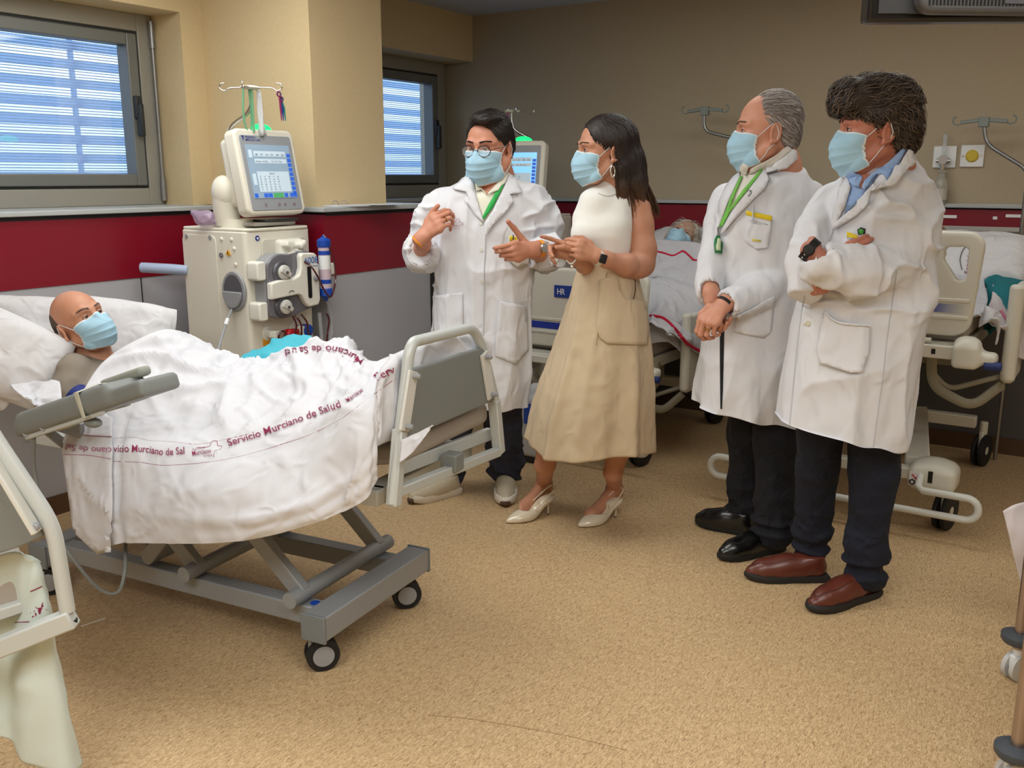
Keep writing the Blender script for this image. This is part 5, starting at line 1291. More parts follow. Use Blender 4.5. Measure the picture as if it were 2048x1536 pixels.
for k in range(620):
    a = rnd.uniform(-.05, math.pi+.05); rr = rnd.uniform(.88, 1.04); x0, y0 = .083*math.cos(a)*rr, .018+.098*math.sin(a)*rr
    ln = -.235+rnd.uniform(-.022, .03); ex = x0*(.86 if abs(x0) > .05 else 1)+rnd.gauss(0, .004); ey = y0*.92+.085*math.sin(a)+.012
    P_ = [Vector((x0*.97, y0*.95, .045)), Vector((x0*1.0, y0, .0)), Vector((x0*.98+rnd.gauss(0, .002), y0*.99+.02*math.sin(a), -.08)), Vector(((x0+ex)/2, (y0+ey)/2+.012*math.sin(a), -.155)), Vector((ex, ey, ln))]
    C_ = crv(P_, 4); i0 = len(V_); sd = Vector((-math.sin(a), math.cos(a), 0)); nn = Vector((math.cos(a), math.sin(a), 0)); w = rnd.uniform(.0016, .0034); M_ = len(C_)
    for i, p in enumerate(C_): ww = w*(1-.7*(i/(M_-1))**3); V_ += [p-sd*ww, p+nn*ww*.6, p+sd*ww]
    for i in range(M_-1): q = i0+i*3; F_ += [(q, q+1, q+4, q+3), (q+1, q+2, q+5, q+4)]
mk('hair_lengths', tf(np.array([tuple(v) for v in V_]), W_.R, W_.hc, W_.hs), np.array(F_), M_hairW, ho, True, angle=0)
brows(W_.R, W_.hc, W_.hs, W_.o, M_hairA, .94, 0, th=.0022)
face_mask(W_.R, W_.hc, W_.hs, W_.o, .94, 0, seed=2, edge=.058)
e = MB(); e.tube([W_.H(.082+.002*math.sin(t), .004+.008*math.cos(t), -.072-.020*math.sin(t)) for t in np.linspace(0, 6.28, 17)[:-1]], .003, 8, closed=True)
e.tube([W_.H(.081, .004, -.042), W_.H(.083, .004, -.055)], .0015, 6); e.build('earring', mat('silver', (225, 225, 220), .2, .9), W_.o)
# top
S = SDF((-.30, -.30, .95), (.30, .30, 1.50), .0055)
S.stack(W_.rows([(376, 1196, 1252, .012, .055), (384, 1190, 1262, .012, .07), (394, 1184, 1268, .01, .09), (410, 1176, 1268, .005, .10), (430, 1164, 1266, .0, .115), (450, 1156, 1264, -.01, .125), (470, 1150, 1262, -.015, .125), (490, 1156, 1262, -.01, .12), (525, 1163, 1264, .0, .115), (540, 1162, 1266, .0, .118)]), .012)
S.ell(W_.L(1172, 466, -.06), (.062, .065, .062), .04); S.ell(W_.L(1170, 466, .05), (.058, .06, .06), .04)
S.chain([(W_.H(0, .052, -.135), .052), (W_.L(1216, 386, .012), .060)], .01)
S.chain([(W_.L(1214, 388, .0), .058), (W_.L(1196, 412, -.02), .078), (W_.L(1186, 440, -.02), .085)], .02)
S.ell(W_.L(1286, 424, -.03), (.048, .09, .085), .006, sub=True)
top = cloth(W_, 'sleeveless_top', S, M_white, [(.004, (8, 8, 14), True, lambda P: np.clip((P[:, 0]-.0)/.08, 0, 1)), (.0015, (20, 20, 30), False, None)])
# skirt
M_beige = mat('skirt_beige_cotton', (206, 186, 156), .9, bump=.2, bscale=420, var=.04, vscale=10, wr=(5, .006, .35))
rw = W_.rows([(519, 1161, 1265, .0, .118), (545, 1153, 1272, .0, .135), (580, 1143, 1284, .0, .155), (620, 1132, 1293, .0, .175), (670, 1118, 1299, .0, .20), (720, 1103, 1302, .0, .22), (780, 1082, 1304, .0, .24), (830, 1068, 1305, .0, .25), (888, 1056, 1306, .0, .26)])
rw.sort(); zs = [r[0] for r in rw]; NA, NZ_ = 150, 90; G = []
for i in range(NA):
    a = 2*math.pi*i/NA; row = []
    for j in range(NZ_+1):
        z = zs[-1]+(zs[0]-zs[-1])*j/NZ_; t = j/NZ_
        cx, cy, rx, ry = [np.interp(z, zs, [r[k] for r in rw]) for k in (1, 2, 3, 4)]
        pl = 0
        for aa, ww, am in ((-2.35, .10, .05), (-1.9, .12, .035), (-1.25, .16, -.03), (-.95, .1, .04), (2.9, .14, .045), (-2.75, .12, -.025), (-.35, .12, .04), (.8, .2, .04), (1.9, .2, .04)):
            dd = (a-aa+math.pi) % (2*math.pi)-math.pi; pl += 1.7*am*math.exp(-(dd/ww)**2)
        k = 1+(pl+.012*math.sin(a*11+1))*min(1, max(0, (t-.08)/.5))
        wr = .0022*float(noise3(np.array((math.cos(a)*9, math.sin(a)*9, z*22)), 4))+.0018*float(ridged(np.array((math.cos(a)*5+z*6, math.sin(a)*5, z*14)), 9))
        row.append((cx+(rx*k+wr)*math.cos(a), cy+(ry*k+wr)*math.sin(a), z-.012*math.sin(a*3+2)*t*t))
    G.append(row)
b = MB(); b.grid(G, closed_u=True, flip=True); sk = b.build('skirt', M_beige, W_.o, angle=0, solid=-.003)
BV = bvh_of([sk]); BT = bvh_of([top])
strip('skirt_seam', BV, [(1213, 545), (1206, 600), (1197, 660), (1192, 690)], .0014, mat('seam_beige', (176, 150, 112), .9), W_.o, W_.fr, .001)
patch('skirt_pocket', BV, [(1200, 560), (1232, 552), (1238, 580), (1248, 598), (1268, 600), (1290, 604), (1296, 660), (1292, 690), (1215, 688), (1198, 675), (1194, 650)], M_beige, W_.o, W_.fr, .005, .004)
strip('pocket_opening_shade', BV, [(1269, 555), (1270, 580), (1266, 598)], .0022, mat('pocket_slit_shade', (96, 80, 60), .95), W_.o, W_.fr, .002)  # dark strip colours in the shade of the pocket slit
strip('waist_seam', bvh_of([sk, top]), [(1162, 522), (1200, 528), (1240, 533), (1264, 534)], .0015, mat('seam_beige', ()), W_.o, W_.fr, .001)
strip('neckline', BT, [(1196, 386), (1208, 391), (1222, 391), (1236, 386)], .002, mat('top_rib', (224, 224, 218), .85), W_.o, W_.fr, .001)
# bracelet and smartwatch
bp = [W_.L(1134+i*2.6, 522+6*math.sin(i/6*3.1), -.215) for i in range(8)]
q = MB()
for i, p in enumerate(bp): q.ell(p, (.0045, .0045, .0045), 10)
q.ell(W_.L(1144, 534, -.215), (.008, .003, .008), 12); q.build('bracelet', mat('silver', ()), W_.o)
a0, a1 = Vector(W_.L(1190, 513, -.205)), Vector(W_.L(1222, 522, -.175))
ob, c, ax = band(W_, a0, a1, .25, .0305, .020, .0025, mat('strap_ivory', (222, 214, 200), .6), 'watch_strap')
vd = (W_.fr.Ri@(CAM-W_.fr.wld(c))).normalized(); vd = (vd-ax*vd.dot(ax)).normalized(); vz = ax; vx = vd.cross(vz)
Rm = Matrix((vx, vz, vd)).transposed(); q = MB(); q.box(c+vd*.034, (.036, .030, .010), Rm); q.build('watch_case', M_black, ob, bevel=.004, bseg=3)
# pumps
def pump(toe, ank, heelfloor):
    toe = Vector(toe); ank = Vector(ank); hf = Vector(heelfloor); d = (toe-hf); d.z = 0; L = d.length; d.normalize(); x = Vector((d.y, -d.x, 0))
    def q(a, b, c): return hf+d*(b*L)+x*a+Vector((0, 0, c))
    G = []; N = 16
    st_ = [(-.06, .020, .083, .010), (.03, .028, .080, .014), (.15, .029, .066, .016), (.30, .029, .040, .020), (.45, .034, .016, .034), (.58, .039, .004, .042), (.70, .037, .002, .036), (.82, .026, .002, .026), (.92, .014, .002, .016), (1.0, .004, .003, .007)]
    st2 = crv([(b_, w, z) for b_, w, z, hh in st_], 4); hh = [s[3] for s in st_]; ht = np.interp(np.linspace(0, len(st_)-1, len(st2)), range(len(st_)), hh)
    V = []; 
    S = SDF([min(toe[i], hf[i], ank[i])-.07 for i in range(3)], [max(toe[i], hf[i], ank[i])+.07 for i in range(3)], .0028)
    pr = [(q(0, b_, z+h_*.5), max(w*.55, .004)) for (b_, w, z), h_ in zip([(s.x, s.y, s.z) for s in st2], ht)]
    for (b_, w, z), h_ in zip([(s.x, s.y, s.z) for s in st2], ht):
        if b_ >= .42: S.ell(q(0, b_, z+h_*.30), (max(w*1.02, .006), max(w*1.02, .006), max(h_*.72, .006)), .012)
        else: S.ell(q(0, b_, z-.004), (w*.95, w*.95, .007), .010)
    fo = q(0, .50, .062); S.ell(q(0, .46, .062), (.029, .05, .036), .004, np.array(Matrix((x, d, Vector((0, 0, 1)))).transposed()), sub=True)
    S.fn(lambda X, Y, Z: Z-.003+0*X, S.lo, [9, 9, 9], 0, sub=True)
    P, F = S.mesh(); o = mk('slingback_pump', relax(P, F, 1, .4), F, mat('patent_cream', (226, 214, 190), .15, coat=.6), W_.o, True, angle=0)
    b = MB(); b.tube([q(0, -.01, .080), q(0, .0, .05), q(0, 0, .0)], [.011, .0052, .0042], 10); b.build('heel', mat('patent_cream', ()), o)
    b = MB(); b.tube([q(0, 0, .004), q(0, 0, 0)], .0052, 10); b.build('heel_tip', M_black, o)
    b = MB(); b.tube(crv([q(.034, .42, .045), q(.030, .15, .085), q(.022, -.09, .122), q(0, -.16, .130), q(-.022, -.09, .122), q(-.030, .15, .085), q(-.034, .42, .045)], 6), .0032, 6, sq=(1, 1)); b.build('strap', mat('patent_cream', ()), o)
pump(toeR, aR, W_.G(1231, 1034)); pump(toeL, aL, W_.G(1096, 1028))
# ---- grey-haired doctor, hands clasped -------------------------------------------
def Z3(x, y): return (1360+x/3.657, 280+y/3.657)
B3 = Per(1520, 3.67, (1534, 264), 1.14, Rxyz(-97, 2, 0), skin('skin_pink', (206, 146, 120)), jaw=1.08, heavy=.6)
B = B3
nb = B.L(1538, 345, .03)
B.sk.append(SDF(nb-.16, nb+.18, .006).chain([(B.H(0, .034, -.09), .060), (nb, .064), (nb+(0, 0, -.05), .07)], .02).mesh())
wr = B.L(1447, 610, -.24); el = B.L(1590, 545, -.02)
S, tp, h3 = hand_sdf(wr, (-.62, -.35, -.60), (-.62, -.70, .40), 1, [(42, 55, 28, -2), (46, 56, 30, 0), (50, 56, 30, 2), (54, 56, 30, 4)], 1.08,
    arm=[(B.L(1464, 604, -.215), .028), (B.L(1525, 577, -.16), .034)], thumb=((.040, .030, .0), (.052, .060, -.010), (.046, .088, -.022)))
B.sk.append(S.mesh())
wr2 = B.L(1424, 596, -.165)
S, tp, h3b = hand_sdf(wr2, (.15, -.30, -.90), (-.30, .75, -.1), -1, [(40, 50, 26, -2), (46, 52, 28, 0), (52, 54, 30, 2), (56, 54, 30, 4)], 1.05,
    arm=[(B.L(1421, 580, -.135), .026), (B.L(1424, 530, -.06), .030)], thumb=((-.030, .026, -.022), (-.042, .030, -.05), (-.038, .024, -.078)))
B.sk.append(S.mesh())
anF = np.array(B.G(1492, 1062))+(0, .02, .1); anN = np.array(B.G(1545, 1105))+(0, 0, .1)
hF, hN = B.L(1500, 700, .08), B.L(1560, 700, -.02)
B.under([(350, 1500, 1600, .03, .08), (400, 1460, 1620, .02, .10), (520, 1450, 1610, .0, .12), (700, 1440, 1590, .0, .12)],
        [[(hF, .08), (anF, .035)], [(hN, .08), (anN, .035)]], [])
B.body('person with receding grey hair in a white lab coat, hands clasped, green lanyard', lid=.30)
M_grey_h = mat('hair_grey', (126, 116, 112), .55, var=.4, vscale=90)
def growB(S): S.ell((0, .024, .048), (.0805, .090, .084), .01); S.ell((0, .058, .0), (.073, .052, .075), .015)
def cutB(S):
    S.ell((0, -.095, .04), (.09, .080, .10), .02, sub=True); S.box((0, -.13, -.05), (.3, .22, .16), r=.01, k=.012, sub=True)
    S.box((0, -.02, -.115), (.3, .3, .15), np.array(Matrix.Rotation(-.55, 3, 'X')), r=.01, k=.01, sub=True)
    for sx in (-1, 1): S.ell((sx*.09, .010, -.012), (.032, .026, .038), .006, sub=True)
ho, HP, HF, HB = hair_shell(B.R, B.hc, B.hs, B.o, M_grey_h, growB, cutB, noise_amp=.002)
M_grey_l = mat('hair_grey_light', (176, 168, 162), .5, var=.3, vscale=90)
dB = lambda p: (0, 1, .35 if p.y < -.02 and p.z > .06 else (-.15 if p.z > .05 else -.8))
strands(B.R, B.hc, B.hs, ho, M_grey_h, HB, scalp_roots(HP, HF, 1500, 7), dB, (6, 10), .010, .0013, .003, 3)
strands(B.R, B.hc, B.hs, ho, M_grey_l, HB, scalp_roots(HP, HF, 900, 8), dB, (5, 9), .010, .0011, .0036, 4)
brows(B.R, B.hc, B.hs, B.o, mat('brow_grey', (96, 76, 66), .6), 1.08, .6)
face_mask(B.R, B.hc, B.hs, B.o, 1.08, .6, low=.004, seed=4)
S = SDF((-.40, -.42, .40), (.42, .36, 1.66), .0065)
S.stack(B.rows([(330, 1515, 1592, .04, .075), (346, 1488, 1606, .03, .11), (368, 1462, 1622, .02, .135), (400, 1446, 1634, .01, .15), (450, 1440, 1636, .0, .165), (520, 1434, 1632, -.005, .17), (590, 1425, 1624, -.005, .175),
    (660, 1412, 1616, .0, .18), (740, 1405, 1608, .0, .18), (800, 1400, 1602, .0, .18), (828, 1398, 1598, .0, .18), (870, 1398, 1597, .0, .18)]), .02, p=2.3)
shN, shF = B.L(1608, 402, -.02), B.L(1456, 400, .10)
S.chain([(shN, B.r(36)), (B.L(1612, 470, -.03), B.r(35)), (B.L(1594, 540, -.07), B.r(34))], .03)
cuf = B.L(1464, 604, -.215)
S.chain([(B.L(1594, 540, -.07), B.r(34)), (B.L(1520, 578, -.16), B.r(32)), (cuf, B.r(27))], .012)
S.chain([(shF, B.r(30)), (B.L(1440, 450, .05), B.r(28)), (B.L(1426, 520, -.03), B.r(27)), (B.L(1420, 582, -.13), B.r(23))], .02)
S.cap(cuf+np.array(B.L(1436, 616, -.25)-cuf)*.9, cuf, B.r(22), B.r(21), .004, sub=True)
S.cap(B.L(1421, 600, -.17), B.L(1420, 578, -.14), B.r(19), B.r(18), .004, sub=True)
armB = lambda P: np.clip((P[:, 2]-.95)/.1, 0, 1)*np.clip((P[:, 0]-.12)/.05, 0, 1)
lowz = lambda P: np.clip((1.15-P[:, 2])/.5, 0, 1)
coatB = cloth(B, 'lab_coat', S, M_coat, [(.022, (9, 9, 1.0), True, lowz), (.011, (6, 6, 4), True, None), (.018, (8, 14, 18), True, armB), (.0025, (24, 24, 14), False, None)], hem=lambda P: B.L(1398, 812)[2]+.01-.17*(P[:, 0]-B.L(1398, 812)[0])+.004*np.sin(P[:, 0]*40+P[:, 1]*30))
BV = bvh_of([coatB])
patch('shirt', BV, [Z3(*q) for q in ((462, 232), (600, 230), (560, 290), (500, 360), (420, 500), (330, 640), (318, 600), (380, 430), (440, 280))], mat('shirt_warm_white', (226, 222, 212), .85, bump=.2, bscale=600), B.o, B.fr, .004, .003)
patch('lapel', BV, [Z3(*q) for q in ((600, 235), (760, 130), (830, 150), (745, 225), (632, 255), (650, 300), (620, 360), (545, 430), (400, 590), (310, 700), (330, 620), (420, 480), (520, 350))], M_coat, B.o, B.fr, .010, .004)
patch('lapel', BV, [Z3(*q) for q in ((452, 240), (400, 280), (345, 350), (300, 450), (262, 640), (250, 780), (300, 640), (355, 470), (440, 290))], M_coat, B.o, B.fr, .009, .004)
BC = bvh_of([coatB, B.o])
for q_ in (((452, 195), (478, 168), (512, 180), (500, 215), (488, 250), (495, 285), (478, 262), (462, 235)), ((505, 240), (520, 200), (565, 172), (680, 105), (775, 45), (812, 80), (730, 160), (650, 215), (606, 246), (585, 225), (560, 210), (530, 225))):
    patch('shirt_collar', BC, [Z3(*q) for q in q_], mat('shirt_warm_white', ()), B.o, B.fr, .014, .003)
patch('coat_collar', BC, [Z3(*q) for q in ((636, 232), (700, 172), (760, 128), (808, 80), (828, 92), (836, 150), (752, 230), (690, 248), (634, 262))], M_coat, B.o, B.fr, .020, .005)
collar(np.array(Matrix.Rotation(math.radians(-72), 3, 'Z')), B.L(1538, 334, .03), .078, .074, B.o, mat('shirt_warm_white', ()), half_open=14, h=.055, drop=.055, flare=.016, tip=.032, tilt=24)
collar(np.array(Matrix.Rotation(math.radians(-72), 3, 'Z')), B.L(1543, 340, .03), .094, .086, B.o, M_coat, half_open=70, h=.05, drop=.06, flare=.020, tip=0, tilt=20, name='coat_collar', back=.02)
g = mat('lanyard_lime', (120, 196, 84), .7)
patch('lanyard', BV, [Z3(*q) for q in ((448, 280), (468, 275), (400, 430), (350, 560), (318, 640), (302, 630), (330, 560), (380, 430))], g, B.o, B.fr, .013, .0015)
patch('lanyard', BV, [Z3(*q) for q in ((610, 232), (570, 290), (470, 410), (380, 520), (322, 640), (310, 622), (360, 520), (450, 400), (560, 270), (600, 225))], g, B.o, B.fr, .015, .0015)
bd = patch('id_badge', BV, [Z3(*q) for q in ((262, 715), (300, 712), (312, 745), (300, 840), (250, 838), (246, 750))], mat('badge_green', (36, 120, 70), .5), B.o, B.fr, .020, .004)
patch('badge_card', BV, [Z3(*q) for q in ((266, 740), (292, 738), (288, 820), (258, 822))], mat('badge_card', (206, 220, 180), .5), bd, B.fr, .027, .001)
strip('badge_clip', BV, [Z3(306, 640), Z3(290, 665), Z3(285, 712)], .003, M_steel, B.o, B.fr, .018)
patch('breast_pocket', BV, [Z3(*q) for q in ((488, 515), (670, 560), (662, 660), (640, 790), (560, 800), (480, 740), (484, 620))], M_coat, B.o, B.fr, .006, .003)
patch('pocket_tab', BV, [Z3(*q) for q in ((486, 518), (672, 558), (668, 596), (488, 552))], M_yel, B.o, B.fr, .010, .001)
patch('pocket_emblem', BV, [Z3(*q) for q in ((530, 722), (592, 732), (590, 745), (528, 738))], mat('emblem_yellow', (214, 200, 96), .8), B.o, B.fr, .010, .0008)
text_on('pocket_lettering', BV, 'Servicio Murciano de Salud', [Z3(512, 596), Z3(580, 610), Z3(640, 625)], 3.4, mat('print_grey', (120, 124, 130), .8), B.o, B.fr, .010)
text_on('pocket_lettering', BV, 'Consejeria de Salud', [Z3(516, 608), Z3(600, 626)], 2.6, mat('print_grey', ()), B.o, B.fr, .010)
strip('pen', BV, [Z3(536, 482), Z3(538, 545), Z3(533, 600)], .0035, mat('pen_clear', (196, 202, 208), .2), B.o, B.fr, .014)
for k in range(3): strip('coat_emblem', BV, [Z3(498+14*k, 385+6*(k % 2)), Z3(510+8*k, 374), Z3(522, 392+6*k), Z3(500+6*k, 408), Z3(512, 418)], .0011, mat('print_dark', (70, 72, 78), .8), B.o, B.fr, .012)
patch('hip_pocket', BV, [Z3(*q) for q in ((420, 1280), (682, 1140), (676, 1250), (660, 1400), (610, 1446), (480, 1420), (400, 1400))], M_coat, B.o, B.fr, .006, .003)
patch('front_gap_shade', BV, [(1440, 636), (1449, 636), (1448, 700), (1446, 780), (1444, 818), (1441, 818), (1440, 720)], mat('coat_gap_shade', (20, 22, 30), .9), B.o, B.fr, .0012, .0005, step=4)  # dark patch laid on the closed coat for the shade in its front opening
for q in (Z3(278, 968), Z3(330, 1000)): button(B, BV, *q, r=.006)
strip('sleeve_seam', BV, [Z3(360, 1125), Z3(375, 1200), Z3(408, 1255)], .0012, M_thread, B.o, B.fr, .001)
ob, c, ax = band(B, h3['q'](0, -.02, 0), h3['q'](0, .01, 0), .4, .030, .012, .003, mat('strap_black', (22, 20, 20), .5), 'watch_strap')
band(B, h3['q'](-.010, .098, -.002), h3['q'](-.010, .112, -.016), .5, .0116, .004, .0012, M_gold, 'ring')
S = legs_sdf(B, [[(hF, .10), ((hF+anF)/2+(.0, 0, 0), .082), (anF+(0, 0, .06), .072), (anF, .070)], [(hN, .105), ((hN+anN)/2, .088), (anN+(0, 0, .06), .076), (anN, .074)]])
cloth(B, 'trousers', S, mat('trousers_black', (14, 15, 24), .9, bump=.2, bscale=500, wr=(6, .012, .8)), trouser_folds(.05))
shoe(B.G(1392, 1048), B.G(1508, 1072), 'oxford', B.o, w=.046)
shoe(B.G(1438, 1122), B.G(1560, 1098), 'oxford', B.o, w=.050)

# ---- doctor with thick wavy hair, arms crossed -----------------------------------
def Z4(x, y): return (1540+x/3.658, 280+y/3.658)
C4 = Per(1715, 3.17, (1752, 262), 1.14, Rxyz(-98, 6, 3), skin('skin_ruddy4', (190, 122, 100)), jaw=1.0, heavy=.2)
C = C4
nb = C.L(1764, 345, .03)
C.sk.append(SDF(nb-.16, nb+.20, .006).chain([(C.H(0, .04, -.09), .062), (nb+(0, 0, .02), .062), (nb+(0, 0, -.05), .07)], .02).mesh())
# near wrist with watch, far forearm piece, finger tips over the near sleeve
def wrap(pr, h=.004):
    pts = [p for p, r in pr]; lo = [min(p[i] for p in pts)-.08 for i in range(3)]; hi = [max(p[i] for p in pts)+.08 for i in range(3)]
    return SDF(lo, hi, h)
w0, w1 = C.L(1650, 524, -.228), C.L(1608, 490, -.200)
S, tp, h4 = hand_sdf(C.L(1619, 500, -.198), (.25, .95, -.05), (-.85, .2, .35), 1, [(10, 20, 15, 0)]*4, 1.0, arm=[(w0, .031), (C.L(1690, 541, -.205), .032)], thumb=((.02, .05, -.02), (.02, .07, -.02), (.015, .09, -.02)))
C.sk.append(S.mesh())
pr = [(C.L(1645, 571, -.18), .028), (C.L(1616, 576, -.13), .030)]; C.sk.append(wrap(pr).chain(pr, .01).mesh())
S, tp, h4b = hand_sdf(C.L(1668, 528, -.185), (.80, -.05, .52), (-.25, -.92, .25), -1, [(16, 30, 20, -4), (18, 34, 22, 0), (22, 36, 22, 4), (26, 38, 24, 8)], .92,
    arm=[(C.L(1655, 545, -.16), .028), (C.L(1635, 562, -.14), .030)], thumb=((.030, .03, -.02), (.030, .05, -.03), (.02, .07, -.04)))
C.sk.append(S.mesh())
anF = np.array(C.G(1622, 1150))+(0, .02, .1); anN = np.array(C.G(1726, 1195))+(0, .01, .1)
hF, hN = C.L(1650, 740, .06), C.L(1755, 740, .02)
C.under([(345, 1720, 1820, .03, .08), (400, 1690, 1850, .02, .10), (540, 1660, 1830, .0, .12), (720, 1620, 1800, .0, .12)],
        [[(hF, .08), (anF, .035)], [(hN, .08), (anN, .035)]], [])
C.body('person with thick wavy brown hair in a white lab coat, arms crossed, brown slip-on shoes', lid=.18)
M_hairC = mat('hair_brown', (50, 38, 30), .55, var=.35, vscale=90, bump=1.0, bscale=200); M_hairC2 = mat('hair_brown_light', (96, 78, 60), .5, var=.25, vscale=90)
def growC(S):
    S.ell((0, .018, .055), (.090, .104, .098), .01); S.ell((0, -.045, .098), (.076, .055, .058), .02); S.ell((0, .058, .0), (.080, .064, .078), .02)
    S.chain([((.04, -.072, .090), .034), ((.0, -.086, .096), .036), ((-.04, -.072, .090), .034)], .03)
    S.ell((0, -.098, .072), (.050, .022, .022), .03)
def cutC(S):
    S.ell((0, -.085, .0), (.069, .075, .060), .01, sub=True); S.box((0, -.125, -.055), (.3, .22, .16), r=.01, k=.012, sub=True)
    S.box((0, -.02, -.115), (.3, .3, .15), np.array(Matrix.Rotation(-.55, 3, 'X')), r=.01, k=.01, sub=True)
    for sx in (-1, 1): S.ell((sx*.094, .008, -.012), (.034, .026, .036), .006, sub=True)
ho, HP, HF, HB = hair_shell(C.R, C.hc, C.hs, C.o, M_hairC, growC, cutC, noise_amp=.005, nf=40)
dC = lambda p: (0, .8, .2) if p.z > .06 and p.y > -.06 else ((0, -.6, -.5) if p.y <= -.06 and p.z > .05 else (0, .55, -.8))
strands(C.R, C.hc, C.hs, ho, M_hairC, HB, scalp_roots(HP, HF, 1900, 9), dC, (5, 9), .009, .0021, .007, 3, curl=.7)
strands(C.R, C.hc, C.hs, ho, M_hairC2, HB, scalp_roots(HP, HF, 900, 10), dC, (5, 8), .009, .0014, .009, 5, curl=.7)
brows(C.R, C.hc, C.hs, C.o, mat('brow_brown', (84, 60, 46), .6), 1.0, .2)
face_mask(C.R, C.hc, C.hs, C.o, 1.0, .2, low=.004, seed=6)
S = SDF((-.40, -.45, .30), (.40, .36, 1.66), .0065)
S.stack(C.rows([(322, 1745, 1822, .04, .075), (340, 1712, 1836, .035, .105), (366, 1680, 1852, .03, .13), (400, 1656, 1862, .02, .145), (450, 1640, 1868, .01, .16), (520, 1625, 1864, .0, .165), (590, 1606, 1856, .0, .165),
    (650, 1592, 1843, .0, .17), (740, 1577, 1824, .0, .175), (830, 1566, 1808, .0, .175), (892, 1566, 1796, .0, .175), (945, 1566, 1795, .0, .175)]), .02, p=2.3)
S.fn(lambda X, Y, Z: (Z-(C.L(1680, 893)[2]+.0))+(-.12)*(X-C.L(1680, 893)[0])*-1-.0, S.lo, [9, 9, 9], .003, sub=True) if False else None
shN, shF = C.L(1836, 405, -.02), C.L(1664, 405, .08)
S.chain([(shN, C.r(36)), (C.L(1828, 470, -.06), C.r(40)), (C.L(1790, 535, -.12), C.r(41))], .03)
S.chain([(C.L(1790, 535, -.12), C.r(41)), (C.L(1715, 543, -.20), C.r(41)), (C.L(1640, 527, -.235), C.r(31))], .012)
S.chain([(shF, C.r(32)), (C.L(1630, 460, .0), C.r(32)), (C.L(1612, 530, -.09), C.r(33)), (C.L(1614, 560, -.12), C.r(30))], .02)
S.cap(C.L(1620, 500, -.225), C.L(1636, 512, -.238), C.r(24), C.r(22), .004, sub=True)
armC = lambda P: np.clip((P[:, 2]-1.0)/.08, 0, 1)*np.clip((-.02-P[:, 1])/.05, 0, 1)
coatC = cloth(C, 'lab_coat', S, M_coat, [(.022, (8, 8, 1.0), True, lowz), (.011, (6, 6, 4), True, None), (.018, (11, 11, 16), True, armC), (.0025, (24, 24, 14), False, None)], hem=lambda P: C.L(1562, 842)[2]+.015-.24*(P[:, 0]-C.L(1562, 842)[0])+.004*np.sin(P[:, 0]*40+P[:, 1]*30))
BV = bvh_of([coatC])
patch('neck_skin', BV, [Z4(*q) for q in ((660, 262), (760, 262), (700, 310), (672, 358), (655, 330))], C.skinm, C.o, C.fr, .009, .002)
M_blue = mat('shirt_light_blue', (150, 180, 226), .85, bump=.2, bscale=600)
patch('shirt', BV, [Z4(*q) for q in ((565, 255), (790, 260), (740, 330), (660, 440), (548, 545), (560, 470), (600, 360))], M_blue, C.o, C.fr, .004, .003)
patch('lapel', BV, [Z4(*q) for q in ((870, 210), (1010, 120), (1020, 180), (880, 350), (745, 365), (715, 480), (640, 560), (462, 665), (462, 625), (560, 545), (660, 440), (745, 330))], M_coat, C.o, C.fr, .010, .004)
patch('lapel', BV, [Z4(*q) for q in ((575, 270), (600, 350), (560, 470), (520, 560), (462, 660), (455, 600), (490, 480), (520, 350))], M_coat, C.o, C.fr, .009, .004)
Rc = np.array(Matrix.Rotation(math.radians(-66), 3, 'Z'))
BC = bvh_of([coatC, C.o])
for q_ in (((568, 255), (598, 225), (668, 245), (672, 300), (662, 352), (630, 345), (595, 315)), ((678, 352), (690, 318), (730, 280), (800, 225), (890, 135), (965, 55), (982, 75), (940, 170), (885, 260), (852, 298), (825, 262), (775, 268), (730, 320), (695, 372))):
    patch('shirt_collar', BC, [Z4(*q) for q in q_], M_blue, C.o, C.fr, .014, .003)
patch('coat_collar', BC, [Z4(*q) for q in ((850, 312), (890, 262), (945, 172), (984, 78), (1012, 100), (1030, 175), (960, 275), (885, 350), (800, 368), (748, 366), (790, 335))], M_coat, C.o, C.fr, .022, .005)
collar(Rc, C.L(1758, 330, .03), .080, .078, C.o, M_blue, half_open=22, h=.06, drop=.055, flare=.018, tip=.036, tilt=26)
collar(Rc, C.L(1764, 338, .03), .096, .090, C.o, M_coat, half_open=72, h=.05, drop=.06, flare=.022, tip=0, tilt=22, name='coat_collar', back=.02)
button(C, BV, *Z4(638, 402), r=.006, m=M_blue); button(C, BV, *Z4(280, 1342), r=.010, m=mat('button_cream', (206, 200, 176), .4)); button(C, BV, *Z4(338, 1105), r=.006); button(C, BV, 1608, 647, r=.007)
pk = patch('breast_pocket', BV, [Z4(*q) for q in ((572, 672), (650, 705), (690, 715), (680, 738), (570, 730))], M_coat, C.o, C.fr, .006, .003)
patch('pocket_tab', BV, [Z4(*q) for q in ((573, 672), (645, 703), (640, 735), (572, 715))], M_yel, C.o, C.fr, .011, .001)
patch('pocket_badge', BV, [Z4(*q) for q in ((645, 660), (672, 640), (704, 650), (700, 690), (650, 700))], M_black, C.o, C.fr, .014, .004)
patch('pocket_badge', BV, [Z4(*q) for q in ((655, 662), (676, 650), (690, 668), (684, 690), (656, 692))], mat('badge_lime', (70, 160, 60), .6), C.o, C.fr, .020, .002)
patch('hip_pocket', BV, [(1650, 622), (1672, 640), (1738, 650), (1736, 700), (1722, 745), (1700, 746), (1640, 725), (1636, 700)], M_coat, C.o, C.fr, .010, .005)
strip('pocket_hem', BV, [(1655, 626), (1672, 640), (1705, 648), (1738, 651)], .003, M_coat, C.o, C.fr, .016)
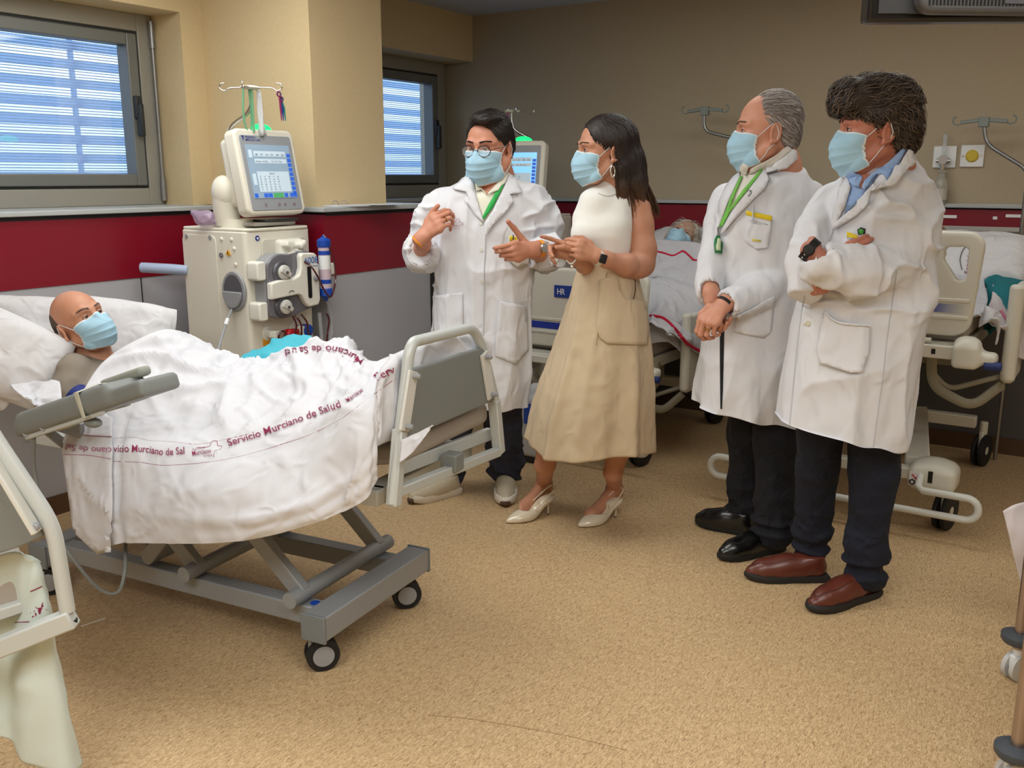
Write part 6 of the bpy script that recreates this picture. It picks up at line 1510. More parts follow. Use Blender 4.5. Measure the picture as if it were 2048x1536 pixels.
strip('coat_seam', BV, [Z4(925, 960), Z4(900, 1150), Z4(870, 1350), Z4(850, 1500), (1765, 760), (1752, 850), (1745, 905)], .0013, M_thread, C.o, C.fr, .001)
strip('placket_edge', BV, [Z4(462, 665), Z4(430, 740)], .002, M_thread, C.o, C.fr, .001)
strip('placket_edge', BV, [(1609, 590), (1600, 650), (1590, 740), (1580, 850)], .002, M_thread, C.o, C.fr, .001)
ob, c, ax = band(C, w0, w1, .72, .035, .026, .004, mat('strap_black', ()), 'watch_strap')
vd = Vector((-.72, -.55, .4)); vd = (vd-ax*vd.dot(ax)).normalized(); Rm = Matrix((vd.cross(ax), ax, vd)).transposed()
q = MB(); q.lathe([(.0001, 0), (.017, 0), (.0185, .004), (.015, .009), (.0001, .0095)], c+vd*.034, 24, vd.to_track_quat('Z', 'Y').to_matrix()); q.build('watch_case', M_black, ob)
q = MB()
for k in range(4): 
    a = .5+k*.38; d = (vd*math.cos(a)-vd.cross(ax)*math.sin(a)*-1); q.ell(c+d*.040, (.003, .003, .003), 8)
q.build('strap_stud', M_steel, ob)
S = legs_sdf(C, [[(hF, .10), ((hF+anF)/2, .074), (anF+(0, 0, .08), .064), (anF, .060)], [(hN, .105), ((hN+anN)/2+(.01, 0, 0), .080), (anN+(0, 0, .08), .066), (anN, .062)]])
cloth(C, 'trousers', S, M_navy, trouser_folds(.05))
shoe(C.G(1491, 1158), C.G(1652, 1158), 'loafer', C.o, w=.052)
shoe(C.G(1618, 1226), C.G(1748, 1186), 'loafer', C.o, w=.056)

# ---- patient in the near bed ------------------------------------------------------
_r = ray(160, 645); _h = Fr(-1.996, 1.902, math.radians(7)).Y(160, 645, .27)
_w = Fr(-1.996, 1.902, math.radians(7)).wld(_h); D1 = _w.x*-math.sin(YAW)+_w.y*math.cos(YAW)
RP = Rxyz(0, 0, -24)@Rxyz(62, -2, 0)
P1 = Per(165, D1, (163, 646), 1.02, RP, skin('skin_patient', (196, 140, 112)), jaw=.96)
U = np.array((.895, -.446, 0)); Vv = np.array((.446, .895, 0))
c0 = P1.L(196, 742, .02)
P1.sk.append(SDF(c0-.35, c0+.35, .006).chain([(P1.H(0, .045, -.10), .056), (P1.L(186, 694, .02), .056), (c0+(0, 0, .02), .075)], .02).mesh())
hp = c0+U*.48+(0, 0, -.13)
S = SDF(np.minimum(c0, c0+U*1.5)-.4, np.maximum(c0, c0+U*1.5)+.4, .012)
S.ell(c0+U*.2+(0, 0, -.07), (.17, .17, .10), .05); S.chain([(hp, .12), (c0+U*.8+(0, 0, -.02), .08), (c0+U*1.15+(0, 0, -.10), .05)], .03)
P1.sk.append(S.mesh())
P1.body('elderly bald person with a blue mask lying in the near bed under a white sheet', lid=.36, gaze=(.1, -.5))
M_buzz = mat('hair_buzz', (92, 76, 66), .9, var=.3, vscale=300, bump=.6, bscale=900)
def growP(S): S.ell((0, .030, .030), (.0775, .082, .082), .01); S.ell((0, .055, -.01), (.070, .050, .060), .015)
def cutP(S):
    S.ell((0, -.06, .085), (.10, .108, .080), .01, sub=True); S.box((0, -.13, -.05), (.3, .235, .3), r=.01, k=.02, sub=True)
    S.box((0, -.02, -.115), (.3, .3, .15), np.array(Matrix.Rotation(-.55, 3, 'X')), r=.01, k=.01, sub=True)
    for sx in (-1, 1): S.ell((sx*.09, .010, -.012), (.032, .026, .038), .006, sub=True)
hair_shell(P1.R, P1.hc, P1.hs, P1.o, M_buzz, growP, cutP, noise_amp=.0008)
brows(P1.R, P1.hc, P1.hs, P1.o, mat('brow_patient', (84, 66, 56), .6), .96, 0)
face_mask(P1.R, P1.hc, P1.hs, P1.o, .96, 0, low=0, seed=9)
S = SDF(c0-.42, c0+.52, .0065); M_tee = mat('tshirt_taupe', (142, 132, 120), .9, bump=.25, bscale=500)
nsh = P1.L(150, 740, -.10); fsh = c0+Vv*.17+(0, 0, -.01)
S.chain([(nsh, .055), (c0+(0, 0, -.01), .072), (fsh, .05)], .03); S.ell(c0+U*.17+(0, 0, -.06), (.18, .17, .105), .05)
S.ell(c0+U*.40+(0, 0, -.11), (.18, .15, .10), .05)
S.chain([(nsh, .057), (P1.L(140, 775, -.14), .058), (P1.L(142, 800, -.16), .056)], .02)
S.cap(P1.L(184, 684, .02), P1.L(180, 665, .02), .060, .062, .006, sub=True)
cloth(P1, 't_shirt', S, M_tee, [(.007, (9, 9, 9), True, None), (.003, (22, 22, 22), False, None)])
cu = MB(); a_, b_ = Vector(P1.L(150, 792, -.185)), Vector(P1.L(170, 806, -.20)); cu.tube([a_, a_.lerp(b_, .5), b_], [.05, .056, .05], 16)
cu.build('blood_pressure_cuff', mat('cuff_blue', (28, 44, 120), .7, bump=.2, bscale=300), P1.o)

# ---- patients in the far beds ----------------------------------------------------
P2 = Per(1362, 5.55, (1362, 478), .98, Rxyz(0, 0, 28)@Rxyz(-25, -28, 0), skin('skin_pale', (186, 150, 130)), jaw=.95)
c2 = P2.L(1352, 520, .14); S = SDF(c2-(.35, 1.6, .5), c2+(.35, .35, .3), .02)
S.chain([(P2.H(0, .05, -.10), .05), (c2, .07)], .02); S.ell(c2+(.0, -.15, -.14), (.15, .22, .06), .03); P2.sk.append(S.mesh())
P2.body('white-haired elderly person with a blue mask lying in the far bed behind the woman', lid=.5)
M_whiteh = mat('hair_white', (196, 192, 180), .7, var=.3, vscale=60)
def growQ(S): S.ell((0, .02, .04), (.090, .10, .095), .01); S.ell((0, .05, -.02), (.092, .06, .08), .02)
def cutQ(S): S.ell((0, -.105, -.01), (.072, .09, .085), .012, sub=True); S.box((0, -.13, -.10), (.3, .2, .2), r=.01, k=.012, sub=True)
ho, HP, HF, HB = hair_shell(P2.R, P2.hc, P2.hs, P2.o, M_whiteh, growQ, cutQ, noise_amp=.008, nf=30, h=.005)
strands(P2.R, P2.hc, P2.hs, ho, M_whiteh, HB, scalp_roots(HP, HF, 500, 11), lambda p: (0, .6, -.6), (4, 7), .012, .002, .012, 5, curl=.8)
brows(P2.R, P2.hc, P2.hs, P2.o, M_whiteh, .95, 0)
face_mask(P2.R, P2.hc, P2.hs, P2.o, .95, 0, seed=12)
P3 = Per(1880, 5.0, (1868, 492), 1.0, Rxyz(35, -30, 0), skin('skin_olive', (150, 104, 82)))
c3 = P3.L(1868, 540, .05); S = SDF(c3-(.5, 1.2, .45), c3+(.5, .35, .3), .02)
S.chain([(P3.H(0, .05, -.10), .05), (c3, .07)], .02); S.ell(c3+(.0, -.10, -.12), (.16, .20, .07), .05); P3.sk.append(S.mesh())
P3.body('dark-haired person lying in the bed behind the footboard with blue stripe at right', lid=.5)
def cutR(S): S.ell((0, -.105, -.01), (.068, .09, .075), .012, sub=True); S.box((0, -.13, -.10), (.3, .2, .2), r=.01, k=.012, sub=True)
ho, HP, HF, HB = hair_shell(P3.R, P3.hc, P3.hs, P3.o, mat('hair_black', (18, 14, 12), .5), growQ, cutR, noise_amp=.006, nf=30, h=.005)
# ------------------------------------------------------------------ near bed
M_bedw = mat('bed_frame_grey_white', (196, 200, 198), .38, .1); M_bedg = mat('bed_frame_grey', (150, 154, 158), .38, .15)
M_panel = mat('bed_panel_grey', (128, 132, 130), .5, bump=.25, bscale=600); M_mattg = mat('mattress_vinyl_taupe', (166, 158, 150), .5, bump=.2, bscale=350)
M_tyre = mat('tyre_black', (22, 22, 24), .6); M_hubc = mat('caster_hub_grey', (150, 152, 156), .4)
M_sheet = mat('bed_sheet_white', (214, 214, 220), .9, bump=.15, bscale=700, sheen=.1, wr=(4, .010, 1)); M_pillow = mat('pillow_white', (212, 211, 214), .9, bump=.2, bscale=400, wr=(5, .008, 1))
M_print = mat('sheet_print', (134, 30, 72), .8)
M_teal = mat('drape_teal', (70, 180, 200), .8, bump=.2, bscale=200)
BF = Fr(-1.996, 1.902, math.radians(7))
def B1(px, py, v): return BF.Y(px, py, v)
def caster(parent, x, y, yaw, r=.052, tall=.15, m=None):
    c = empty('caster'); c.parent = parent; c.location = (x, y, 0); c.rotation_euler = (0, 0, yaw)
    for s in (-1, 1):
        w = MB(); w.lathe([(r*.72, -.009), (r, -.008), (r, .008), (r*.72, .009), (r*.70, .011), (.0001, .011)], (0, s*.017, r), 28, Matrix.Rotation(-s*math.pi/2, 3, 'X')); w.build('tyre', M_tyre, c, angle=.7)
        w = MB(); w.lathe([(r*.66, .0), (r*.64, .0135), (.0001, .015)], (0, s*.017, r), 24, Matrix.Rotation(-s*math.pi/2, 3, 'X')); w.build('hub_cap', M_hubc, c, angle=.7)
    f = MB(); f.box((-.01, 0, r*1.55), (r*1.2, .022, r*1.1)); f.cyl((-.018, 0, r*1.8), (-.018, 0, tall), .013, 14); f.build('fork', M_bedg, c, bevel=.006)
    return c
def near_bed(fr, label, group=None, base=True):
    t = empty('hospital_bed', fr, label, 'bed', group)
    f = MB()
    if base:
        z0, z1 = .125, .19
        f.bx(-1.16, .0, -.0, .06, z0, z1); f.bx(-1.16, .0, .42, .48, z0, z1); f.bx(.0, .085, -.06, .54, z0-.005, z1+.01); f.bx(-1.24, -1.16, -.06, .54, z0-.005, z1+.01)
        f.build('base_frame', M_bedg, t, bevel=.005)
        for q_ in ((-.003, .088, -.066, -.055), (-.003, .088, .535, .546), (-1.243, -1.157, -.066, -.055)):
            e = MB(); e.bx(*q_, z0-.01, z1+.014); e.build('end_cap', mat('end_cap_grey', (120, 126, 130), .5), t, bevel=.003)
        d = MB(); d.lathe([(.016, 0), (.016, .002), (.0001, .0025)], (-.02, .03, z1), 20); d.build('blue_sticker', M_bluecap, t)
        caster(t, .03, -.01, .85); caster(t, .03, .47, .75); caster(t, -1.20, -.02, .6); caster(t, -1.20, .48, .9)
        for i, u in enumerate((-.06, -.50, -.72)):
            c = MB(); c.cyl((u, -.045+.05*(i > 1), z1+.03), (u, .50, z1+.03), .026, 20); c.build('pivot_tube', M_bedg, t, angle=.7)
        for i, (u0, u1) in enumerate(((-.06, -.42), (-.50, -.86), (-.72, -.40))):
            for v in (.02, .44):
                c = MB(); c.beam((u0, v, z1+.03), (u1, v, .56), .035, .055, up=(0, 1, 0) if False else (0, 0, 1)); c.build('lift_arm', M_bedg, t, bevel=.004)
        c = MB(); c.tube([(-.95, .23, .20), (-.55, .23, .33)], [.022, .022], 14); c.tube([(-.55, .23, .33), (-.30, .23, .42)], [.014, .014], 12); c.build('lift_cylinder', M_bedg, t)
        u_ = MB(); u_.bx(-1.3, .25, .0, .05, .56, .61); u_.bx(-1.3, .25, .52, .57, .56, .61); u_.bx(.18, .25, .03, .57, .56, .61); u_.bx(-1.3, -1.23, .0, .57, .56, .61); u_.build('upper_frame', M_bedw, t, bevel=.004)
    # mattress: foot part, then the raised back part
    return t
nbed = near_bed(BF, 'grey hospital bed with scissor-lift base and gray footboard, patient in it')
m_ = MB(); G = []
def mattress(b, path, v0, v1, th):
    P0 = []
    for i, (u, z) in enumerate(path):
        P0.append((u, z))
    outer = P0+[(u+.0, z-th) for u, z in P0[::-1]]
    b.prism(outer, v0, v1, lambda a, c, d: Vector((a, d, c)))
mattress(m_, [(-1.58, .86), (-1.30, .74), (-1.0, .655), (-.80, .64), (-.4, .66), (.0, .70), (.30, .752)], .045, .60, .07)
m_.build('mattress', M_mattg, nbed, bevel=.02, bseg=3)
# footboard: posts, hoop, lower bar, panel
u0 = .33
def FX(px, py, u=u0): return BF.X(px, py, u)
a, b_, c_, d_ = FX(785, 1008), FX(812, 672), FX(948, 655), FX(998, 890)
nl = FX(818, 705); fl_ = FX(963, 690)
hoop = fillet([a, FX(800, 860), nl, FX(826, 684), FX(945, 655), fl_, FX(990, 800), d_], .055, 6)
f = MB(); f.tube(hoop, .0165, 14); ft = f.build('foot_hoop', M_bedw, nbed)
f = MB(); f.beam(FX(789, 985), FX(996, 903), .03, .03); f.beam(FX(787, 1012), FX(800, 858), .036, .032, up=(0, 1, 0)); f.beam(FX(998, 905), FX(988, 800), .036, .032, up=(0, 1, 0)); f.build('foot_crossbar', M_bedw, nbed, bevel=.004)
q0, q1, q2, q3 = FX(820, 738), FX(968, 692), FX(985, 800), FX(801, 880)
pn = MB(); n_ = Vector((.012, 0, 0)); pn.add([q+n_*s for s in (-1, 1) for q in (q0, q1, q2, q3)], [(0, 1, 2, 3), (7, 6, 5, 4), (0, 4, 5, 1), (1, 5, 6, 2), (2, 6, 7, 3), (3, 7, 4, 0)])
pn.build('foot_panel', M_panel, nbed, bevel=.006, smooth=False)
for A, Bq in (((826, 742), (808, 862)), ((968, 706), (982, 795))):
    s = MB(); p, q = FX(*A, u0+.018), FX(*Bq, u0+.018); s.beam(p, q, .010, .045, up=(0, 1, 0)); br = s.build('bracket', mat('bracket_white', (214, 214, 208), .45), nbed, bevel=.002)
    for w in (.08, .92):
        s = MB(); r = p.lerp(q, w)+Vector((.022, 0, 0)); s.lathe([(.008, -.02), (.008, .002), (.005, .005), (.0001, .005)], r, 14, Matrix.Rotation(math.pi/2, 3, 'Y')); s.build('bolt', M_grayp, br)
s = MB(); c = FX(905, 930); s.box(c+Vector((0, 0, .012)), (.055, .055, .055)); s.build('lock_block', M_panel, nbed, bevel=.004)
s = MB(); s.beam(FX(800, 935, .28), FX(978, 868, .28), .02, .045); s.build('mattress_stop', M_bedw, nbed, bevel=.004)
# near-side arm rest
v_ = -.20
def AY(px, py, v=v_): return BF.Y(px, py, v)
S = SDF((-1.15, -.32, .6), (-.15, .0, 1.1), .007)
pA, pB = AY(70, 850), AY(318, 768); dr = (pB-pA).normalized(); up_ = Vector((-dr.z, 0, dr.x))
Rm = np.array(Matrix((Vector((dr.x, 0, dr.z)).normalized(), Vector((0, 1, 0)), Vector((-dr.z, 0, dr.x)).normalized())).transposed())
S.box((pA+pB)/2, ((pB-pA).length+.02, .15, .052), Rm, .014, .004); S.box((pA+pB)/2+Vector((-.06, 0, 0)), ((pB-pA).length*.74, .15, .058), Rm, .014, .03)
P_, F_ = S.mesh(); ar = mk('armrest_pad', relax(P_, F_, 1, .5), F_, M_panel, nbed, angle=0)
s = MB(); s.beam(AY(50, 868, -.26), AY(205, 815, -.26), .012, .042); bar = s.build('armrest_bar', M_bedw, nbed, bevel=.004)
for q in ((52, 867), (86, 855)):
    s = MB(); s.cyl(AY(*q, -.27), AY(*q, -.245), .010, 14); s.build('bolt', M_grayp, bar)
s = MB(); s.beam(AY(120, 845, -.20), AY(226, 800, -.20), .05, .05); s.build('armrest_bracket', mat('bracket_sand', (176, 168, 140), .5), nbed, bevel=.004)
s = MB(); s.ell(AY(186, 845, -.24), (.035, .02, .016), 14); s.cyl(AY(186, 845, -.24), AY(180, 820, -.2), .012, 10); s.build('lever', M_panel, nbed)
s = MB(); s.beam(AY(165, 862, -.12), AY(95, 840, -.12), .02, .05); s.beam(AY(150, 905, -.05), AY(80, 850, -.15), .02, .03); s.build('armrest_strut', M_bedg, nbed, bevel=.003)
c = AY(206, 800, -.2); Rm3 = Matrix(Rm.tolist())
s = MB(); pts = [c+Rm3@Vector((x, y, z)) for x, y, z in ((0, -.083, -.036), (0, -.083, .040), (.0, .0, .050), (.0, .083, .040), (0, .083, -.036))]; 
s.tube(pts, .011, 6, closed=True, sq=(1, .25)); st_ = s.build('strap', mat('strap_elastic', (196, 196, 180), .8), ar)
s = MB(); s.box(AY(250, 768, -.17)+Vector((-.03, .03, .012)), (.19, .05, .03), Rm3); o_ = s.build('armrest_cushion', mat('cushion_grey', (150, 152, 142), .8), nbed, bevel=.012, bseg=3)
# hand-control cord
s = MB(); s.tube(crv([BF.Y(68, 875, -.25), BF.Y(70, 950, -.22), BF.Y(95, 1040, -.22), BF.Y(140, 1110, -.22), BF.Y(195, 1175, -.24), BF.Y(235, 1185, -.22), BF.Y(250, 1140, -.18), BF.Y(251, 1088, -.12)], 8), .006, 8)
s.build('control_cord', M_panel, nbed)
# floor shadow side: yellow duct under the bed
# ---- sheet --------------------------------------------------------------------
ST = [
 [(394, 702, .55), (388, 684, .5), (328, 660, .32), (222, 712, .13), (166, 784, .00), (130, 884, -.10), (140, 985, -.15), (152, 1060, -.17), (200, 1107, -.18)],
 [(440, 718, .55), (436, 702, .5), (374, 696, .31), (296, 742, .14), (250, 812, .0), (228, 893, -.13), (226, 985, -.18), (228, 1045, -.20), (236, 1088, -.20)],
 [(482, 745, .55), (480, 728, .5), (440, 742, .30), (382, 785, .14), (335, 850, .0), (320, 908, -.11), (322, 985, -.18), (325, 1040, -.20), (330, 1086, -.20)],
 [(528, 750, .55), (522, 728, .5), (505, 745, .30), (462, 795, .14), (438, 858, .0), (428, 912, -.10), (428, 985, -.18), (430, 1040, -.20), (432, 1084, -.20)],
 [(580, 730, .55), (575, 706, .5), (572, 742, .30), (552, 800, .14), (540, 858, .0), (530, 908, -.08), (530, 982, -.16), (530, 1030, -.18), (532, 1072, -.18)],
 [(640, 710, .55), (640, 684, .5), (648, 735, .30), (638, 795, .14), (628, 845, .0), (618, 895, -.06), (612, 965, -.13), (610, 1012, -.16), (612, 1050, -.16)],
 [(700, 715, .55), (700, 690, .5), (708, 735, .30), (712, 772, .14), (705, 808, .0), (690, 860, -.06), (680, 930, -.10), (675, 985, -.12), (678, 1026, -.12)],
 [(775, 745, .55), (768, 727, .48), (768, 737, .30), (766, 755, .14), (756, 795, .0), (744, 845, -.06), (735, 905, -.09), (735, 958, -.10), (740, 998, -.10)],
 [(958, 690, .60), (955, 668, .56), (905, 680, .38), (838, 708, .16), (790, 752, .0), (775, 815, -.05), (764, 880, -.06), (760, 930, -.07), (756, 962, -.07)],
]
C_ = [[B1(x, y, v) for x, y, v in r] for r in ST]
for r in C_:
    for p in r: p.x = min(p.x, .285)
C_.append([Vector((p.x+.004, p.y, min(p.z-.004, .765))) for p in C_[-1]])
SU, SV = 16, 18
rows = [crv([C_[i][j] for i in range(len(C_))], SU) for j in range(9)]
Gd = []
for i in range(len(rows[0])): Gd.append(crv([rows[j][i] for j in range(9)], SV))
V = np.array([[tuple(p) for p in r] for r in Gd]); nu, nv = V.shape[:2]
du = np.gradient(V, axis=0); dv = np.gradient(V, axis=1); N = np.cross(du, dv); N /= np.maximum(np.linalg.norm(N, axis=2), 1e-9)[..., None]
if N[..., 2].mean() < 0: N = -N
uu, vv = np.meshgrid(np.linspace(0, 1, nu), np.linspace(0, 1, nv), indexing='ij')
top = np.clip((.55-vv)/.1, 0, 1); side = 1-top
q = np.stack([uu*7+vv*5, vv*3.0-uu*2.5, uu*0], -1); w = .6*noise3(q*.8, 3)[..., None]
r1 = np.clip(ridged(q+w, 11), 0, 1)**2; q2 = np.stack([uu*15+vv*7, vv*7-uu*6, uu*0+3], -1); r2 = np.clip(ridged(q2+w, 12), 0, 1)**2
q3 = np.stack([uu*9, vv*1.6, uu*0+9], -1); r3 = np.clip(ridged(q3+w, 13), 0, 1)**2
r4 = np.clip(ridged(np.stack([uu*11-vv*9, vv*5+uu*10, uu*0+5], -1)+w, 14), 0, 1)**3
D = top*(r1*.026+r2*.012+r4*.014-.010)+side*(r3*.014+r2*.005)
# hanging swags on the drop
sw = np.exp(-((vv-.78-.10*np.sin(uu*math.pi*1.1))/.035)**2)*.014*np.exp(-((uu-.5)/.28)**2)+np.exp(-((vv-.90-.06*np.sin(uu*math.pi*1.2))/.03)**2)*.008*np.exp(-((uu-.6)/.25)**2)
D = D+side*sw
# the turned back flap edge at the head end of the drop
D = D-.012*np.exp(-((uu-.125)/.008)**2)*side
edge = np.minimum(1, np.minimum(uu/.04, (1-uu)/.04)); D = D*np.clip(edge, 0, 1)
V = V+N*D[..., None]
b = MB(); b.grid([[tuple(p) for p in r] for r in V])
sheet = b.build('bed_sheet', M_sheet, None, angle=0, solid=-.0025); sheet.matrix_world = BF.M
tag(sheet, 'white printed bed sheet draped over the patient in the near bed', 'bed sheet')
if True:
    BS = bvh_of([sheet]); k = 0
    def TX(s, ln, h, **kw): return text_on('print_lettering', BS, s, ln, h, M_print, sheet, BF, .007, **kw)
    strip('print_line', BS, [(228, 877), (270, 876), (300, 882), (340, 884), (395, 889), (440, 882), (500, 868)], .0012, M_print, sheet, BF, .001)
    strip('print_line', BS, [(227, 923), (280, 925), (330, 931), (405, 926), (460, 918), (520, 903), (570, 887), (620, 870), (680, 840), (740, 795), (790, 757)], .0012, M_print, sheet, BF, .001)
    strip('print_line', BS, [(590, 865), (640, 838), (690, 806), (723, 770), (728, 757)], .0010, M_print, sheet, BF, .001)
    strip('print_line', BS, [(484, 742), (520, 735), (575, 730)], .0012, M_print, sheet, BF, .001)
    strip('print_line', BS, [(640, 700), (670, 706), (700, 722), (722, 745)], .0010, M_print, sheet, BF, .001)
    TX('vicio Murciano de Sal', [(228, 905), (290, 906), (330, 912), (371, 909)], 20, bold=.006)
    TX('Servicio', [(386, 903), (412, 898)], 6); TX('Murciano', [(386, 913), (424, 907)], 13, bold=.006); TX('de Salud', [(409, 916), (426, 913)], 6)
    strip('print_emblem', BS, [(394, 896), (418, 894), (424, 884), (434, 883), (436, 892), (444, 893), (440, 900), (430, 903), (428, 915)], .0010, M_print, sheet, BF, .002)
    TX('Servicio Murciano de Salud', [(458, 894), (530, 872), (600, 846), (684, 815)], 20, bold=.006)
    TX('Murciano', [(697, 806), (728, 784)], 12, bold=.006); TX('Serv', [(754, 762), (790, 744)], 20, bold=.006)
    TX('Murciano de Salud', [(572, 700), (640, 693), (690, 700), (728, 722)][::-1], 19, bold=.006)
    # turned-back corner with the print seen from behind
    fl = patch('turned_flap', BS, [(166, 800), (228, 840), (228, 1000), (222, 1104), (200, 1106), (152, 1062), (142, 985), (128, 892), (140, 862)], M_sheet, sheet, BF, .012, .0025)
    BFL = bvh_of([fl])
    text_on('print_lettering', BFL, 'ciano de Sal', [(225, 896), (180, 894), (134, 888)], 17, mat('sheet_print_faint', (176, 110, 140), .8), sheet, BF, .006, flipx=False, bold=.006)
    strip('print_line', BFL, [(136, 868), (180, 871), (226, 874)], .0010, mat('sheet_print_faint', ()), sheet, BF, .003); strip('print_line', BFL, [(128, 909), (180, 911), (227, 919)], .0010, mat('sheet_print_faint', ()), sheet, BF, .003)
# undersheet at the foot and below the pillow
b = MB(); pts = [[B1(800, 770, .02), B1(835, 745, .02), B1(838, 722, .1)], [B1(800, 905, -.03), B1(830, 880, -.03), B1(862, 855, 0)]]
def flat_cloth(name, quad, m, label, cat, amp=.008, n=(18, 14), fr=BF, seed=0, fx=6, thick=.003, group=None):
    """quad: rows of control points -> draped cloth piece"""
    rows = [crv(r, n[1]//max(1, len(r)-1)) for r in quad]; L = min(len(r) for r in rows)
    G = [crv([r[j] for r in rows], n[0]//max(1, len(rows)-1)) for j in range(L)]
    V = np.array([[tuple(p) for p in r] for r in G]); N = np.cross(np.gradient(V, axis=0), np.gradient(V, axis=1)); N /= np.maximum(np.linalg.norm(N, axis=2), 1e-9)[..., None]
    if N[..., 2].mean() < 0: N = -N
    uu, vv = np.meshgrid(np.linspace(0, 1, V.shape[0]), np.linspace(0, 1, V.shape[1]), indexing='ij')
    q = np.stack([uu*fx, vv*fx*.5, uu*0+seed], -1); V = V+N*((ridged(q+.5*noise3(q, 5)[..., None], seed)**2*amp+noise3(q*3, seed+1)*amp*.25))[..., None]
    b = MB(); b.grid([[tuple(p) for p in r] for r in V]); o = b.build(name, m, None, angle=0, solid=thick); o.matrix_world = fr.M
    return tag(o, label, cat, group)
flat_cloth('undersheet', [[B1(802, 880, -.02), B1(830, 868, -.02), B1(866, 850, -.02)], [B1(800, 925, -.04), B1(824, 905, -.04), B1(846, 876, -.04)]], M_sheet, 'loose corner of white undersheet hanging under the near footboard panel', 'sheet', .004, fx=3)
flat_cloth('teal_drape', [[B1(470, 722, .62), B1(520, 700, .66), B1(560, 678, .70), B1(612, 672, .72)], [B1(472, 738, .52), B1(520, 716, .52), B1(560, 702, .52), B1(628, 684, .52)], [B1(470, 760, .50), B1(520, 742, .50), B1(565, 735, .50), B1(630, 712, .50)]], M_teal, 'teal disposable drape lying between the near bed and the dialysis machine', 'drape', .02, fx=5)
flat_cloth('undersheet', [[B1(20, 770, .0), B1(60, 765, .0), B1(120, 765, .0)], [B1(40, 790, -.12), B1(75, 800, -.12), B1(125, 800, -.12)], [B1(60, 800, -.16), B1(85, 822, -.14), B1(135, 812, -.14)]], M_sheet, 'wrinkled white undersheet below the pillows of the near bed', 'sheet', .010, fx=6, seed=4)
# pillows
def pillow(name, c, size, R, label, fr=None, seed=0, group=None, wr=.006):
    n = 34; V = []; F = []
    for s in (1, -1):
        for i in range(n+1):
            for j in range(n+1):
                x, y = i/n*2-1, j/n*2-1; ex = 1-.10*(1-abs(y))**2*abs(x)**3*0; h = (max(0, 1-x**4)*max(0, 1-y**4))**.48
                px_, py_ = x*(1-.07*(1-y*y)*x*x*0-.05*abs(y)**2*0), y
                V.append((px_*size[0]*(1-.06*abs(y)**3), py_*size[1]*(1-.06*abs(x)**3), s*h*size[2]))
    V = np.array(V); m = n+1
    for k, s in enumerate((1, -1)):
        for i in range(n):
            for j in range(n):
                q = (k*m*m+i*m+j, k*m*m+(i+1)*m+j, k*m*m+(i+1)*m+j+1, k*m*m+i*m+j+1); F.append(q if s > 0 else q[::-1])
    F = np.array(F); N = normals(V, F); Q = V*np.array((9, 9, 5)); V = V+N*((ridged(Q+.6*noise3(Q, 1)[:, None], seed+2)**2*wr)+noise3(V*16, seed)*wr*1.2)[:, None]*np.clip(1-np.maximum(np.abs(V[:, 0]/size[0]), np.abs(V[:, 1]/size[1]))**8, 0, 1)[:, None]
    V = V@np.array(R).T+np.array(c); o = mk(name, V, F, M_pillow, None, angle=0)
    if fr: o.matrix_world = fr.M
    return tag(o, label, 'pillow', group)
LF = pfr(100, 900, D1)
Rp = np.array(Matrix.Rotation(math.radians(12), 3, 'Y')@Matrix.Rotation(math.radians(62), 3, 'X')@Matrix.Rotation(math.radians(8), 3, 'Z'))
pillow('pillow', LF.Y(8, 708, -.12), (.215, .15, .08), np.array(Matrix.Rotation(math.radians(26), 3, 'Y')@Matrix.Rotation(math.radians(62), 3, 'X')), 'white pillow in front, supporting the left side of the near patient', LF, 1)
pillow('pillow', LF.Y(228, 668, .30), (.24, .15, .07), np.array(Matrix.Rotation(math.radians(8), 3, 'Y')@Matrix.Rotation(math.radians(60), 3, 'X')), 'white pillow behind the near patient, lying towards the dialysis machine', LF, 5)
pillow('pillow', LF.Y(40, 650, .26), (.25, .12, .07), np.array(Matrix.Rotation(math.radians(2), 3, 'Y')@Matrix.Rotation(math.radians(60), 3, 'X')), 'white pillow furthest left, behind the front pillow against the wall', LF, 8)
flat_cloth('pillow_case', [[LF.Y(-20, 640, -.02), LF.Y(-20, 720, -.14), LF.Y(-10, 815, -.13)], [LF.Y(20, 660, -.06), LF.Y(28, 720, -.16), LF.Y(10, 818, -.14)], [LF.Y(30, 690, -.10), LF.Y(38, 740, -.15), LF.Y(26, 785, -.14)]], M_pillow, 'open end of white pillow case hanging at the left picture edge', 'pillow case', .01, fr=LF, fx=4, seed=3)

# ------------------------------------------------------------------ bed at the left picture edge (its footboard corner)
DF = 1.98
EF = pfr(0, 900, DF)
def E1(px, py, y=0.0): return EF.Y(px, py, y)
t = empty('hospital_bed', EF, 'hospital bed cut off by the left picture edge, grey footboard corner showing', 'bed')
f = MB(); pth = fillet([E1(-60, 800), E1(0, 892, 0), E1(106, 1050), E1(135, 1222)], .05, 6); f.tube(pth, .0175, 14, sq=(1, 1)); f.build('foot_hoop', M_bedw, t)
f = MB(); f.beam(E1(-70, 1322, -.02), E1(148, 1234, -.0), .04, .045); f.build('foot_crossbar', M_bedw, t, bevel=.005)
f = MB(); f.cyl(E1(138, 1238), E1(139, 1248), .018, 12); f.build('post_foot', M_black, t)
q = [E1(-80, 880, .01), E1(-20, 880, .01), E1(94, 1068, .01), E1(40, 1092, .01), E1(-80, 1128, .01)]; f = MB(); n_ = Vector((0, .012, 0)); m5 = 5
f.add([p+n_*s for s in (-1, 1) for p in q], [tuple(range(5)), tuple(range(5, 10))[::-1]]+[(i, i+5, (i+1) % 5+5, (i+1) % 5) for i in range(5)]); f.build('foot_panel', M_panel, t, bevel=.004, smooth=False)
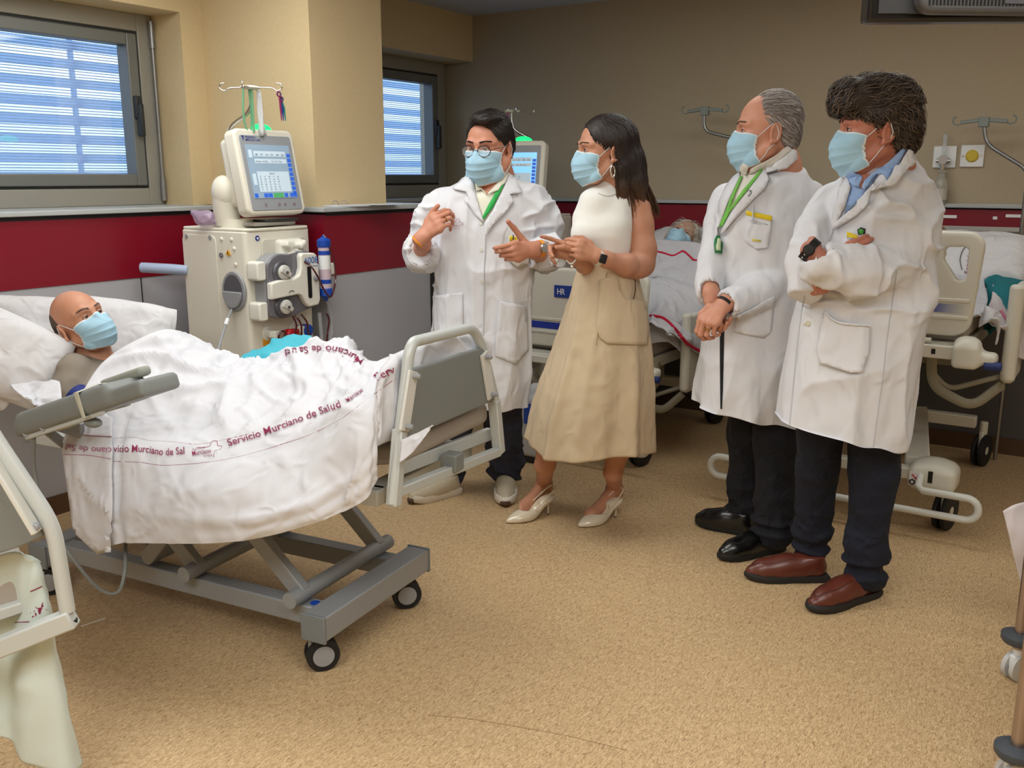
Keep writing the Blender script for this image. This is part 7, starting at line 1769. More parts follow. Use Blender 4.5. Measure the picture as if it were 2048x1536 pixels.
f = MB(); f.beam(E1(-30, 880, -.016), E1(78, 1062, -.016), .012, .052, up=(0, 1, 0)); br = f.build('bracket', mat('bracket_white', ()), t, bevel=.003)
f = MB(); p = E1(70, 1054, -.03); f.lathe([(.009, -.006), (.009, .002), (.006, .005), (.0001, .005)], p, 14, Matrix.Rotation(math.pi/2, 3, 'X')); f.build('bolt', M_grayp, br)
mt = MB(); mt.prism([(p.x, p.z) for p in (E1(-90, 1130, .1), E1(40, 1106, .1), E1(62, 1120, .1), E1(68, 1195, .1), E1(-90, 1250, .1))], .07, .5, lambda a, c, d: Vector((a-.62*(d-.07), d, c))); mt.build('mattress', M_mattg, t, bevel=.012, bseg=3)
mt = MB(); mt.prism([(p.x, p.z) for p in (E1(-90, 1235, .1), E1(70, 1185, .1), E1(76, 1205, .1), E1(-90, 1262, .1))], .05, .5, lambda a, c, d: Vector((a-.62*(d-.05), d, c))); mt.build('mattress_base', M_bedw, t, bevel=.004)
lb = MB(); lb.bx(-.9, -.1, .45, .55, 0, .6); 
o = flat_cloth('bed_sheet', [[E1(-60, 1128, .055), E1(-62, 1250, .06), E1(-60, 1380, .07), E1(-60, 1470, .06)], [E1(20, 1103, .05), E1(20, 1250, .10), E1(14, 1380, .10), E1(20, 1478, .08)], [E1(46, 1104, .045), E1(50, 1250, .05), E1(46, 1380, .03), E1(48, 1520, .03)], [E1(62, 1112, .045), E1(85, 1180, .04), E1(105, 1350, .04), E1(130, 1548, .02)], [E1(72, 1122, .05), E1(96, 1220, .06), E1(122, 1380, .07), E1(158, 1530, .07)]], mat('sheet_pale_green', (206, 216, 210), .9, bump=.15, bscale=700), 'pale sheet hanging from the bed at the left picture edge', 'bed sheet', .008, (28, 40), EF, 2, 5)
BO = bvh_of([o]); text_on('print_lettering', BO, 'Mur', [(52, 1240), (72, 1232), (96, 1218)], 24, M_print, o, EF, .003, bold=.006, flipx=True); strip('print_line', BO, [(62, 1182), (84, 1172)], .0014, M_print, o, EF, .002); strip('print_line', BO, [(32, 1245), (60, 1243)], .0014, M_print, o, EF, .002)

# ------------------------------------------------------------------ ward beds at the back wall
M_bw = mat('ward_bed_cream', (222, 220, 208), .38, coat=.1); M_bstripe = mat('stripe_blue', (24, 50, 160), .4); M_knob = mat('knob_navy', (30, 48, 110), .45)
def stripe_mat():
    m = mat('stripe_blue_fade', (24, 50, 160), .4); nt = m.node_tree
    if nt.nodes.get('fade'): return m
    tc = nt.nodes.new('ShaderNodeTexCoord'); sp = nt.nodes.new('ShaderNodeSeparateXYZ'); mr = nt.nodes.new('ShaderNodeMapRange'); mr.name = 'fade'; mx = nt.nodes.new('ShaderNodeMix'); mx.data_type = 'RGBA'
    nt.links.new(tc.outputs['Object'], sp.inputs[0]); nt.links.new(sp.outputs[0], mr.inputs[0]); mr.inputs[1].default_value = .80; mr.inputs[2].default_value = .92
    mx.inputs[6].default_value = (*lin((30, 56, 170)), 1); mx.inputs[7].default_value = (*lin((206, 208, 204)), 1); nt.links.new(mr.outputs[0], mx.inputs[0]); nt.links.new(mx.outputs[2], nt.nodes['Principled BSDF'].inputs['Base Color']); return m
def ward_bed(fr, L, zt, label, holes=True, dark=False, group='ward beds by the back wall'):
    """local: x across (0..1.0), y from foot to head, footboard at y=0, its top at z=zt"""
    t = empty('ward_bed', fr, label, 'bed', group); zb = zt-.43; Wd = 1.0
    # footboard via distance field, with two grip openings
    S = SDF((-.03, -.06, zb-.03), (Wd+.03, .06, zt+.03), .0055)
    def outl(X, Y, Z):
        x = np.abs(X-Wd/2)-(Wd/2-.012)-(.012-(.0)*1)*0-(.03*(Z-zb)/.43-.03); z = np.abs(Z-(zt+zb)/2)-.215; r = .07
        qx, qz = x+r, z+r; d = np.sqrt(np.maximum(qx, 0)**2+np.maximum(qz, 0)**2)+np.minimum(np.maximum(qx, qz), 0)-r
        qy = np.abs(Y)-.020; return np.sqrt(np.maximum(d+.015, 0)**2+np.maximum(qy+.015, 0)**2)+np.minimum(np.maximum(d+.015, qy+.015), 0)-.015
    S.fn(outl, (-1, -1, 0), (2, 1, 3))
    if holes:
        for s in (-1, 1):
            for cx, wd in ((.885, .030), (.69, .055)):
                x = Wd/2+s*(cx-Wd/2); o = .026; S.chain([((x-wd*s*.9, 0, zt-.085), o), ((x+wd*s*.6, 0, zt-.085), o), ((x+wd*s*.6, 0, zt-.175), o), ((x-wd*s*.9, 0, zt-.11), o)], .004, sub=True); S.box((x, 0, zt-.115), (wd*1.3, .2, .07), r=.01, k=.004, sub=True)
    P_, F_ = S.mesh(); fb = mk('footboard', relax(P_, F_, 3, .5), F_, M_bw, t, angle=0)
    b = MB(); b.bx(.07, .93, -.0215, -.012, zb+.098, zb+.135); b.build('stripe', stripe_mat(), fb, smooth=False)
    b = MB(); b.bx(.05, .95, -.026, -.015, zb+.142, zb+.158); b.bx(.05, .95, -.027, -.015, zb+.072, zb+.088); b.build('moulding', M_bw, fb, bevel=.004)
    # end frame
    b = MB(); b.bx(.0, .93, -.06, .0, zb-.09, zb-.035); b.bx(.0, .80, -.075, -.055, zb-.085, zb-.045); b.build('end_beam', M_bw, t, bevel=.005)
    for x, s in ((.98, 1), (.02, -1)):
        S = SDF((x-.14, -.14, zb-.17), (x+.16, .10, zb+.03), .006); S.box((x-.02*s, -.03, zb-.07), (.10, .12, .10), r=.02, k=.01); S.ell((x-.02*s, -.03, zb-.02), (.05, .05, .03), .02); S.box((x+.05*s, -.03, zb-.075), (.09, .08, .05), r=.02, k=.03)
        P_, F_ = S.mesh(); mk('corner_block', relax(P_, F_, 1, .5), F_, M_bw, t, angle=0)
        b = MB(); b.tube([(x+.05*s, -.06, zb-.10), (x+.115*s, -.06, zb-.10)], .018, 14); b.build('corner_buffer', M_knob, t, bevel=.004)
    b = MB(); b.tube([(.62, -.03, zb-.005), (.68, -.03, zb-.005), (.73, -.03, zb-.02), (.82, -.03, zb-.02)], .010, 8); b.build('pull_handle', M_bw, t)
    b = MB(); b.bx(.83, .845, -.062, -.059, zb-.072, zb-.05); b.build('lock_mark', M_black, t, smooth=False)
    # deck and mattress
    b = MB(); b.bx(.05, .95, .0, L, zb-.09, zb-.03); b.build('deck', M_bw, t, bevel=.005)
    b = MB(); b.bx(.06, .94, .03, L-.05, zb-.03, zb+.10); b.build('mattress', M_mattg, t, bevel=.03, bseg=3)
    # column, actuators, base
    b = MB(); b.prism([(.10, zb-.09), (.34, zb-.09), (.31, .36), (.285, .23), (.16, .23), (.14, .36)], .18, .34, lambda a, c, d: Vector((a+.40, d, c))); b.build('lift_column', mat('column_grey', (140, 144, 150), .45), t, bevel=.02, bseg=3)
    b = MB(); b.bx(.10, .9, .30, .38, zb-.18, zb-.09); b.bx(.62, .70, .25, .31, zb-.30, zb-.09); b.bx(.50, .56, .1, .16, zb-.25, zb-.09); b.build('actuator', mat('actuator_cream', (150, 146, 130), .6), t, bevel=.006)
    b = MB(); b.beam((.80, .05, .27), (.66, L*.55, .34), .10, .07); b.beam((.20, .05, .27), (.34, L*.55, .34), .10, .07); b.build('base_beam', M_bw, t, bevel=.008)
    for q_ in ((-.03, .03, .22, .27), (L-.30, L-.24, .22, .28)):
        b = MB(); b.bx(.10, .90, *q_); b.build('base_crossbar', M_bw, t, bevel=.006)
    for x, s in ((.88, 1), (.12, -1)):
        S = SDF((x-.16, -.16, .15), (x+.16, .16, .36), .006); S.box((x, 0, .245), (.19, .16, .11), r=.035, k=.01); S.ell((x, .01, .28), (.085, .07, .045), .03); S.fn(lambda X, Y, Z: .19-Z+0*X, (-9, -9, 0), (9, 9, .3), 0) if False else None
        P_, F_ = S.mesh(); cc = mk('caster_cover', relax(P_, F_, 1, .5), F_, M_bw, t, angle=0)
        if s > 0:
            b = MB(); b.bx(x-.085, x-.035, -.0815, -.078, .215, .275); lb_ = b.build('pedal_label', mat('label_white', (236, 238, 240), .6), cc, smooth=False)
            b = MB(); b.tube([(x-.075, -.083, .262), (x-.055, -.083, .242), (x-.04, -.083, .235)], .0028, 6); b.tube([(x-.062, -.083, .245), (x-.05, -.083, .258)], .002, 6); b.build('pedal_arrow', mat('clamp_red', (190, 20, 36), .3), cc)
            b = MB(); b.torus((x-.072, -.083, .228), .010, .003, Matrix.Rotation(math.pi/2, 3, 'X'), 14, 6); b.build('pedal_wheel_mark', M_black, cc)
            b = MB(); b.bx(x-.012, x+.006, -.082, -.07, .235, .285); b.build('pedal_slot', M_black, cc, smooth=False)
    for x, y in ((.93, .05), (.07, .05), (.93, L-.20), (.07, L-.20)):
        c = empty('caster'); c.parent = t; c.location = (x, y, 0); c.rotation_euler = (0, 0, math.radians(78))
        r = .085
        for s in (-1, 1):
            w = MB(); w.lathe([(r*.76, -.01), (r*.97, -.009), (r, 0), (r*.97, .009), (r*.76, .010)], (0, s*.018, r), 32, Matrix.Rotation(-s*math.pi/2, 3, 'X')); w.build('tyre', M_tyre, c, angle=.7)
            w = MB(); w.lathe([(r*.78, -.004), (r*.76, .008), (.0001, .011)], (0, s*.018, r), 28, Matrix.Rotation(-s*math.pi/2, 3, 'X')); w.build('wheel_disc', M_bw, c, angle=.7)
        w = MB(); w.box((0, 0, r*1.5), (.07, .022, r*1.4)); w.cyl((-.0, 0, r*2), (0, 0, .24), .02, 14); w.build('fork', M_bw, c, bevel=.006)
    # bumper tube
    yb = -.13; zt_, zb_ = .212, .118
    arc = [(1.03+.047*math.sin(a), yb, (zt_+zb_)/2+.047*math.cos(a)) for a in np.linspace(0, math.pi, 12)]
    arc2 = [(-.03-.047*math.sin(a), yb, (zt_+zb_)/2+.047*math.cos(a)) for a in np.linspace(math.pi, 0, 12)]
    b = MB(); b.tube([(.84, -.05, .275), (.84, yb+.01, .225), (.86, yb, zt_)]+arc+arc2+[(.14, yb, zt_), (.16, yb+.01, .225), (.16, -.05, .275)], .0155, 12); b.build('bumper_tube', mat('tube_white', (214, 216, 210), .3), t)
    # lowered side rail at right
    for x, s in ((1.09, 1), (-.09, -1)):
        b = MB(); b.box((x, .42, zb-.02), (.045, .30, .42)); b.cyl((x-.0, .27, zb+.20), (x, .27, zb-.22), .030, 16); b.build('side_rail', M_bw, t, bevel=.016, bseg=3)
        b = MB(); b.tube(fillet([(x-.13*s, .20, zb-.08), (x-.30*s, .18, zb-.10), (x-.28*s, .18, zb-.26), (x-.12*s, .22, zb-.34), (x-.02*s, .30, zb-.24)], .06), .014, 10, sq=(1, 1.6)); b.tube(fillet([(x-.30*s, .18, zb-.18), (x-.22*s, .2, zb-.27), (x-.02*s, .30, zb-.20)], .05), .012, 8); b.build('rail_arm', mat('actuator_cream', ()), t)
    return t
W3 = Fr(-1.485, 4.2, 0)
ward_bed(W3, 1.35, 1.285, 'cream ward bed with blue-striped footboard behind the arms-crossed doctor')
W2 = Fr(-2.87, 4.3, 0)
_wb = ward_bed(W2, 1.30, 1.03, 'cream ward bed behind the woman, red-edged blanket on it', holes=False); _wb.scale = (.87, 1, 1)
b = MB(); p = W2.Y(1047, 585, -.03); q = W2.Y(1080, 605, -.03)
p0, p1 = W2.Y(1124, 571, -.024), W2.Y(1150, 597, -.024); b.bx(p0.x, p0.x+.12, -.027, -.018, p1.z, p0.z)
o = b.build('name_plate', mat('plate_blue', (24, 60, 150), .4), [x for x in bpy.data.objects if x.name.startswith('ward_bed')][-1], smooth=False)
tx = MB(); text_flat(tx, 'H', lambda x, z: Vector((p0.x+.02+x, -.0285, p1.z+.016+z)), .045, bold=.006); text_flat(tx, 'R', lambda x, z: Vector((p0.x+.05+x, -.0285, p1.z+.016+z)), .045, bold=.006); tx.build('plate_lettering', mat('label_white', ()), o, smooth=False)
# bedding of the bed behind the woman
def W2p(px, py, y): return W2.Y(px, py, y)
def bedding(name, pts, m, label, cat, amp, fr, **k): return flat_cloth(name, pts, m, label, cat, amp, k.get('n', (30, 30)), fr, k.get('seed', 1), k.get('fx', 6), .006)
M_blank = mat('blanket_white', (196, 196, 202), .95, bump=.3, bscale=300, wr=(5, .010, 1))
bl = bedding('blanket', [[W2p(1180, 520, .74), W2p(1200, 560, .55), W2p(1190, 600, .35), W2p(1180, 640, .10)], [W2p(1300, 486, .74), W2p(1296, 540, .58), W2p(1290, 600, .35), W2p(1290, 660, .05)], [W2p(1404, 494, .74), W2p(1390, 555, .58), W2p(1350, 610, .35), W2p(1300, 655, .05)], [W2p(1450, 540, .74), W2p(1440, 600, .56), W2p(1390, 660, .35), W2p(1330, 675, .06)], [W2p(1460, 680, .85), W2p(1420, 720, .60), W2p(1395, 708, .35), W2p(1345, 668, .08)]], M_blank, 'white blanket with red edging covering the far patient behind the woman', 'blanket', .03, W2, fx=7)
BB = bvh_of([bl]); M_rede = mat('edging_red', (196, 20, 60), .8)
strip('red_edging', BB, [(1308, 503), (1325, 506), (1345, 512), (1358, 507), (1367, 503), (1378, 512), (1390, 521), (1412, 520)], .006, M_rede, bl, W2, .003)
strip('red_edging', BB, [(1300, 633), (1325, 638), (1345, 655), (1360, 672), (1385, 695), (1415, 708)], .009, M_rede, bl, W2, .003)
strip('embroidery', BB, [(1320, 575), (1324, 577), (1328, 570), (1332, 577), (1338, 571)], .0018, mat('thread_dark', (90, 90, 96), .8), bl, W2, .003)
us = bedding('bed_sheet', [[W2p(1290, 640, .10), W2p(1292, 690, .08)], [W2p(1330, 640, .20), W2p(1335, 685, .18)], [W2p(1360, 660, .30), W2p(1365, 712, .28)], [W2p(1390, 690, .42), W2p(1378, 740, .36)]], M_sheet, 'white printed sheet hanging below the red-edged blanket', 'bed sheet', .008, W2, fx=3)
text_on('print_lettering', bvh_of([us]), 'no de', [(1312, 682), (1312, 640)], 13, mat('thread_dark', ()), us, W2, .004, bold=.006)
pillow('pillow', W2.Y(1375, 492, 1.18), (.30, .17, .07), np.array(Matrix.Rotation(math.radians(25), 3, 'X')), 'white pillow under the far white-haired patient', W2, 3)
# bedding of the bed at right
def W3p(px, py, y): return W3.Y(px, py, y)
b3 = bedding('blanket', [[W3p(1970, 625, .25), W3p(1985, 590, .55), W3p(1975, 560, .85)], [W3p(1985, 650, .22), W3p(2010, 612, .50), W3p(2020, 585, .80)], [W3p(2008, 655, .24), W3p(2030, 665, .42), W3p(2060, 600, .70)], [W3p(2020, 665, .26), W3p(2045, 720, .42), W3p(2075, 700, .60)]], mat('blanket_pinkish', (216, 208, 212), .95, bump=.3, bscale=300), 'white blanket with pink edging spilling over the right side of the ward bed', 'blanket', .02, W3, fx=4, seed=2)
strip('pink_edging', bvh_of([b3]), [(2000, 622), (2012, 640), (2024, 648), (2020, 660), (2035, 665), (2047, 655)], .007, mat('edging_pink', (206, 130, 150), .8), b3, W3, .003)
bedding('teal_drape', [[W3p(1972, 570, .75), W3p(1976, 600, .60), W3p(1966, 660, .35)], [W3p(2000, 552, .80), W3p(2010, 580, .62), W3p(1980, 672, .35)], [W3p(2040, 565, .80), W3p(2050, 600, .62), W3p(1995, 655, .36)], [W3p(2075, 585, .8), W3p(2080, 640, .62), W3p(2005, 650, .40)]], mat('drape_petrol', (20, 110, 120), .8, bump=.2, bscale=200), 'petrol green drape over the legs in the ward bed at right', 'drape', .02, W3, fx=4, seed=6)
bedding('bed_sheet', [[W3p(1966, 610, .24), W3p(1960, 640, .2), W3p(1958, 655, .16)], [W3p(1985, 618, .24), W3p(1985, 645, .2), W3p(1995, 640, .17)], [W3p(1999, 630, .26), W3p(1998, 660, .24), W3p(1990, 690, .2)]], M_sheet, 'corner of white sheet between the blue-striped footboard and the pink-edged blanket', 'bed sheet', .008, W3, fx=3)
pl3 = pillow('pillow', W3.Y(1925, 520, .95), (.30, .19, .08), np.array(Matrix.Rotation(math.radians(35), 3, 'X')), 'white printed pillow seen through the footboard opening at right', W3, 7)
text_on('print_lettering', bvh_of([pl3]), 'Servicio', [(1938, 548), (1944, 505)], 14, M_print, pl3, W3, .004, bold=.006)
text_on('print_lettering', bvh_of([pl3]), 'Mur', [(1950, 520), (1953, 498)], 8, M_print, pl3, W3, .004, bold=.006)
strip('print_line', bvh_of([pl3]), [(1924, 540), (1920, 520), (1926, 500), (1936, 490)], .002, mat('thread_dark', ()), pl3, W3, .003)
pillow('pillow', W3.Y(1995, 525, .90), (.14, .16, .07), np.array(Matrix.Rotation(math.radians(40), 3, 'X')), 'small white pillow end showing right of the striped footboard', W3, 9)
bedding('bed_sheet', [[W3p(1700, 560, .9), W3p(1700, 600, .4), W3p(1700, 640, .1)], [W3p(1850, 545, .9), W3p(1860, 600, .4), W3p(1860, 640, .1)], [W3p(1965, 560, .85), W3p(1975, 600, .4), W3p(1962, 640, .1)]], M_blank, 'grey-white sheet covering the patient behind the blue-striped footboard', 'bed sheet', .02, W3, fx=5, seed=5)
# ------------------------------------------------------------------ back wall services, poles, screen, small things
M_rail = mat('service_rail', (178, 176, 170), .5); M_lab = mat('label_white', (236, 238, 240), .6)
b = MB(); b.bx(-1.55, 2.2, BY-.10, BY-.03, 1.02, 1.235); b.bx(-1.55, 2.2, BY-.115, BY-.09, 1.215, 1.24)
o = b.build('service_rail', M_rail, None, bevel=.004); tag(o, 'grey-white service trunking with sockets on the back wall at right', 'service rail')
for (x, z, k) in ((-.90, 1.12, 0), (-.79, 1.12, 1), (-.62, 1.12, 2), (-.45, 1.12, 0)):
    s = MB(); s.bx(x-.045, x+.045, BY-.112, BY-.099, z-.055, z+.055); so = s.build('socket_plate', M_bw, o, bevel=.004)
    if k == 1:
        s = MB()
        for dz in (.022, -.022): s.lathe([(.016, 0), (.016, .003), (.0001, .003)], (x, BY-.112, z+dz), 18, Matrix.Rotation(math.pi/2, 3, 'X'))
        s.build('socket', M_black, so)
for (px, py, w) in ((1891, 433, .16), (2032, 432, .14), (1990, 436, .03)):
    p = ROOM.Y(px, py, BY-.04); s = MB(); s.bx(p.x-w/2*.7, p.x+w/2*.7, BY-.0385, BY-.0355, p.z-.008, p.z+.008); tag(s.build('wall_label', M_lab, None, smooth=False), {1891: 'long white label strip on the red panel above the sockets', 2032: 'white label strip on the red panel beside the right infusion pole', 1990: 'tiny white label on the red panel between the two long strips'}[px], 'label')
# outlets
p = ROOM.Y(1890, 314, BY)
t = empty('oxygen_outlet', loc=(p.x, BY, p.z), label='white wall outlet with chrome flow meter above the bottle', cat='gas outlet')
MB().bx(-.058, .058, -.014, 0, -.058, .058).build('plate', M_lab, t, bevel=.004)
s = MB(); s.cyl((0, -.014, -.015), (0, -.06, -.015), .024, 20); s.cyl((-.035, -.045, -.02), (.035, -.045, -.02), .011, 14); s.cyl((0, -.045, -.02), (0, -.045, -.07), .013, 14); s.build('valve', M_chrome, t, angle=.7)
s = MB(); s.cyl((0, -.045, .0), (0, -.045, .12), .011, 14); s.build('flow_tube', M_clear, t)
p = ROOM.Y(1945, 312, BY)
t = empty('vacuum_outlet', loc=(p.x, BY, p.z), label='white square wall outlet with round yellow centre', cat='gas outlet')
MB().bx(-.058, .058, -.014, 0, -.058, .058).build('plate', M_lab, t, bevel=.004)
s = MB(); s.lathe([(.032, 0), (.032, .006), (.026, .012), (.02, .012)], (0, -.014, 0), 24, Matrix.Rotation(math.pi/2, 3, 'X')); s.build('ring', mat('outlet_yellow', (206, 180, 50), .5), t)
s = MB(); s.lathe([(.02, 0), (.02, .006), (.0001, .006)], (0, -.018, 0), 20, Matrix.Rotation(math.pi/2, 3, 'X')); s.build('port', M_dgray, t)
s = MB()
for sx in (-.045, .045): s.cyl((sx, -.014, 0), (sx, -.017, 0), .006, 10)
s.build('screw', M_chrome, t)
# bottle on the ledge
p = ROOM.Y(1880, 400, BY-.05); t = empty('glass_bottle', loc=(p.x, BY-.06, LEDGE), label='clear glass bottle standing on the ledge under the flow meter', cat='bottle')
s = MB(); s.lathe([(.034, 0), (.036, .01), (.036, .11), (.03, .13), (.018, .145), (.018, .16), (.026, .165), (.026, .175), (.0001, .175)], (0, 0, 0), 24); s.build('body', mat('bottle_clear', (190, 190, 180), .1, alpha=.45, coat=.5), t)
s = MB(); s.lathe([(.0365, .02), (.0367, .02), (.0367, .08), (.0365, .08)], (0, 0, 0), 24); s.build('bottle_label', mat('label_dull', (190, 186, 176), .7), t)
# wall/bed infusion poles with grey hooks
def grey_pole(base, pts, tip, label, w=.11):
    t = empty('infusion_pole', loc=base, label=label, cat='infusion pole', group='bent infusion poles with grey hooks'); B_ = Vector(base)
    s = MB(); s.tube(fillet([Vector(q)-B_ for q in pts], .05), .010, 12); s.build('pole', mat('pole_steel', (150, 150, 150), .3, .8), t)
    T = Vector(tip)-B_; s = MB(); s.box(T+Vector((0, 0, .0)), (.05, .035, .05)); s.beam(T+Vector((-.02, 0, .01)), T+Vector((-w, 0, .0)), .02, .02); s.beam(T+Vector((.02, 0, .01)), T+Vector((w, 0, .0)), .02, .02)
    s.build('hook_head', mat('hook_grey', (128, 136, 132), .5), t, bevel=.004)
    for sx in (-1, 1):
        s = MB(); s.tube(crv([T+Vector((sx*(w-.01), 0, .005)), T+Vector((sx*(w+.01), 0, -.012)), T+Vector((sx*(w+.035), 0, .0)), T+Vector((sx*(w+.035), 0, .022)), T+Vector((sx*(w+.02), 0, .03))], 4), .004, 8); s.build('hook', mat('hook_grey', ()), t)
    return t
y_ = 5.45
def PY(px, py): return ROOM.Y(px, py, y_)
a = PY(1412, 222); grey_pole((PY(1560, 330).x, y_, .80), [(PY(1560, 330).x, y_, .80), (PY(1560, 330).x, y_, PY(1560, 300).z), PY(1408, 262), PY(1409, 222)], PY(1410, 222), 'bent steel infusion pole with grey hooks behind the grey-haired doctor')
y_ = 5.5; xb = PY(2036, 520).x
grey_pole((xb, y_, 0), [(xb, y_, 0), (xb, y_, PY(2045, 340).z), PY(1972, 288), PY(1968, 250)], PY(1968, 244), 'bent steel infusion pole with grey hooks at the right end of the back wall')
# hanging screen at top right
TF = pfr(1737, 42, 2.0); 
def TY(px, py, y=0): return TF.Y(px, py, y)
t = empty('ceiling_television', TF, 'black television seen from behind, hanging at the top right', 'television')
pa, pb = TY(1736, 44), TY(2060, 30, .12); z0 = pa.z; x1 = pb.x
R_ = Matrix.Rotation(math.radians(4), 3, 'Z')
s = MB(); s.prism([(0, 0), (.60, .01), (.60, .38), (0, .38)], 0, .045, lambda a, c, d: Vector((pa.x, 0, z0))+R_@Vector((a, d, c))); s.build('frame', mat('tv_black', (14, 14, 16), .25), t, bevel=.008)
s = MB(); s.prism([(.018, .015), (.58, .022), (.58, .36), (.018, .36)], -.004, 0, lambda a, c, d: Vector((pa.x, 0, z0))+R_@Vector((a, d, c))); s.build('back_shell', mat('tv_dark_grey', (52, 52, 54), .45), t, bevel=.003)
s = MB(); s.prism(rrect(.085, .56, .012, .33, .03), -.045, -.004, lambda a, c, d: Vector((pa.x, 0, z0))+R_@Vector((a, d, c))); bs = s.build('electronics_box', mat('tv_grey', (78, 78, 80), .45), t, bevel=.01, bseg=3)
s = MB()
for k in range(28): s.bx(.10+.0075*k, .1035+.0075*k, 0, .001, .026+.0, .043)
for k in range(20): s.bx(.098+.0075*k, .1015+.0075*k, 0, .001, .047, .066)
vs = [Vector((pa.x, 0, z0))+R_@Vector((p[0], -.0455+p[1]-.001, p[2])) for p in s.v]; g = MB(); g.add(vs, s.f); g.build('vent_slots', M_black, bs, smooth=False)
s = MB(); s.prism(rrect(.17, .23, .052, .075, .004), -.050, -.044, lambda a, c, d: Vector((pa.x, 0, z0))+R_@Vector((a, d, c))); s.build('cable_recess', M_black, bs)
s = MB(); s.prism(rrect(.255, .335, .030, .043, .003), -.0475, -.045, lambda a, c, d: Vector((pa.x, 0, z0))+R_@Vector((a, d, c))); s.build('badge_bar', M_dgray, bs)
s = MB(); s.cyl(Vector((pa.x+.30, .03, z0+.38)), Vector((pa.x+.30, .03, CEIL-.001)), .025, 16); s.box(Vector((pa.x+.30, 0, z0+.25)), (.15, .06, .15)); s.build('ceiling_mount', mat('tv_grey', ()), t, bevel=.004)
# bed posts with round buffers at the right edge
t = empty('hospital_bed', loc=(-.106, 2.582, 0), label='corner of a bed cut off by the right edge, steel posts with dark round buffers', cat='bed')
M_inox = mat('inox', (176, 160, 150), .25, .9)
def RF(px, py, D): r = ray(px, py)*D; return Vector((r.x, r.y, EYE+r.z))
for (D, ptop, pdisc, pbot) in ((2.08, (2053, 1330), (2034, 1498), (2034, 1536)), (2.60, (2046, 1170), (2040, 1272), (2040, 1290))):
    a, dd = RF(*ptop, D), RF(*pdisc, D); bs_ = Vector((dd.x, dd.y, 0))
    L_ = Vector((-.106, 2.582, 0)); s = MB(); s.cyl(Vector((dd.x, dd.y, .52))-L_, Vector((dd.x, dd.y, dd.z-.04))-L_, .0165, 20); s.build('post', M_inox, t)
    s = MB(); s.lathe([(.018, .012), (.030, .012), (.052, .004), (.052, -.012), (.046, -.020), (.018, -.022)], dd-L_, 28); s.build('buffer_disc', mat('buffer_grey', (70, 76, 84), .5), t, angle=.8)
    c = empty('caster'); c.parent = t; c.location = bs_-L_+Vector((0, 0, 0)); c.rotation_euler = (0, 0, .6 if D < 2.5 else 1.0)
    r = max(.03, min(.042, dd.z*.36))
    for sg in (-1, 1):
        w = MB(); w.lathe([(r*.6, -.008), (r, -.007), (r, .007), (r*.6, .008), (.0001, .010)], (0, sg*.014, r), 24, Matrix.Rotation(-sg*math.pi/2, 3, 'X')); w.build('wheel', mat('wheel_light', (196, 196, 196), .4), c, angle=.7)
    w = MB(); w.box((0, 0, r*1.5), (.05, .02, r)); w.cyl((0, 0, r*1.5), (0, 0, max(dd.z-.02, r*1.8)), .014, 14); w.build('fork', M_lab, c, bevel=.005)
SF = pfr(2048, 1100, 2.75)
def SY(px, py, y=0): return SF.Y(px, py, y)
flat_cloth('bed_sheet', [[SY(2006, 1022), SY(2022, 1090), SY(2044, 1182)], [SY(2030, 1008, .01), SY(2050, 1090, -.01), SY(2064, 1190, .01)], [SY(2070, 1000, .05), SY(2085, 1090, .03), SY(2095, 1200, .04)]], mat('sheet_pinkish', (222, 214, 218), .9, bump=.15, bscale=700), 'pale sheet corner hanging at the right picture edge above the posts', 'bed sheet', .006, (16, 16), SF, 3, 3)
pA_, pB_ = RF(2034, 1498, 2.08), RF(2040, 1272, 2.60); pA_.z = pB_.z = 0; v_ = (pB_-pA_).normalized(); w_ = Vector((v_.y, -v_.x, 0)); L_ = Vector((-.106, 2.582, 0))
cor = [pA_+w_*.07-v_*.1-L_, pB_+w_*.07+v_*.02-L_, pB_+w_*.88+v_*.02-L_, pA_+w_*.88-v_*.1-L_]
s = MB(); s.prism([(p.x, p.y) for p in cor], .47, .53, lambda a, c, d: Vector((a, c, d))); s.build('deck', M_bedw, t, bevel=.005)
s = MB(); s.prism([(p.x, p.y) for p in cor], .532, .66, lambda a, c, d: Vector((a, c, d))); s.build('mattress', M_mattg, t, bevel=.02, bseg=3)
for p in (pA_, pB_):
    s = MB(); s.beam(p-L_+Vector((0, 0, .50)), p+w_*.12-L_+Vector((0, 0, .50)), .035, .035); s.build('corner_arm', M_bedw, t, bevel=.004)
    s = MB(); q = p+w_*.92-L_; s.cyl(q, q+Vector((0, 0, .5)), .0165, 20); s.build('post', M_inox, t)
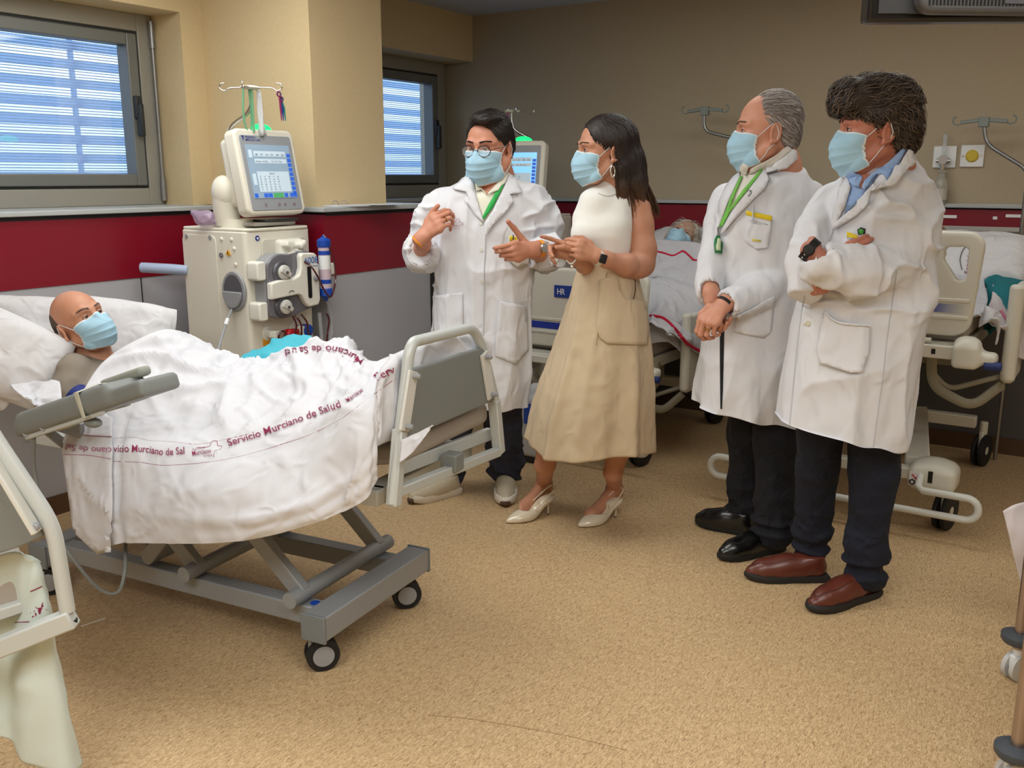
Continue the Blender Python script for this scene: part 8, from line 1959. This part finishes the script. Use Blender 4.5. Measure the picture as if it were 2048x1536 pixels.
# papers and binder on the ledge by the pillar
def slab(name, pts, z, th, m, label, cat): b = MB(); b.prism(pts, z, z+th, lambda a, c, d: Vector((a, c, d))); o = b.build(name, m, None, smooth=False); return tag(o, label, cat)
M_paper = mat('paper_white', (214, 218, 226), .8)
pts = [ROOM.Z(*q, LEDGE) for q in ((612, 403), (632, 399), (700, 401), (765, 413), (690, 416), (640, 410))]
cx, cy = PLX+.0, 3.40
slab('ring_binder', [(cx-.10, cy-.02), (cx+.02, cy-.05), (cx+.06, cy+.20), (cx-.08, cy+.22)], LEDGE+.0005, .006, M_paper, 'open ring binder with white pages on the ledge of the pillar', 'binder')
ob = [x for x in bpy.data.objects if x.name.startswith('ring_binder')][-1]
b = MB()
for k in (0, 1): b.torus((cx-.03, cy-.005+.06*k, LEDGE+.008), .020, .0022, Matrix.Rotation(math.pi/2, 3, 'X')@Matrix.Rotation(0, 3, 'Y'), 14, 6, 0, math.pi)
b.build('ring', M_chrome, ob)
slab('paper_sheet', [(cx-.02, cy+.16), (cx+.10, cy+.14), (cx+.12, cy+.36), (cx, cy+.38)], LEDGE+.007, .0012, M_paper, 'loose white paper sheet overhanging the pillar ledge', 'paper')
slab('paper_sheet', [(cx-.06, cy+.42), (cx+.02, cy+.41), (cx+.03, cy+.62), (cx-.05, cy+.63)], LEDGE+.0005, .002, M_paper, 'small white paper on the ledge below the narrow window', 'paper')
# strip of paper and a hairline scratch on the floor
a, c = ROOM.Z(162, 1253, 0), ROOM.Z(210, 1237, 0); d = (c-a); n = Vector((-d.y, d.x, 0)).normalized()*.003
slab('paper_strip', [tuple(v[:2]) for v in (a-n, c-n, c+n, a+n)], .0003, .001, M_lab, 'thin white paper strip lying on the floor by the left bed', 'paper strip')
b = MB(); b.tube(crv([ROOM.Z(*q, .0006) for q in ((858, 1431), (940, 1438), (1060, 1458), (1150, 1475), (1250, 1500))], 6), .0007, 4); tag(b.build('floor_hair', mat('scratch_brown', (130, 96, 60), .8), None), 'long thin dark hair or scratch on the open floor', 'hair')
# equipment under the far bed
S = SDF((-.14, -.12, 0), (.14, .12, .45), .008); S.box((0, 0, .20), (.15, .14, .34), r=.03, k=.01); S.ell((0, .0, .38), (.05, .05, .05), .03); P_, F_ = S.mesh()
p = ROOM.Y(1078, 790, 4.15); o = mk('floor_canister', P_, F_, mat('canister_white', (190, 192, 196), .4), None, angle=0); o.location = (p.x, 4.12, 0); tag(o, 'pale canister with blue label standing under the bed beside the woman', 'canister')
b = MB(); b.bx(-.03, .03, -.0745, -.0705, .22, .33); b.build('canister_label', M_bluecap, o, smooth=False)
b = MB(); b.bx(-.075, .075, -.06, .06, 0, .05); b.build('canister_foot', M_black, o, bevel=.01)
